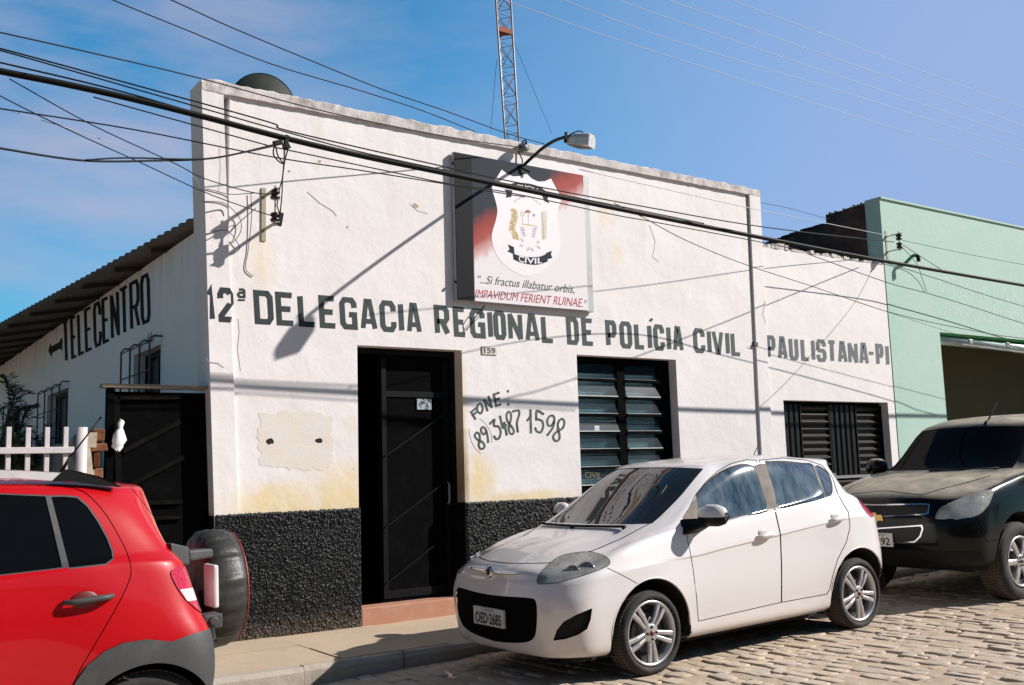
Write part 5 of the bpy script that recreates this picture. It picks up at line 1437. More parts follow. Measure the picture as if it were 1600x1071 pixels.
class Car:
    def __init__(s, name, label, O, pitch, group=None, cat='car'):
        s.M = Matrix.Translation(Vector(O)) @ Matrix.Rotation(-pitch, 4, 'Y')
        s.Mi = s.M.inverted()
        s.root = thing(name, label, cat, O, group, rot=(0, -pitch, 0))
        s.cam = s.Mi @ CAM
    def px(s, v): return project(s.M @ v[0])
    def side(s, px, py, y):
        B = s.Mi @ (CAM + ray(px, py)); d = B - s.cam; return s.cam + d * ((y - s.cam.y) / d.y)
    def atx(s, px, py, x):
        B = s.Mi @ (CAM + ray(px, py)); d = B - s.cam; return s.cam + d * ((x - s.cam.x) / d.x)
    def part(s, name, faces, m, push=0.0, far=False, both=False, parent=None, mats=None):
        """a panel: faces of the skin, mirrored for the far side, its own mesh"""
        V = []; F = []; NN = []; idx = {}
        for mir in ((False, True) if both else ((True,) if far else (False,))):
            for f in faces:
                q = []; ns = []
                for v in f:
                    p = v[0] - v[1] * push; n_ = v[1]
                    if mir: p = Vector((p.x, -p.y, p.z)); n_ = Vector((n_.x, -n_.y, n_.z))
                    k = (round(p.x, 5), round(p.y, 5), round(p.z, 5))
                    if k not in idx: idx[k] = len(V); V.append(p)
                    if q and idx[k] in q: continue
                    q.append(idx[k]); ns.append(n_)
                if len(q) < 3: continue
                if mir: q = q[::-1]; ns = ns[::-1]
                F.append(q); NN += ns
        if not F: print('EMPTY', name); return None
        o = obj(name, (V, F), m, parent or s.root, True, local=True)
        try: o.data.normals_split_custom_set([n_.normalized() for n_ in NN])
        except Exception as e: print('normals', name, e)
        return o
    def add(s, name, mb, m, smooth=False, parent=None, bevel=None):
        return obj(name, mb.vf(), m, parent or s.root, smooth, local=True, bevel=bevel)
def mirror_mb(b):
    c = MB(); c.v = [(x, -y, z) for x, y, z in b.v]; c.f = [tuple(reversed(q)) for q in b.f]; return c
def strip_polys(pts, w):
    """thin convex quads along a polyline, for panel gaps"""
    o = offset_poly([Vector(p) for p in pts], w / 2, False)
    return [[tuple(o[i][0]), tuple(o[i + 1][0]), tuple(o[i + 1][1]), tuple(o[i][1])] for i in range(len(pts) - 1)]
def smooth2(pts, n=4, closed=True): return [(v.x, v.y) for v in crom([Vector((*p, 0)) for p in pts], n, closed)]
# ---- car materials
def paint(name, col, dust=None, amt=0.5, coat=1.0, rough=.35, metal=0.0):
    t = NT(name)
    n = t.noise(3.5, 6, .65); n2 = t.noise(40, 3, .6)
    base = t.mix(t.math('MULTIPLY', t.ramp(n2, [(.45, 0.0), (.8, 1.0)]), .06), col, tuple(c * .7 for c in col))
    if dust:
        g = t.new('ShaderNodeNewGeometry'); nz_ = t.sep(g.outputs['Normal'])[2]
        up = t.ramp(nz_, [(.72, 0.0), (.96, 1.0)])
        oz = t.sep(t.obj())[2]; low = t.ramp(oz, [(.22, 1.0), (.50, 0.0)])
        k = t.math('MULTIPLY', t.math('MAXIMUM', up, t.math('MULTIPLY', low, .7)), t.ramp(n, [(.30, .35), (.7, 1.0)]))
        k = t.math('MULTIPLY', k, amt, True)
        base = t.mix(k, base, dust)
        t.set(rough=t.math('ADD', t.math('MULTIPLY', k, .5), rough, True), coat=t.math('MULTIPLY', t.math('SUBTRACT', 1.0, k, True), coat))
    else: t.set(rough=rough, coat=coat)
    t.set(base=base, coatr=.03, metal=metal)
    return t.m
WHITEPAINT = paint('white_car_paint', (0.67, 0.635, 0.63), (0.48, 0.38, 0.29), .40)
REDPAINT = paint('red_car_paint', (0.42, 0.002, 0.006), (0.35, 0.18, 0.13), .08, coat=.6)
REDPAINT.node_tree.nodes['Principled BSDF'].inputs['Specular IOR Level'].default_value = .2
BLACKPAINTC = paint('black_car_paint', (0.0025, 0.003, 0.004), (0.50, 0.43, 0.33), 1.0, metal=0.0, rough=.22, coat=.25)
BLACKPAINTC.node_tree.nodes['Principled BSDF'].inputs['Specular IOR Level'].default_value = .15
GLASS = NT('tinted_glass'); GLASS.set(base=(0.012, 0.013, 0.014), rough=.015, ior=1.75); GLASS = GLASS.m
t = NT('dust_and_sky_side_glass'); n = t.noise(5, 6, .7, sc3=(2.2, 2.2, .5)); n2 = t.noise(30, 4, .7)
t.set(base=t.mix(t.ramp(n, [(.36, .0), (.80, .55)]), (0.010, 0.018, 0.034), (0.26, 0.31, 0.38)), rough=.06, spec=.9, coat=.4); SIDEGLASS = t.m  # pale blue streaks: dust together with sky reflection put into the colour
BPLASTIC = plain('black_trim_plastic', (0.007, 0.007, 0.0075), .55, bump=.05, spec=.18)
GREYPLASTIC = dirty('grey_cladding_plastic', (0.055, 0.056, 0.058), (0.16, 0.13, 0.10), .35, 7, .55, bump=.1)
DUSTPLASTIC = dirty('dusty_pillar_plastic', (0.10, 0.09, 0.08), (0.26, 0.21, 0.17), .8, 6, .7, lo=.35, hi=.7)
GAP = plain('panel_gap', (0.02, 0.02, 0.02), .9)
VOID = plain('wheel_well', (0.008, 0.008, 0.008), .95)
CHROME = plain('chrome', (0.72, 0.72, 0.74), .12, 1.0, var=.03)
SILVER = dirty('alloy_silver', (0.58, 0.57, 0.57), (0.30, 0.24, 0.18), .35, 14, .32, .75, bump=0)
TYRE = dirty('tyre_rubber', (0.022, 0.022, 0.022), (0.13, 0.105, 0.08), .35, 10, .8, bump=.2)
TREAD = dirty('dusty_tread', (0.10, 0.085, 0.065), (0.03, 0.028, 0.025), .7, 18, .9, bump=.4)
DISC = plain('brake_disc_and_shade', (0.10, 0.09, 0.085), .5, .5)
t = NT('lamp_cover'); gl = t.new('ShaderNodeBsdfGlossy'); gl.inputs['Roughness'].default_value = .04; tr = t.new('ShaderNodeBsdfTransparent'); tr.inputs[0].default_value = (.93, .94, .93, 1)
fr = t.new('ShaderNodeFresnel'); fr.inputs[0].default_value = 1.5; ms = t.new('ShaderNodeMixShader')
t.l.new(fr.outputs[0], ms.inputs[0]); ms2 = t.new('ShaderNodeMixShader'); df = t.new('ShaderNodeBsdfDiffuse'); df.inputs[0].default_value = (.8, .79, .74, 1); t.l.new(t.ramp(t.noise(6, 5, .6), [(.35, .22), (.7, .42)]), ms2.inputs[0]); t.l.new(tr.outputs[0], ms2.inputs[1]); t.l.new(df.outputs[0], ms2.inputs[2]); t.l.new(ms2.outputs[0], ms.inputs[1]); t.l.new(gl.outputs[0], ms.inputs[2]); t.l.new(ms.outputs[0], t.n['Material Output'].inputs[0]); LCOVER = t.m
REFLECTOR = plain('lamp_reflector', (0.45, 0.46, 0.46), .25, .9, var=.3, nscale=30)
LAMPBACK = plain('lamp_housing', (0.80, 0.82, 0.83), .4, .1, var=.25, nscale=25)
TAILRED = NT('tail_red'); TAILRED.set(base=TAILRED.ramp(TAILRED.noise(60, 2, .5), [(.4, (0.36, 0.006, 0.025)), (.6, (0.50, 0.02, 0.05))]), rough=.12, coat=.8); TAILRED = TAILRED.m
TAILWHITE = plain('tail_white', (0.62, 0.58, 0.58), .15, var=.15, nscale=60)
PLATE = dirty('plate_grey', (0.58, 0.58, 0.56), (0.3, 0.25, 0.2), .4, 25, .5, bump=0)
PLATEINK = plain('plate_black', (0.012, 0.012, 0.012), .6)
def wheel(car, c, R_, rr, w, spokes, phase, kind, far=False):
    """tyre > nothing; rim, spokes, cap as sub-parts. c = hub centre on the outer face plane, outward is -y on the near side"""
    sg = 1 if far else -1
    c = Vector(c); ax = Vector((0, sg, 0))
    b = MB(); sw = R_ - rr
    prof = [(rr, -.03), (rr + sw * .25, .004), (rr + sw * .55, .010), (R_ - .018, -.004), (R_ - .004, -.022)]
    b.lathe(prof, c, ax, 56)
    b2 = [(rr, -w + .03), (rr + sw * .5, -w), (R_ - .016, -w + .006), (R_ - .004, -w + .022)]
    b.lathe(b2[::-1], c, ax, 56)
    ty = car.add('wheel', b, TYRE, True)
    b = MB(); n = 72
    for k in range(n):
        a0, a1 = 2 * math.pi * k / n, 2 * math.pi * (k + .74) / n; sk = .035
        for m_, (y0, y1) in enumerate(((-.022, -w * .36), (-w * .4, -w * .62), (-w * .66, -w + .022))):
            o_ = sk * (m_ - 1) * .6
            p = [c + ax * y + Vector((math.cos(a + o_), 0, math.sin(a + o_))) * r_ for y, a, r_ in ((y0, a0, R_ - .012), (y0, a1, R_ - .012), (y1, a1 + sk, R_ - .012), (y1, a0 + sk, R_ - .012), (y0, a0, R_ + .001), (y0, a1, R_ + .001), (y1, a1 + sk, R_ + .001), (y1, a0 + sk, R_ + .001))]
            b.hexa(p)
    b.lathe([(R_ - .008, -.02), (R_ - .008, -w + .02)], c, ax, 56)
    car.add('tread', b, TREAD, parent=ty)
    b = MB()
    b.lathe([(rr + .004, -.028), (rr + .006, -.006), (rr - .006, -.002), (rr - .018, -.016), (rr - .026, -.06), (rr - .035, -w + .05)], c, ax, 56)
    car.add('rim', b, SILVER, True, parent=ty)
    b = MB(); b.lathe([(rr - .03, -.085), (.06, -.085), (0, -.085)], c, ax, 40); car.add('brake_disc_and_shade', b, plain('rim_shadow_metal', (0.012, 0.012, 0.012), .7), True, parent=ty)  # near-black backing disc: shade behind the spokes put in as colour
    b = MB(); b.lathe([(rr * .62, -.07), (rr * .62, -.062), (.05, -.062)], c, ax, 40); b.box((c.x - .09, min(c.y + ax.y * -.075, c.y + ax.y * -.03), c.z + .03), (c.x - .045, max(c.y + ax.y * -.075, c.y + ax.y * -.045), c.z + .10)); car.add('brake_disc_and_shade', b, DISC, True, parent=ty)
    b = MB(); hubr = .062
    def P(r_, a, y): return c + ax * y + Vector((math.cos(a) * r_, 0, math.sin(a) * r_))
    for k in range(spokes):
        a = phase + 2 * math.pi * k / spokes
        offs = ((-1, .10), (1, .10)) if kind == 'double' else ((0, .17),)
        for sgn_, _ in offs:
            if kind == 'double':
                ai, ao = a + sgn_ * .30, a + sgn_ * .145; wi, wo = .014, .0195
                ri, ro = hubr * .85, rr - .012
            else:
                ai = ao = a; wi, wo = .026, .030; ri, ro = hubr * .8, rr - .012
            pi = P(ri, ai, 0); po = P(ro, ao, 0); d = (po - pi).normalized(); nrm = Vector((-d.z, 0, d.x))
            v = []
            for p_, ww, yy, dp in ((pi, wi, -.012, .02), (pi.lerp(po, .5), (wi + wo) / 2, -.004, .026), (po, wo, -.010, .03)):
                v += [p_ + nrm * ww + ax * (yy - .007), p_ + nrm * ww * .55 + ax * yy, p_ - nrm * ww * .55 + ax * yy, p_ - nrm * ww + ax * (yy - .007), p_ - nrm * ww + ax * (yy - dp), p_ + nrm * ww + ax * (yy - dp)]
            f = []
            for s_ in range(2):
                for i in range(6): f.append((s_ * 6 + i, s_ * 6 + (i + 1) % 6, s_ * 6 + 6 + (i + 1) % 6, s_ * 6 + 6 + i))
            f.append(tuple(12 + i for i in range(6)))
            b.add(v, f)
    b.lathe([(0, -.002), (hubr * .55, -.003), (hubr, -.008), (hubr * 1.12, -.02), (hubr * 1.12, -.06)], c, ax, 24)
    car.add('spoke', b, SILVER, False, parent=ty, bevel=.003)
    b = MB()
    nb = 4 if kind == 'double' else 6
    for k in range(nb):
        a = 2 * math.pi * (k + (.5 if c.x > 2 and kind == 'double' else 0)) / nb; q = P(.042, a, 0); b.lathe([(0, .003), (.009, .002), (.0095, -.006)], q, ax, 10)
    car.add('wheel_bolt', b, BLACKSTEEL, True, parent=ty)
    b = MB(); b.lathe([(0, .008), (.016, .007), (.020, .002), (.021, -.004)], c, ax, 18); car.add('hub_cap', b, plain('cap_red', (0.16, 0.03, 0.045), .35) if kind == 'double' else plain('cap_blue', (0.05, 0.08, 0.10), .4), True, parent=ty)
def well(car, cx, cz, R_, yo, depth, zb=.24, name='wheel_well'):
    for sgn_ in (-1, 1):
        b = MB(); pts = [(cx - R_ * 1.02, zb)] + [(cx + R_ * math.cos(math.pi - math.pi * k / 24), cz + R_ * math.sin(math.pi - math.pi * k / 24)) for k in range(25)] + [(cx + R_ * 1.02, zb)]
        v = [(x, sgn_ * yo, z) for x, z in pts] + [(x, sgn_ * (yo - depth), z) for x, z in pts]; n = len(pts)
        f = [(i, i + 1, n + i + 1, n + i) for i in range(n - 1)] + [tuple(range(n, 2 * n))]
        b.add(v, f); car.add(name, b, VOID)
def arch_poly(cx, cz, R_, zb=.0): return [(cx - R_ * 1.03, zb), (cx - R_ * 1.01, cz)] + [(cx + R_ * math.cos(math.pi - math.pi * k / 28), cz + R_ * math.sin(math.pi - math.pi * k / 28)) for k in range(1, 28)] + [(cx + R_ * 1.01, cz), (cx + R_ * 1.03, zb)]
SIDEKEY = lambda v: (v[0].x, v[0].z)
def facing_side(f): return f[0][1].y < -.25 or f[1][1].y < -.25
"""belts: z/x tables. stations 0 front centre .. 13 rear centre"""
def belts(txt):
    R_ = []
    for ln in txt.strip().split('\n'):
        R_.append([tuple(float(a) for a in t_.split(',')) for t_ in ln.split()])
    assert len({len(r) for r in R_}) == 1, [len(r) for r in R_]
    return R_
# ------------------------------------------------------------ the white hatchback
WC = Car('white_hatchback', 'white four-door hatchback parked in front of the police station window', (4.125, -2.53, road_z(4.125, -2.53)), .025, 'cars parked along the kerb')
WB = belts('''
.12,0,.20 .13,.33,.20 .19,.58,.20 .33,.73,.20 .50,.76,.20 .86,.76,.20 1.28,.74,.20 1.7,.74,.20 2.26,.74,.20 2.75,.74,.20 3.25,.74,.22 3.52,.70,.27 3.66,.45,.29 3.70,0,.29
.06,0,.215 .07,.34,.215 .125,.60,.215 .275,.765,.225 .50,.80,.235 .86,.80,.235 1.28,.79,.235 1.7,.79,.235 2.26,.79,.235 2.75,.79,.235 3.25,.80,.26 3.56,.76,.31 3.74,.48,.33 3.78,0,.33
.015,0,.36 .03,.36,.36 .095,.63,.36 .25,.79,.36 .50,.82,.36 .86,.835,.36 1.28,.808,.345 1.7,.805,.345 2.26,.805,.345 2.75,.81,.35 3.25,.835,.38 3.60,.785,.42 3.79,.50,.44 3.825,0,.44
0,0,.56 .02,.36,.56 .085,.645,.56 .245,.80,.57 .50,.835,.58 .86,.85,.60 1.28,.83,.56 1.7,.825,.56 2.26,.825,.57 2.75,.83,.58 3.25,.85,.60 3.62,.79,.62 3.79,.50,.63 3.82,0,.63
.03,0,.70 .05,.36,.70 .12,.635,.70 .29,.785,.715 .53,.825,.745 .87,.842,.78 1.28,.824,.790 1.7,.820,.825 2.26,.820,.865 2.75,.822,.905 3.25,.826,.93 3.60,.772,.93 3.74,.49,.88 3.78,0,.87
.04,0,.725 .06,.36,.725 .13,.63,.725 .31,.78,.745 .545,.818,.775 .88,.832,.81 1.28,.833,.801 1.7,.831,.836 2.26,.831,.876 2.75,.832,.916 3.23,.828,.945 3.575,.765,.945 3.73,.487,.91 3.77,0,.90
.09,0,.815 .12,.36,.812 .235,.585,.805 .42,.72,.84 .62,.77,.90 .90,.785,.955 1.25,.79,.985 1.62,.795,.995 2.26,.79,1.045 2.78,.785,1.09 3.20,.765,1.12 3.50,.71,1.06 3.67,.46,1.03 3.71,0,1.02
.42,0,.945 .45,.30,.942 .56,.50,.922 .71,.63,.930 .86,.695,.965 1.03,.735,1.0 1.29,.765,1.03 1.62,.777,1.02 2.26,.775,1.07 2.80,.768,1.115 3.17,.745,1.16 3.46,.69,1.10 3.64,.45,1.06 3.68,0,1.055
.80,0,1.035 .82,.25,1.034 .87,.45,1.033 .95,.575,1.033 1.04,.645,1.035 1.17,.70,1.055 1.34,.735,1.085 1.62,.757,1.035 2.26,.755,1.085 2.82,.745,1.14 3.14,.715,1.19 3.41,.65,1.14 3.60,.42,1.10 3.64,0,1.095
1.60,0,1.470 1.61,.22,1.468 1.65,.38,1.462 1.70,.47,1.453 1.745,.53,1.447 1.79,.56,1.435 1.87,.592,1.415 2.05,.605,1.448 2.36,.607,1.458 2.80,.598,1.435 3.06,.58,1.395 3.32,.53,1.38 3.50,.33,1.40 3.53,0,1.405
1.73,0,1.496 1.74,.20,1.494 1.77,.34,1.489 1.82,.43,1.482 1.87,.475,1.476 1.93,.50,1.472 2.02,.522,1.472 2.15,.535,1.488 2.40,.537,1.498 2.80,.53,1.480 3.05,.51,1.455 3.34,.47,1.435 3.56,.30,1.440 3.60,0,1.446
1.88,0,1.512 1.88,.13,1.511 1.90,.20,1.509 1.94,.26,1.507 1.98,.28,1.505 2.03,.30,1.504 2.10,.31,1.506 2.20,.315,1.514 2.44,.32,1.522 2.78,.315,1.508 3.00,.30,1.486 3.24,.28,1.462 3.44,.18,1.458 3.48,0,1.460
2.00,0,1.518 2.0,0,1.518 2.02,0,1.519 2.04,0,1.52 2.07,0,1.521 2.10,0,1.522 2.16,0,1.523 2.24,0,1.525 2.46,0,1.527 2.76,0,1.514 2.97,0,1.494 3.18,0,1.474 3.34,0,1.468 3.37,0,1.468
''')
sk = Skin(WB, 6, 5, sharp=(4, 5))
F = sk.faces
c3w = lambda L: [(1020 + x / 2.739, 680 + y / 2.739) for x, y in L]
f2w = lambda L: [(680 + x / 2.738, 680 + y / 2.738) for x, y in L]
for cx, R_ in ((.865, .385), (3.25, .385)):
    _, F = carve(F, arch_poly(cx, .305, R_), SIDEKEY, facing_side)
vlim = lambda a, b, u0=-1, u1=99: (lambda f: all(a - 1e-6 <= v[3] <= b + 1e-6 and u0 - 1e-6 <= v[2] <= u1 + 1e-6 for v in f))
UV = lambda v: (v[2], v[3])
ws, F = carve(F, [(-.1, 8.06), (4.05, 8.06), (4.45, 8.5), (4.5, 8.97), (-.1, 8.97)], UV)
rw, F = carve(F, [(11.7, 8.1), (13.1, 8.1), (13.1, 8.93), (11.7, 8.93)], UV)
up = vlim(6.4, 10.6, 4.6)
K = WC.px
fw = smooth2(c3w([(190, 262), (225, 215), (272, 174), (330, 143), (385, 129), (425, 137), (447, 168), (466, 232), (486, 321), (400, 338), (330, 356), (262, 372), (206, 388), (197, 330)]), 3)
sail = c3w([(186, 264), (196, 330), (203, 391), (140, 412), (126, 352)])
rwn = smooth2(c3w([(487, 128), (500, 118), (560, 117), (640, 125), (683, 133), (708, 200), (733, 268), (640, 287), (541, 307), (520, 240)]), 3)
qw = smooth2(c3w([(698, 138), (730, 150), (755, 185), (764, 230), (757, 257), (743, 266), (722, 205)]), 3)
bp = c3w([(428, 132), (455, 124), (489, 121), (520, 235), (541, 309), (486, 322), (466, 232), (447, 165)])
bar = c3w([(683, 131), (698, 136), (745, 268), (733, 270)])
def seal(poly, grow):  # ring just outside a window
    o = offset_poly([Vector(p) for p in poly], grow, True); A = [tuple(q[0]) for q in o]; B = [tuple(q[1]) for q in o]
    return A if abs(area2(A)) > abs(area2(B)) else B
g1, F = carve(F, fw, K, up); g2, F = carve(F, rwn, K, up); g3, F = carve(F, qw, K, up)
sl_, F = carve(F, sail, K, up); bpf, F = carve(F, bp, K, up); brf, F = carve(F, bar, K, up)
seals = []
for w_ in (fw, rwn, qw):
    q, F = carve(F, seal(w_, 2.3), K, up); seals.append(q)
front_ok = lambda f: f[0][2] < 6.2
HL = smooth2(f2w([(438, 632), (446, 598), (480, 560), (530, 522), (590, 506), (650, 501), (700, 509), (735, 526), (747, 544), (735, 560), (690, 580), (620, 604), (540, 627), (470, 636)]), 3)
hl, F = carve(F, HL, K, front_ok)
hls, F = carve(F, seal(HL, 1.0), K, front_ok)
GRL = smooth2(f2w([(-80, 630), (150, 669), (230, 683), (310, 691), (405, 697), (430, 710), (436, 760), (432, 840), (415, 876), (375, 889), (300, 888), (230, 879), (150, 866), (-80, 830)]), 2)
gr, F = carve(F, GRL, K, lambda f: f[0][2] < 3.2)
FOG = f2w([(505, 880), (520, 835), (550, 798), (610, 766), (672, 741), (665, 790), (650, 830), (612, 855), (555, 874)])
fg, F = carve(F, FOG, K, front_ok)
TL = smooth2(c3w([(799, 151), (822, 166), (852, 196), (892, 231), (926, 280), (943, 320), (943, 349), (926, 346), (906, 322), (886, 292), (866, 248), (836, 197)]), 2)
tl_f, F = carve(F, TL, K, lambda f: f[0][2] > 9.8)
# panel gaps
gaps = []
def gap(pts, w=1.25, ok=None):
    global F
    for q in strip_polys(pts, w):
        i, F2 = carve(F, q, K, ok); gaps.extend(i); F = F2
side_ok = lambda f: f[0][1].y < -.2
FD = c3w([(147, 440), (136, 350), (185, 253), (227, 200), (277, 156), (337, 122), (400, 106), (442, 108), (470, 160), (500, 240), (522, 322), (545, 425), (550, 560), (550, 716), (195, 797), (187, 690), (172, 570), (160, 500)])
RD = c3w([(552, 716), (552, 560), (547, 425), (524, 322), (500, 235), (470, 150), (455, 108), (560, 98), (660, 108), (725, 130), (770, 185), (787, 240), (812, 290), (837, 330), (844, 395), (828, 460), (792, 530), (771, 600), (757, 660), (745, 681)])
gap(FD + [FD[0]], 1.2, side_ok); gap(RD + [RD[0]], 1.2, side_ok)
gap(f2w([(735, 568), (800, 600), (865, 636)]), 1.2, front_ok)
HOOD = f2w([(-100, 490), (160, 531), (240, 543), (330, 549), (430, 549), (490, 547), (560, 513), (670, 497), (790, 446), (920, 377)])
hood_ok = lambda f: f[0][3] < 8.05 and f[0][2] < 6.5
gap(HOOD, 1.3, hood_ok)
fd, F = carve(F, FD, K, side_ok); rd, F = carve(F, RD, K, side_ok)
hood, F = carve(F, HOOD + f2w([(940, 300), (-100, 300)]), K, hood_ok)
bump, F = carve(F, [(0, 700)] + f2w([(-100, 490), (160, 531), (240, 543), (330, 549), (430, 549), (490, 546), (735, 570), (865, 637)]) + f2w([(800, 720), (765, 800), (765, 1000), (-100, 1000)]), K, front_ok)
WC.part('body_shell', F, WHITEPAINT, both=True)
WC.part('bonnet', hood, WHITEPAINT, both=True); WC.part('front_bumper', bump, WHITEPAINT, both=True)
WC.part('panel_gap', gaps, GAP, .006, both=True)
WC.part('windscreen', ws, GLASS, .004, both=True); WC.part('rear_window', rw, GLASS, .004, both=True)
for far in (False, True):
    d = WC.part('front_door', fd, WHITEPAINT, far=far); r = WC.part('rear_door', rd, WHITEPAINT, far=far)
    WC.part('window', g1, SIDEGLASS, .0018, far=far, parent=d); WC.part('window', g2, SIDEGLASS, .0018, far=far, parent=r); WC.part('quarter_window', g3, SIDEGLASS, .0018, far=far, parent=r)
    WC.part('window_divider', brf, DUSTPLASTIC, .0004, far=far, parent=r); WC.part('pillar_trim', bpf, DUSTPLASTIC, .0006, far=far, parent=d); WC.part('mirror_sail', sl_, DUSTPLASTIC, .0004, far=far, parent=d)
    WC.part('window_seal', seals[0], BPLASTIC, .0006, far=far, parent=d); WC.part('window_seal', seals[1], BPLASTIC, .0006, far=far, parent=r); WC.part('window_seal', seals[2], BPLASTIC, .0006, far=far, parent=r)
    h_ = WC.part('headlight', hl, LCOVER, -.001, far=far); WC.part('lamp_housing', hl, LAMPBACK, .075, far=far, parent=h_); WC.part('lamp_edge', hls, BPLASTIC, .004, far=far, parent=h_)
    sgn_ = 1 if far else -1
    for (x, y, z, r_) in ((.285, .665, .775, .052), (.37, .715, .785, .060), (.255, .60, .765, .03)):
        b = MB(); cc = Vector((x, sgn_ * y, z)); axv = Vector((-.8, sgn_ * .55, .12))
        b.lathe([(r_ * .25, -.045), (r_ * .55, -.035), (r_ * .85, -.01), (r_, .012), (r_ * 1.08, .012), (r_ * 1.08, -.02)], cc, axv, 22); b.lathe([(0, .0), (r_ * .2, -.004), (r_ * .25, -.045)], cc, axv, 12)
        WC.add('reflector', b, CHROME, True, parent=h_)
    WC.part('fog_recess', fg, BPLASTIC, .02, far=far)
    WC.part('tail_light', tl_f, TAILRED, -.004, far=far)
    # door mirror
    mc = Vector((1.405, sgn_ * -(-.935), 1.085))
    b = MB(); rings = []
    for k, (t_, sx, sz) in enumerate(((-.115, .02, .03), (-.10, .06, .075), (-.04, .082, .092), (.04, .084, .090), (.085, .066, .072), (.105, .03, .035))):
        rings.append([(mc.x + .012 * k + sx * math.cos(a) * .8, mc.y + sgn_ * t_, mc.z + sz * math.sin(a) * (1.0 if math.sin(a) > 0 else .8)) for a in [2 * math.pi * i / 18 for i in range(18)]])
    v = [q for r_ in rings for q in r_]; f = [(i * 18 + k, i * 18 + (k + 1) % 18, (i + 1) * 18 + (k + 1) % 18, (i + 1) * 18 + k) for i in range(5) for k in range(18)] + [tuple(range(18)), tuple(reversed(range(90, 108)))]
    zs = mc.z + .004
    up_f = [q for q in f if sum(v[i][2] for i in q) / len(q) > zs]; lo_f = [q for q in f if sum(v[i][2] for i in q) / len(q) <= zs]
    mo = WC.add('door_mirror', MB().add(v, up_f), WHITEPAINT, True)
    WC.add('mirror_base', MB().add(v, lo_f), BPLASTIC, True, parent=mo)
    b = MB(); b.hexa([(1.20, sgn_ * .770, .945), (1.43, sgn_ * .795, .965), (1.45, sgn_ * .88, 1.01), (1.35, sgn_ * .88, 1.01), (1.28, sgn_ * .735, 1.075), (1.45, sgn_ * .755, 1.065), (1.46, sgn_ * .88, 1.075), (1.36, sgn_ * .88, 1.075)])
    WC.add('mirror_arm', b, BPLASTIC, parent=mo, bevel=.012)
    b = MB(); b.lathe([(0, 0), (.9, 0)], (mc.x + .075, mc.y, mc.z + .005), (1, 0, 0), 4) if False else None
    b = MB(); b.add([(mc.x + .072, mc.y - .08, mc.z - .05), (mc.x + .072, mc.y + .08, mc.z - .05), (mc.x + .078, mc.y + .07, mc.z + .06), (mc.x + .078, mc.y - .07, mc.z + .06)], [(0, 1, 2, 3)]); WC.add('mirror_glass', b, CHROME, parent=mo)
    for (hx, hz, par) in ((2.10, .885, d), (3.00, .945, r)):
        b = MB(); Y = sgn_ * .832
        pts = [(hx - .095, Y - sgn_ * .01, hz - .006), (hx - .07, Y + sgn_ * .022, hz - .002), (hx, Y + sgn_ * .03, hz + .004), (hx + .07, Y + sgn_ * .022, hz + .008), (hx + .095, Y - sgn_ * .01, hz + .010)]
        P_ = crom(pts, 4); b.tube(P_, .016, 10, rads=[.010 + .008 * math.sin(math.pi * min(1, max(0, i / (len(P_) - 1)))) for i in range(len(P_))])
        WC.add('door_handle', b, WHITEPAINT, True, parent=par)
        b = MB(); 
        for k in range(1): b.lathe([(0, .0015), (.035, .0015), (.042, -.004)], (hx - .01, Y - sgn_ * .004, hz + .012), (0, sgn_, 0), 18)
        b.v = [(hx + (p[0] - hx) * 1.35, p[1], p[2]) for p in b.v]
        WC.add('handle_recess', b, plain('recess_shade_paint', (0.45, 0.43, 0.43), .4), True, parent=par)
    for cx in (.865, 3.25):
        wheel(WC, (cx, sgn_ * .808, .298), .298, .226, .19, 5, -math.pi / 2 + (.03 if cx < 2 else .06), 'double', far)
well(WC, .865, .305, .39, .80, .32); well(WC, 3.25, .305, .378, .80, .32, .33)
# grille, plate, chrome bar and badge
gp = WC.part('grille', gr, plain('grille_black', (0.003, 0.003, 0.003), .8, spec=.04), .008, both=True)
b = MB()
for k in range(7):
    z = .30 + k * .045; b.tube([(.135, .52, z), (.07, .40, z), (.048, .2, z), (.042, 0, z), (.048, -.2, z), (.07, -.40, z), (.135, -.52, z)], .006, 5)
WC.add('grille_slat', b, BPLASTIC, True, parent=gp)
pl_c = WC.side(725 + 8.5, 980, 0.0)
PZ = .445
b = MB(); b.box((-.012, -.20, PZ - .065), (.012, .20, PZ + .065)); lp = WC.add('licence_plate', b, PLATE, bevel=.004)
v, f = fit_text('OED·2685', .345, .082, bold=.03)
WC.add('plate_text', MB().add([(-.0135, .17 - q.x, PZ - .052 + q.y) for q in v], f), PLATEINK, parent=lp)
v, f = fit_text('PI · PAULISTANA', .16, .016, bold=.0)
WC.add('plate_text', MB().add([(-.0135, .08 - q.x, PZ + .04 + q.y) for q in v], f), PLATEINK, parent=lp)
b = MB()
for sg_ in (1, -1):
    P_ = crom([(.028, sg_ * .05, .768), (.032, sg_ * .15, .770), (.052, sg_ * .28, .771), (.075, sg_ * .345, .772)], 5)
    b.tube(P_, .014, 10, rads=[.017 - .009 * i / (len(P_) - 1) for i in range(len(P_))])
cb_ = WC.add('chrome_bar', b, CHROME, True)
b = MB(); b.lathe([(0, .012), (.03, .012), (.036, .006), (.038, -.01)], (.022, 0, .77), (-1, 0, .15), 24); b.v = [(x, y * .82, .77 + (z - .77) * 1.25) for x, y, z in b.v]; WC.add('badge', b, CHROME, True)
b = MB(); b.lathe([(0, .015), (.026, .0145), (.028, .01)], (.022, 0, .77), (-1, 0, .15), 24); b.v = [(x, y * .82, .77 + (z - .77) * 1.3) for x, y, z in b.v]; WC.add('badge_shield', b, plain('badge_red', (0.10, 0.010, 0.025), .3), True)
b = MB()
for y0 in (-.012, -.004, .004, .012): b.box((.0045, y0 - .0013, .752), (.0065, y0 + .0013, .790))
WC.add('badge_letters', b, CHROME)
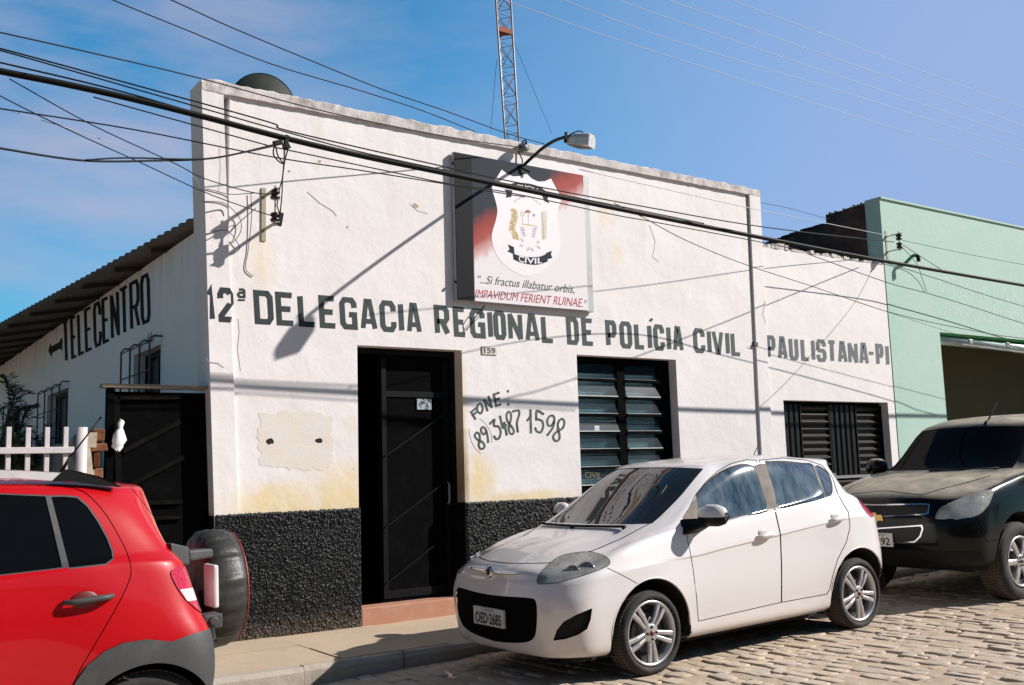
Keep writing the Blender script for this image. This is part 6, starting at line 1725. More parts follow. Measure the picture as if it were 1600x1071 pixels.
for ys in ((-.05, .55), (-.55, -.02)):
    pts = [sk.at(0.0, 8.1) if False else Vector((.80 + .12 * abs(y_ / .6) ** 2 - .006, y_, 1.045)) for y_ in np.linspace(ys[0], ys[1], 7)]
    b = MB(); b.tube(pts, .010, 6); b.tube([pts[0], pts[0] + Vector((-.03, 0, -.012))], .012, 6); WC.add('wiper', b, BPLASTIC, True)
an = [WC.side(1186, 706, -.0), WC.side(1194, 684, -.0)]
b = MB(); b.tube([(2.95, 0, 1.495), (3.06, 0, 1.63)], .004, 6); b.lathe([(.016, 0), (.012, .02), (.005, .035)], (2.95, 0, 1.488), (.6, 0, .8), 10); WC.add('antenna', b, BPLASTIC, True)
b = MB(); b.box((.25, -.70, .17), (3.6, .70, .24)); WC.add('underbody', b, VOID)
# inner lip of the arches
for sg_ in (-1, 1):
    for cx in (.865, 3.25):
        b = MB(); ap = arch_poly(cx, .305, .385, .22)
        def surf_y(x, z): return min((( (p[0].x - x) ** 2 + (p[0].z - z) ** 2), p[0].y) for f_ in sk.faces if f_[0][1].y < -.3 for p in f_[:1])[1]
        P_ = [(x, sg_ * -(surf_y(x, max(z, .24)) + .006), z) for x, z in ap[1:-1]]
        b.tube(P_, .008, 6); WC.add('arch_lip', b, WHITEPAINT, True)
FILM = plain('dark_film_glass', (0.003, 0.003, 0.003), .04, spec=.16)
# ------------------------------------------------------------ the red car with the spare wheel on its tailgate
RC = Car('red_hatchback', 'red off-road style hatchback with a covered spare wheel on its tailgate', (-1.86, -2.85, road_z(-1.86, -2.85)), .025, 'cars parked along the kerb')
RB = belts('''
0.15,0,0.28 0.16,0.33,0.28 0.22,0.58,0.28 0.36,0.72,0.28 0.48,0.75,0.28 0.78,0.75,0.28 1.25,0.74,0.28 1.65,0.74,0.28 2.2,0.74,0.28 2.7,0.74,0.28 3.24,0.74,0.3 3.5,0.7,0.36 3.57,0.5,0.38 3.59,0,0.38
0.06,0,0.32 0.08,0.34,0.32 0.14,0.6,0.32 0.27,0.77,0.32 0.46,0.8,0.32 0.78,0.82,0.32 1.25,0.8,0.32 1.65,0.8,0.32 2.2,0.8,0.32 2.7,0.8,0.33 3.24,0.815,0.36 3.54,0.77,0.44 3.61,0.5,0.46 3.63,0,0.46
0.015,0,0.46 0.03,0.36,0.46 0.1,0.63,0.46 0.24,0.79,0.46 0.46,0.82,0.46 0.78,0.84,0.46 1.25,0.815,0.45 1.65,0.812,0.45 2.2,0.812,0.45 2.7,0.815,0.46 3.24,0.845,0.5 3.565,0.795,0.56 3.635,0.5,0.58 3.655,0,0.58
0,0,0.64 0.02,0.36,0.64 0.09,0.64,0.64 0.24,0.8,0.65 0.46,0.825,0.66 0.78,0.845,0.68 1.25,0.825,0.65 1.65,0.822,0.65 2.2,0.822,0.66 2.7,0.825,0.68 3.24,0.848,0.72 3.555,0.795,0.76 3.625,0.5,0.76 3.645,0,0.76
0.03,0,0.78 0.05,0.36,0.78 0.12,0.63,0.78 0.28,0.785,0.8 0.5,0.82,0.83 0.8,0.83,0.86 1.25,0.826,0.86 1.65,0.826,0.87 2.2,0.826,0.89 2.7,0.826,0.92 3.2,0.82,0.96 3.5,0.755,0.92 3.57,0.5,0.9 3.59,0,0.9
0.1,0,0.88 0.13,0.36,0.878 0.24,0.58,0.87 0.42,0.71,0.9 0.6,0.76,0.96 0.86,0.78,1.02 1.22,0.79,1.06 1.6,0.8,1.08 2.2,0.8,1.11 2.7,0.797,1.13 3.08,0.785,1.15 3.43,0.725,1.14 3.5,0.5,1.12 3.52,0,1.12
0.42,0,1.02 0.45,0.3,1.018 0.55,0.5,1 0.68,0.62,1.01 0.82,0.69,1.04 1,0.735,1.08 1.27,0.765,1.1 1.62,0.78,1.11 2.2,0.782,1.14 2.7,0.78,1.165 3.05,0.765,1.19 3.4,0.705,1.18 3.47,0.5,1.17 3.49,0,1.17
0.78,0,1.1 0.8,0.25,1.1 0.85,0.45,1.1 0.93,0.57,1.1 1.02,0.64,1.1 1.15,0.69,1.115 1.32,0.73,1.13 1.64,0.757,1.13 2.2,0.76,1.165 2.7,0.757,1.195 3.02,0.74,1.22 3.365,0.685,1.22 3.435,0.5,1.21 3.455,0,1.21
1.55,0,1.54 1.56,0.22,1.538 1.6,0.38,1.532 1.65,0.47,1.525 1.69,0.53,1.52 1.74,0.57,1.515 1.83,0.6,1.5 1.98,0.62,1.53 2.3,0.625,1.55 2.7,0.62,1.545 2.98,0.61,1.51 3.22,0.56,1.48 3.35,0.4,1.485 3.38,0,1.49
1.68,0,1.575 1.69,0.2,1.573 1.72,0.34,1.568 1.77,0.43,1.56 1.82,0.48,1.555 1.88,0.51,1.553 1.96,0.535,1.56 2.08,0.55,1.58 2.33,0.555,1.6 2.7,0.55,1.595 2.98,0.535,1.572 3.19,0.5,1.548 3.32,0.4,1.54 3.35,0,1.545
1.83,0,1.595 1.83,0.13,1.594 1.85,0.2,1.592 1.89,0.27,1.59 1.93,0.29,1.588 1.98,0.31,1.587 2.05,0.32,1.59 2.13,0.325,1.602 2.36,0.33,1.618 2.7,0.325,1.615 2.94,0.31,1.597 3.1,0.29,1.575 3.28,0.19,1.562 3.28,0,1.565
1.95,0,1.6 1.95,0,1.6 1.97,0,1.6 2,0,1.6 2.03,0,1.602 2.07,0,1.604 2.12,0,1.608 2.2,0,1.615 2.4,0,1.626 2.7,0,1.624 2.92,0,1.606 3.06,0,1.588 3.22,0,1.575 3.25,0,1.575
''')
sk = Skin(RB, 6, 5); F = sk.faces; K = RC.px
g = lambda L: [(x / 2.095, 560 + y / 2.095) for x, y in L]
rear_ok = lambda f: f[0][2] > 6
for cx, cz in ((.78, .32), (3.24, .335)): _, F = carve(F, arch_poly(cx, cz, .352), SIDEKEY, facing_side)
ws, F = carve(F, [(-.1, 7.06), (4.05, 7.06), (4.5, 7.97), (-.1, 7.97)], UV)
rw, F = carve(F, [(12.15, 7.1), (13.1, 7.1), (13.1, 7.9), (12.15, 7.9)], UV)
W1 = g([(-700, 470), (-300, 446), (0, 446), (148, 452), (204, 684), (0, 708), (-700, 770)]); DV = g([(149, 450), (168, 450), (227, 684), (204, 687)])
W2 = smooth2(g([(168, 454), (210, 453), (252, 457), (285, 485), (320, 535), (350, 590), (366, 632), (368, 655), (345, 672), (227, 685)]), 1)
up = vlim(5.3, 9.6, 5.2)
g1, F = carve(F, W1, K, up); g2, F = carve(F, W2, K, up); dvf, F = carve(F, DV, K, up)
seals = []
for w_, gr_ in ((W1, 2.0), (W2, 2.6)):
    q, F = carve(F, seal(w_, gr_), K, up); seals.append(q)
# cladding and bumper in grey plastic
def px_side(x, z, y=-.83): 
    p = RC.M @ Vector((x, y, z)); return project(p)
CL1 = g([(238, 1200), (243, 1066), (285, 1005), (340, 960), (400, 932), (480, 920), (563, 928), (500, 966), (500, 1300), (238, 1300)])
BMP = g([(563, 928), (620, 906), (676, 889), (1100, 700), (1100, 1300), (500, 1300), (500, 966)])
cl, F = carve(F, CL1, K, rear_ok); bm, F = carve(F, BMP, K, lambda f: f[0][2] > 9.9 and f[0][3] < 5)
cl2, F = carve(F, [(.30, .2), (.36, .50), (.50, .66), (.78, .735), (1.06, .66), (1.20, .50), (1.26, .2)], SIDEKEY, facing_side)
sill, F = carve(F, [(1.2, .0), (2.95, .0), (2.88, .49), (1.2, .47)], SIDEKEY, facing_side)
fb, F = carve(F, [(-.2, .2), (.36, .2), (.36, .52), (-.2, .52)], SIDEKEY, lambda f: f[0][2] < 4)
fgr, F = carve(F, [(-.2, .58), (.1, .58), (.12, .76), (-.2, .76)], SIDEKEY, lambda f: f[0][2] < 1.8)
fhl, F = carve(F, [(.08, .76), (.40, .80), (.62, .93), (.5, .96), (.14, .90)], SIDEKEY, lambda f: 1.2 < f[0][2] < 5)
TLp = smooth2(g([(557, 702), (575, 688), (640, 681), (656, 720), (667, 780), (669, 838), (622, 806), (592, 772), (570, 736)]), 2)
TW = g([(588, 758), (664, 748), (690, 786), (611, 797)])
tl_f, F = carve(F, TLp, K, lambda f: f[0][2] > 9.8); tw, tl_f = carve(tl_f, TW, K)
gaps = []
def gap(pts, w=1.25, ok=None):
    global F
    for q in strip_polys(pts, w):
        i, F2 = carve(F, q, K, ok); gaps.extend(i); F = F2
RDp = g([(-260, 1100), (-240, 700), (-300, 430), (0, 414), (200, 420), (262, 432), (300, 458), (345, 510), (385, 575), (415, 635), (429, 690), (422, 730), (395, 790), (350, 870), (300, 955), (262, 1020), (236, 1075), (150, 1100)])
gap(smooth2(RDp[2:17], 2, False), 1.5, lambda f: f[0][1].y < -.2 and f[0][2] > 6)
gap(g([(430, 424), (520, 540), (590, 660)]), .9, lambda f: f[0][2] > 9.5 and f[0][3] > 4)
rd, F = carve(F, RDp, K, lambda f: f[0][1].y < -.2 and f[0][2] > 6)
fd, F = carve(F, [(1.23, .47), (2.17, .47), (2.17, 1.6), (1.23, 1.6)], SIDEKEY, lambda f: f[0][1].y < -.3 and 4.5 < f[0][3] < 8.5 or (f[0][1].y < -.6))
RC.part('body_shell', F, REDPAINT, both=True); RC.part('panel_gap', gaps, GAP, .006, both=True)
RC.part('windscreen', ws, GLASS, .004, both=True); RC.part('rear_window', rw, GLASS, .004, both=True)
RC.part('rear_bumper', bm, GREYPLASTIC, -.006, both=True); RC.part('front_bumper', fb, GREYPLASTIC, -.004, both=True); RC.part('grille', fgr, BPLASTIC, -.002, both=True)
for far in (False, True):
    sg_ = 1 if far else -1
    d = RC.part('rear_door', rd, REDPAINT, far=far); RC.part('front_door', fd, REDPAINT, far=far)
    RC.part('window', g1, FILM, .005, far=far, parent=d); RC.part('quarter_window', g2, FILM, .005, far=far, parent=d); RC.part('window_divider', dvf, GREYPLASTIC, .0, far=far, parent=d); RC.part('window_seal', seals[0], GREYPLASTIC, .001, far=far, parent=d); RC.part('window_seal', seals[1], GREYPLASTIC, .001, far=far, parent=d)
    RC.part('arch_cladding', cl, GREYPLASTIC, -.012, far=far); RC.part('arch_cladding', cl2, GREYPLASTIC, -.012, far=far); RC.part('side_skirt', sill, GREYPLASTIC, -.006, far=far)
    hl_ = RC.part('headlight', fhl, TAILWHITE, -.002, far=far)
    tl_ = RC.part('tail_light', tl_f, TAILRED, -.006, far=far); RC.part('reversing_lamp', tw, TAILWHITE, -.006, far=far, parent=tl_)
    hp = RC.side(*g([(300, 790)])[0], -.83); b = MB(); Y = sg_ * .83
    P_ = crom([(hp.x - .125, Y - sg_ * .005, hp.z + .0), (hp.x - .09, Y + sg_ * .03, hp.z + .0), (hp.x, Y + sg_ * .036, hp.z + .004), (hp.x + .07, Y + sg_ * .03, hp.z + .006), (hp.x + .10, Y - sg_ * .008, hp.z + .006)], 4)
    b.tube(P_, .014, 10, rads=[.010 + .006 * math.sin(math.pi * i / (len(P_) - 1)) for i in range(len(P_))]); RC.add('door_handle', b, GREYPLASTIC, True, parent=d)
    b = MB(); b.lathe([(0, .002), (.034, .002), (.042, -.004)], (hp.x - .02, Y - sg_ * .006, hp.z), (0, sg_, 0), 18); b.v = [(hp.x + (p[0] - hp.x) * 1.5, p[1], p[2]) for p in b.v]; RC.add('handle_recess', b, plain('recess_dark_red', (0.12, 0.002, 0.004), .5), True, parent=d)
    for cx in (.78, 3.24): wheel(RC, (cx, sg_ * .80, .322), .322, .21, .2, 5, -math.pi / 2, 'single', far)
    # roof rail: pale bar with a black foot, the side outline swept to its thickness
    def slab(pts, y0, w, inset=.0):
        q = [RC.side(*p, y0) for p in pts]; bb = MB(); bb.prism([Vector((p.x, sg_ * -y0 - w / 2, p.z)) for p in q], (0, w, 0)); return bb
    rl = RC.add('roof_rail', slab([(-760, 735), (-400, 728), (-100, 732), (30, 735), (94, 738.5), (82, 751), (30, 747), (-100, 744), (-400, 742), (-760, 752)], -.56, .045), plain('rail_silver', (0.66, 0.64, 0.64), .35, .2), bevel=.008)
    RC.add('rail_foot', slab([(82, 751.5), (94.5, 738.5), (103, 735), (125, 738), (150, 744), (172, 752), (184, 760), (150, 757), (110, 753)], -.56, .05), BPLASTIC, parent=rl, bevel=.008)
    b = MB(); mc = Vector((1.40, sg_ * .95, 1.17)); b.lathe([(0, -.11), (.05, -.10), (.085, -.03), (.085, .05), (.05, .10), (0, .11)], mc, (0, 1, 0), 16); b.bar((1.38, sg_ * .76, 1.11), (1.40, sg_ * .87, 1.14), .05, .05); RC.add('door_mirror', b, REDPAINT, True)
well(RC, .78, .32, .36, .80, .32, .33); well(RC, 3.24, .335, .36, .80, .32, .40)
b = MB(); b.box((.3, -.70, .24), (3.6, .70, .34)); RC.add('underbody', b, VOID)
a0 = RC.side(94, 735, -.2); a1 = RC.side(158, 652, -.2)
b = MB(); b.tube([(a0.x, -.2, a0.z - .02), (a0.x + (a1.x - a0.x) * .25, -.2, a0.z + (a1.z - a0.z) * .25)], .009, 6); b.tube([(a0.x + (a1.x - a0.x) * .2, -.2, a0.z + (a1.z - a0.z) * .2), (a1.x, -.2, a1.z)], .0045, 6); b.tube([(a0.x + (a1.x - a0.x) * .97, -.2, a0.z + (a1.z - a0.z) * .97), (a1.x, -.2, a1.z)], .007, 6); RC.add('antenna', b, BPLASTIC, True)
b = MB(); b.hexa([(3.18, -.44, 1.53), (3.27, -.40, 1.525), (3.27, .40, 1.525), (3.18, .44, 1.53), (3.16, -.42, 1.552), (3.28, -.38, 1.54), (3.28, .38, 1.54), (3.16, .42, 1.552)]); RC.add('roof_spoiler', b, REDPAINT, bevel=.01)
# spare wheel under a wrinkled black cover
sc = RC.atx(336, 918, 3.86); SR = .335
print('spare', sc)
b = MB(); n = 128; prof = [(.0, -.13), (.20, -.13), (.29, -.125), (.325, -.10), (.338, -.03), (.335, .04), (.318, .085), (.285, .105), (.20, .112), (0, .115)]
v = []; rnd = random.Random(3)
for j, (r_, t_) in enumerate(prof):
    for k in range(n):
        a = 2 * math.pi * k / n
        wr = (.008 * math.sin(a * 19 + j * .35 + 1.4 * math.sin(a * 3)) + .007 * math.sin(a * 31 + .9 * j + 1.1 * math.sin(a * 5))) * (1 if 1 < j < 5 else (.5 if j == 5 else .1))
        v.append((sc.x + t_ + wr * .4, sc.y + (r_ + wr) * math.cos(a), sc.z + (r_ + wr) * math.sin(a)))
f = [(j * n + k, j * n + (k + 1) % n, (j + 1) * n + (k + 1) % n, (j + 1) * n + k) for j in range(len(prof) - 1) for k in range(n)]
COVER = plain('black_vinyl_cover', (0.028, 0.028, 0.024), .46, bump=.25, spec=.5)
sw_ = RC.add('spare_wheel_cover', MB().add(v, f), COVER, True)
b = MB(); b.tube([(sc.x + .094, sc.y + .312 * math.cos(2 * math.pi * k / 48), sc.z + .312 * math.sin(2 * math.pi * k / 48)) for k in range(49)], .006, 6, cap=False); RC.add('red_piping', b, plain('red_piping', (0.28, 0.03, 0.02), .5), True, parent=sw_)
hx = [RC.side(*p, -.50) for p in ((273, 868), (326, 868))]
b = MB(); A_ = RC.side(268, 866, -.66); B_ = RC.side(297, 868, -.56); C__ = RC.side(334, 866, -.46)
hz_ = .058
b.hexa([(A_.x, A_.y, A_.z - hz_), (B_.x, B_.y, B_.z - hz_ * .9), (B_.x - .03, B_.y + .1, B_.z - hz_ * .9), (A_.x - .03, A_.y + .1, A_.z - hz_), (A_.x, A_.y, A_.z + hz_), (B_.x, B_.y, B_.z + hz_ * .75), (B_.x - .03, B_.y + .1, B_.z + hz_ * .75), (A_.x - .03, A_.y + .1, A_.z + hz_)])
b.hexa([(B_.x, B_.y, B_.z - hz_ * .55), (C__.x, C__.y, C__.z - hz_ * .3), (C__.x - .02, C__.y + .09, C__.z - hz_ * .3), (B_.x - .02, B_.y + .09, B_.z - hz_ * .55), (B_.x, B_.y, B_.z + hz_ * .45), (C__.x, C__.y, C__.z + hz_ * .5), (C__.x - .02, C__.y + .09, C__.z + hz_ * .5), (B_.x - .02, B_.y + .09, B_.z + hz_ * .45)])
RC.add('carrier_hinge', b, GREYPLASTIC, bevel=.012)
D_ = RC.side(331, 970, -.56)
b = MB(); b.box((D_.x - .05, D_.y - .03, D_.z - .04), (D_.x + .05, D_.y + .09, D_.z + .035)); b.tube([(D_.x + .0, D_.y - .045, D_.z), (D_.x, D_.y + .1, D_.z)], .026, 12); b.bar((D_.x - .04, D_.y, D_.z), (D_.x - .28, D_.y + .16, D_.z), .05, .05); RC.add('carrier_hinge', b, GREYPLASTIC, bevel=.008)
E0, E1 = RC.side(326, 884, -.42), RC.side(337, 950, -.42)
b = MB(); b.box((E0.x + .02, E0.y - .02, E1.z), (E0.x + .05, E0.y + .16, E0.z)); RC.add('licence_plate', b, plain('plate_pale', (0.62, 0.60, 0.58), .5), bevel=.01)
b = MB(); b.tube([(3.55, -.3, .62), (sc.x - .12, -.3, sc.z - .25), (sc.x - .12, -.1, sc.z)], .025, 8); RC.add('carrier_arm', b, BPLASTIC, True)
# ------------------------------------------------------------ the black off-road vehicle
BC = Car('off_road_car', 'dusty black large off-road car parked behind the white hatchback', (8.5, -2.69, road_z(8.5, -2.69)), .025, 'cars parked along the kerb')
BB = belts('''
.25,0,.36 .27,.36,.36 .34,.66,.36 .50,.82,.36 .66,.84,.36 1.0,.84,.36 1.45,.83,.38 1.95,.83,.38 2.6,.83,.38 3.2,.83,.38 3.85,.84,.40 4.3,.80,.44 4.6,.5,.46 4.65,0,.46
.14,0,.40 .16,.38,.40 .24,.70,.40 .40,.87,.41 .62,.90,.42 1.0,.90,.42 1.45,.89,.42 1.95,.89,.42 2.6,.89,.42 3.2,.89,.42 3.85,.90,.44 4.4,.86,.50 4.72,.52,.52 4.78,0,.52
.06,0,.54 .08,.40,.54 .17,.73,.54 .35,.90,.55 .60,.925,.56 1.0,.935,.56 1.45,.92,.55 1.95,.915,.55 2.6,.915,.55 3.2,.915,.55 3.85,.935,.58 4.45,.88,.62 4.78,.54,.64 4.84,0,.64
.04,0,.72 .06,.40,.72 .15,.72,.72 .34,.895,.73 .60,.925,.75 1.0,.94,.78 1.45,.925,.75 1.95,.92,.75 2.6,.92,.75 3.2,.92,.76 3.85,.94,.80 4.45,.885,.80 4.78,.54,.80 4.84,0,.80
.07,0,.90 .09,.40,.90 .19,.70,.90 .40,.87,.92 .64,.905,.95 1.02,.92,.99 1.45,.92,.99 1.95,.92,1.0 2.6,.92,1.0 3.2,.92,1.01 3.85,.92,1.03 4.42,.87,1.02 4.74,.53,1.0 4.80,0,1.0
.18,0,1.05 .20,.40,1.05 .33,.65,1.045 .52,.81,1.06 .72,.86,1.09 1.04,.875,1.13 1.42,.885,1.16 1.95,.89,1.17 2.6,.89,1.18 3.2,.89,1.19 3.85,.885,1.20 4.36,.83,1.18 4.68,.52,1.16 4.74,0,1.16
.55,0,1.155 .58,.34,1.155 .68,.57,1.145 .80,.70,1.14 .95,.78,1.16 1.13,.82,1.19 1.46,.855,1.205 1.97,.868,1.205 2.6,.868,1.215 3.2,.868,1.225 3.85,.86,1.24 4.33,.80,1.22 4.64,.5,1.20 4.70,0,1.20
1.10,0,1.225 1.12,.28,1.225 1.17,.50,1.222 1.25,.64,1.222 1.33,.71,1.225 1.43,.76,1.235 1.58,.80,1.25 1.98,.845,1.235 2.6,.848,1.245 3.2,.848,1.255 3.85,.835,1.27 4.30,.77,1.26 4.60,.48,1.24 4.66,0,1.24
1.75,0,1.69 1.76,.25,1.687 1.80,.43,1.68 1.86,.54,1.672 1.91,.60,1.665 1.97,.635,1.66 2.06,.665,1.655 2.25,.69,1.69 2.65,.70,1.71 3.2,.70,1.71 3.8,.69,1.69 4.15,.64,1.66 4.40,.40,1.66 4.45,0,1.66
1.88,0,1.735 1.89,.22,1.733 1.92,.39,1.727 1.98,.49,1.72 2.03,.54,1.715 2.09,.57,1.715 2.18,.595,1.725 2.33,.61,1.75 2.68,.62,1.765 3.2,.62,1.765 3.78,.61,1.745 4.12,.56,1.72 4.36,.36,1.715 4.40,0,1.715
2.05,0,1.765 2.05,.13,1.765 2.07,.22,1.763 2.11,.29,1.76 2.15,.32,1.758 2.2,.335,1.758 2.27,.345,1.765 2.38,.35,1.78 2.7,.355,1.79 3.2,.355,1.79 3.75,.35,1.772 4.05,.32,1.748 4.24,.2,1.742 4.28,0,1.742
2.2,0,1.775 2.2,0,1.775 2.21,0,1.775 2.23,0,1.775 2.26,0,1.775 2.3,0,1.776 2.35,0,1.78 2.43,0,1.788 2.72,0,1.797 3.2,0,1.797 3.72,0,1.78 4.0,0,1.758 4.14,0,1.75 4.17,0,1.75
''')
sk = Skin(BB, 6, 5); F = sk.faces; K = BC.px
h = lambda L: [(1300 + x / 2.097, 560 + y / 2.097) for x, y in L]
k4 = lambda L: [(1440 + x / 4.4625, 720 + y / 4.4625) for x, y in L]
for cx in (1.0, 3.85): _, F = carve(F, arch_poly(cx, .40, .44), SIDEKEY, facing_side)
ws, F = carve(F, [(-.1, 7.05), (4.1, 7.05), (4.55, 7.96), (-.1, 7.96)], UV)
rw, F = carve(F, [(11.6, 7.1), (13.1, 7.1), (13.1, 7.9), (11.6, 7.9)], UV)
sw1, F = carve(F, [(1.72, 1.26), (2.68, 1.27), (2.68, 1.69), (2.25, 1.68)], SIDEKEY, lambda f: f[0][1].y < -.3 and f[0][3] > 6.5)
sw2, F = carve(F, [(2.76, 1.27), (3.62, 1.28), (3.62, 1.69), (2.76, 1.69)], SIDEKEY, lambda f: f[0][1].y < -.3 and f[0][3] > 6.5)
sw3, F = carve(F, [(3.70, 1.29), (4.16, 1.30), (4.02, 1.65), (3.70, 1.68)], SIDEKEY, lambda f: f[0][1].y < -.3 and f[0][3] > 6.5)
HL = smooth2(k4([(97, 408), (116, 348), (150, 318), (240, 275), (330, 240), (420, 213), (497, 204), (492, 250), (470, 302), (425, 358), (370, 390), (300, 401), (240, 413), (215, 404)]), 2)
fr_ok = lambda f: f[0][2] < 5
hl, F = carve(F, HL, K, fr_ok)
G1o = h([(-40, 480), (150, 479), (303, 476), (322, 479), (317, 511), (300, 514), (150, 522), (-40, 526)]); G1i = h([(-40, 484.5), (150, 483.5), (300, 480.5), (316.5, 483.5), (312, 507), (298, 510), (150, 518), (-40, 522)])
G2o = h([(-40, 562), (150, 556), (296, 546), (300, 558), (292, 585), (272, 604), (150, 612), (-40, 616)]); G2i = h([(-40, 566), (150, 560), (291, 550.5), (295, 559), (287.5, 582.5), (270, 599), (150, 607), (-40, 611)])
a1, F = carve(F, G1o, K, fr_ok); gi1, a1 = carve(a1, G1i, K); a2, F = carve(F, G2o, K, fr_ok); gi2, a2 = carve(a2, G2i, K)
gaps = []
def gap(pts, w=1.25, ok=None):
    global F
    for q in strip_polys(pts, w):
        i, F2 = carve(F, q, K, ok); gaps.extend(i); F = F2
gap(k4([(-300, 205), (0, 240), (130, 200), (330, 150), (480, 105)]) , 1.1, lambda f: f[0][3] < 7 and f[0][2] < 6)
gap(k4([(497, 190), (640, 130), (720, 80), (900, 30)]), 1.1, lambda f: f[0][3] < 7.05 and f[0][2] < 7)
gap(k4([(380, 392), (450, 565), (555, 548)]), .9, fr_ok)
hood, F = carve(F, [(-.1, 5.1), (2.2, 5.15), (4.0, 5.6), (6.3, 6.4), (6.3, 6.98), (-.1, 6.98)], UV)
fdo, F = carve(F, [(1.50, .46), (2.72, .46), (2.72, 1.72), (2.1, 1.72), (1.50, 1.24)], SIDEKEY, lambda f: f[0][1].y < -.3)
rdo, F = carve(F, [(2.735, .46), (3.60, .46), (3.66, 1.0), (3.66, 1.72), (2.735, 1.72)], SIDEKEY, lambda f: f[0][1].y < -.3)
lowb, F = carve(F, [(-.2, .2), (.70, .2), (.62, .535), (-.2, .535)], SIDEKEY, lambda f: f[0][2] < 5)
BC.part('body_shell', F, BLACKPAINTC, both=True); BC.part('panel_gap', gaps, GAP, .006, both=True); BC.part('bonnet', hood, BLACKPAINTC, both=True)
t = NT('dark_windscreen'); df = t.new('ShaderNodeBsdfDiffuse'); df.inputs[0].default_value = (.003, .003, .003, 1); gl = t.new('ShaderNodeBsdfGlossy'); gl.inputs['Roughness'].default_value = .05; ms = t.new('ShaderNodeMixShader'); ms.inputs[0].default_value = .022
t.l.new(df.outputs[0], ms.inputs[1]); t.l.new(gl.outputs[0], ms.inputs[2]); t.l.new(ms.outputs[0], t.n['Material Output'].inputs[0])
BC.part('windscreen', ws, t.m, .004, both=True); BC.part('rear_window', rw, GLASS, .004, both=True); BC.part('bumper_lip', lowb, BPLASTIC, .0, both=True)
MESH = plain('grille_mesh', (0.006, 0.006, 0.006), .6)
gq = BC.part('upper_grille', gi1, MESH, .012, both=True); BC.part('grille_surround', a1, CHROME, -.006, both=True, parent=gq); gq2 = BC.part('lower_grille', gi2, MESH, .012, both=True); BC.part('grille_surround', a2, CHROME, -.006, both=True, parent=gq2)
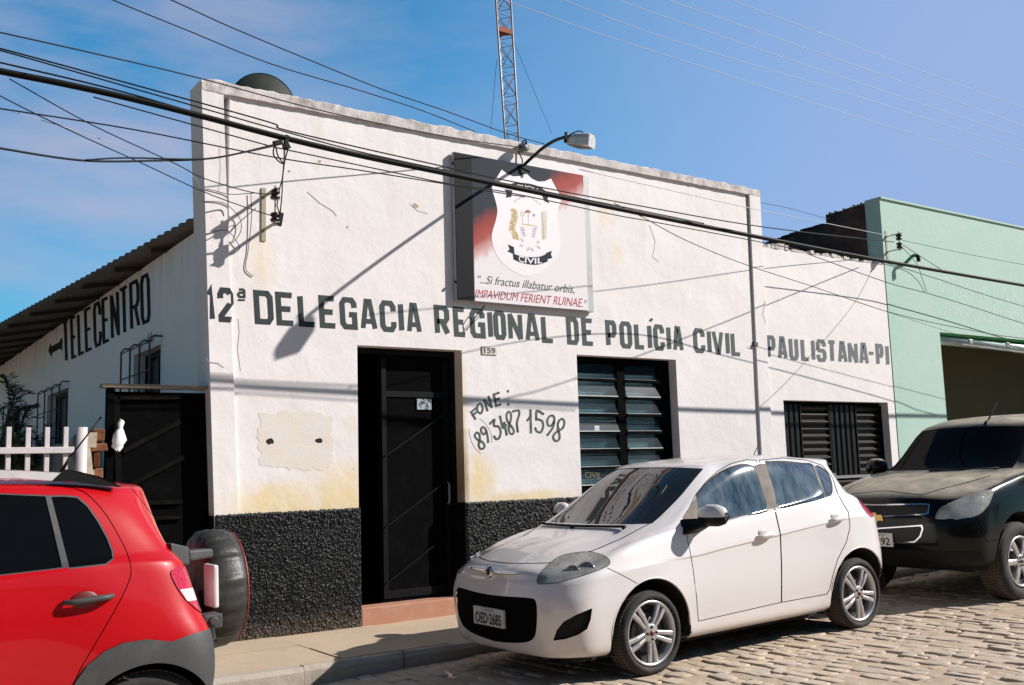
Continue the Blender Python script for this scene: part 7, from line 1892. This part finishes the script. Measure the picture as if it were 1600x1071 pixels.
for far in (False, True):
    sg_ = 1 if far else -1
    d = BC.part('front_door', fdo, BLACKPAINTC, far=far); r = BC.part('rear_door', rdo, BLACKPAINTC, far=far)
    BC.part('window', sw1, GLASS, .004, far=far, parent=d); BC.part('window', sw2, GLASS, .004, far=far, parent=r); BC.part('quarter_window', sw3, GLASS, .004, far=far)
    h_ = BC.part('headlight', hl, LCOVER, -.002, far=far); BC.part('lamp_housing', hl, LAMPBACK, .06, far=far, parent=h_)
    for (x, y, z, r_) in ((.345, .685, .945, .058), (.30, .58, .92, .04)):
        b = MB(); cc = Vector((x, sg_ * y, z)); axv = Vector((-.8, sg_ * .5, .05)); b.lathe([(r_ * .25, -.045), (r_ * .6, -.03), (r_, .008), (r_ * 1.08, .008), (r_ * 1.08, -.02)], cc, axv, 22); b.lathe([(0, 0), (r_ * .25, -.01), (r_ * .3, -.045)], cc, axv, 12); BC.add('reflector', b, CHROME, True, parent=h_)
    b = MB(); mc = Vector((1.62, sg_ * 1.03, 1.27)); b.lathe([(0, -.13), (.06, -.12), (.10, -.04), (.10, .06), (.06, .12), (0, .13)], mc, (0, 1, 0), 16); b.bar((1.60, sg_ * .84, 1.21), (1.62, sg_ * .93, 1.24), .06, .06); BC.add('door_mirror', b, BLACKPAINTC, True)
    b = MB(); b.box((1.55, min(sg_ * .84, sg_ * .97), .35), (3.3, max(sg_ * .84, sg_ * .97), .40)); BC.add('running_board', b, BPLASTIC, bevel=.01)
    for hx_ in (2.55, 3.5): 
        b = MB(); b.tube(crom([(hx_ - .1, sg_ * .915, 1.03), (hx_ - .05, sg_ * .95, 1.03), (hx_ + .05, sg_ * .95, 1.035), (hx_ + .1, sg_ * .915, 1.035)], 4), .014, 8); BC.add('door_handle', b, CHROME, True, parent=d if hx_ < 3 else r)
    for cx in (1.0, 3.85): wheel(BC, (cx, sg_ * .915, .37), .37, .235, .25, 6, -math.pi / 2 + .5, 'single', far)
    b = MB(); b.lathe([(0, 0), (.035, .0), (.045, -.01)], (.225, sg_ * .73, .50), (-.9, sg_ * .4, 0), 16); BC.add('fog_lamp', b, REFLECTOR, True)
    tlb = MB(); tlb.box((4.5, min(sg_ * .70, sg_ * .86), .85), (4.70, max(sg_ * .70, sg_ * .86), 1.15)); BC.add('tail_light', tlb, TAILRED, bevel=.03)
well(BC, 1.0, .40, .445, .89, .34, .40); well(BC, 3.85, .40, .445, .89, .34, .45)
b = MB(); b.box((.4, -.78, .32), (4.5, .78, .42)); BC.add('underbody', b, VOID)
b = MB()
bt = [(-.11, -.028), (-.045, -.028), (-.035, -.045), (.045, -.045), (.05, -.028), (.115, -.028), (.10, .028), (.04, .028), (.032, .045), (-.045, .045), (-.05, .028), (-.12, .028)]
b.prism([Vector((.052, -y_, .835 + z_)) for y_, z_ in bt], (-.014, 0, 0)); BC.add('badge', b, plain('badge_gold', (0.50, 0.33, 0.10), .25, .8), bevel=.003)
b = MB(); b.box((.030, -.20, .56), (.045, .20, .69)); lp = BC.add('licence_plate', b, PLATE, bevel=.004)
v, f = fit_text('292', .15, .072, bold=.018); BC.add('plate_text', MB().add([(.0285, -.02 - q.x, .575 + q.y) for q in v], f), PLATEINK, parent=lp)
v, f = fit_text('PI', .05, .016); BC.add('plate_text', MB().add([(.0285, -.06 - q.x, .662 + q.y) for q in v], f), PLATEINK, parent=lp)
ap = BC.side(1541, 663, -.25); at_ = BC.side(1557, 631, -.25)
b = MB(); b.tube([ap, at_], .006, 6); b.lathe([(.03, -.01), (.02, .02), (.006, .04)], ap, (.3, 0, 1), 10)
for k in range(9): b.lathe([(.010, -.006), (.010, .006)], ap.lerp(at_, .25 + k * .085), at_ - ap, 8)
BC.add('antenna', b, BPLASTIC, True)
b = MB(); b.tube([(1.28, -.62, 1.245), (1.16, -.3, 1.24), (1.12, .05, 1.245)], .012, 6); BC.add('wiper', b, BPLASTIC, True)
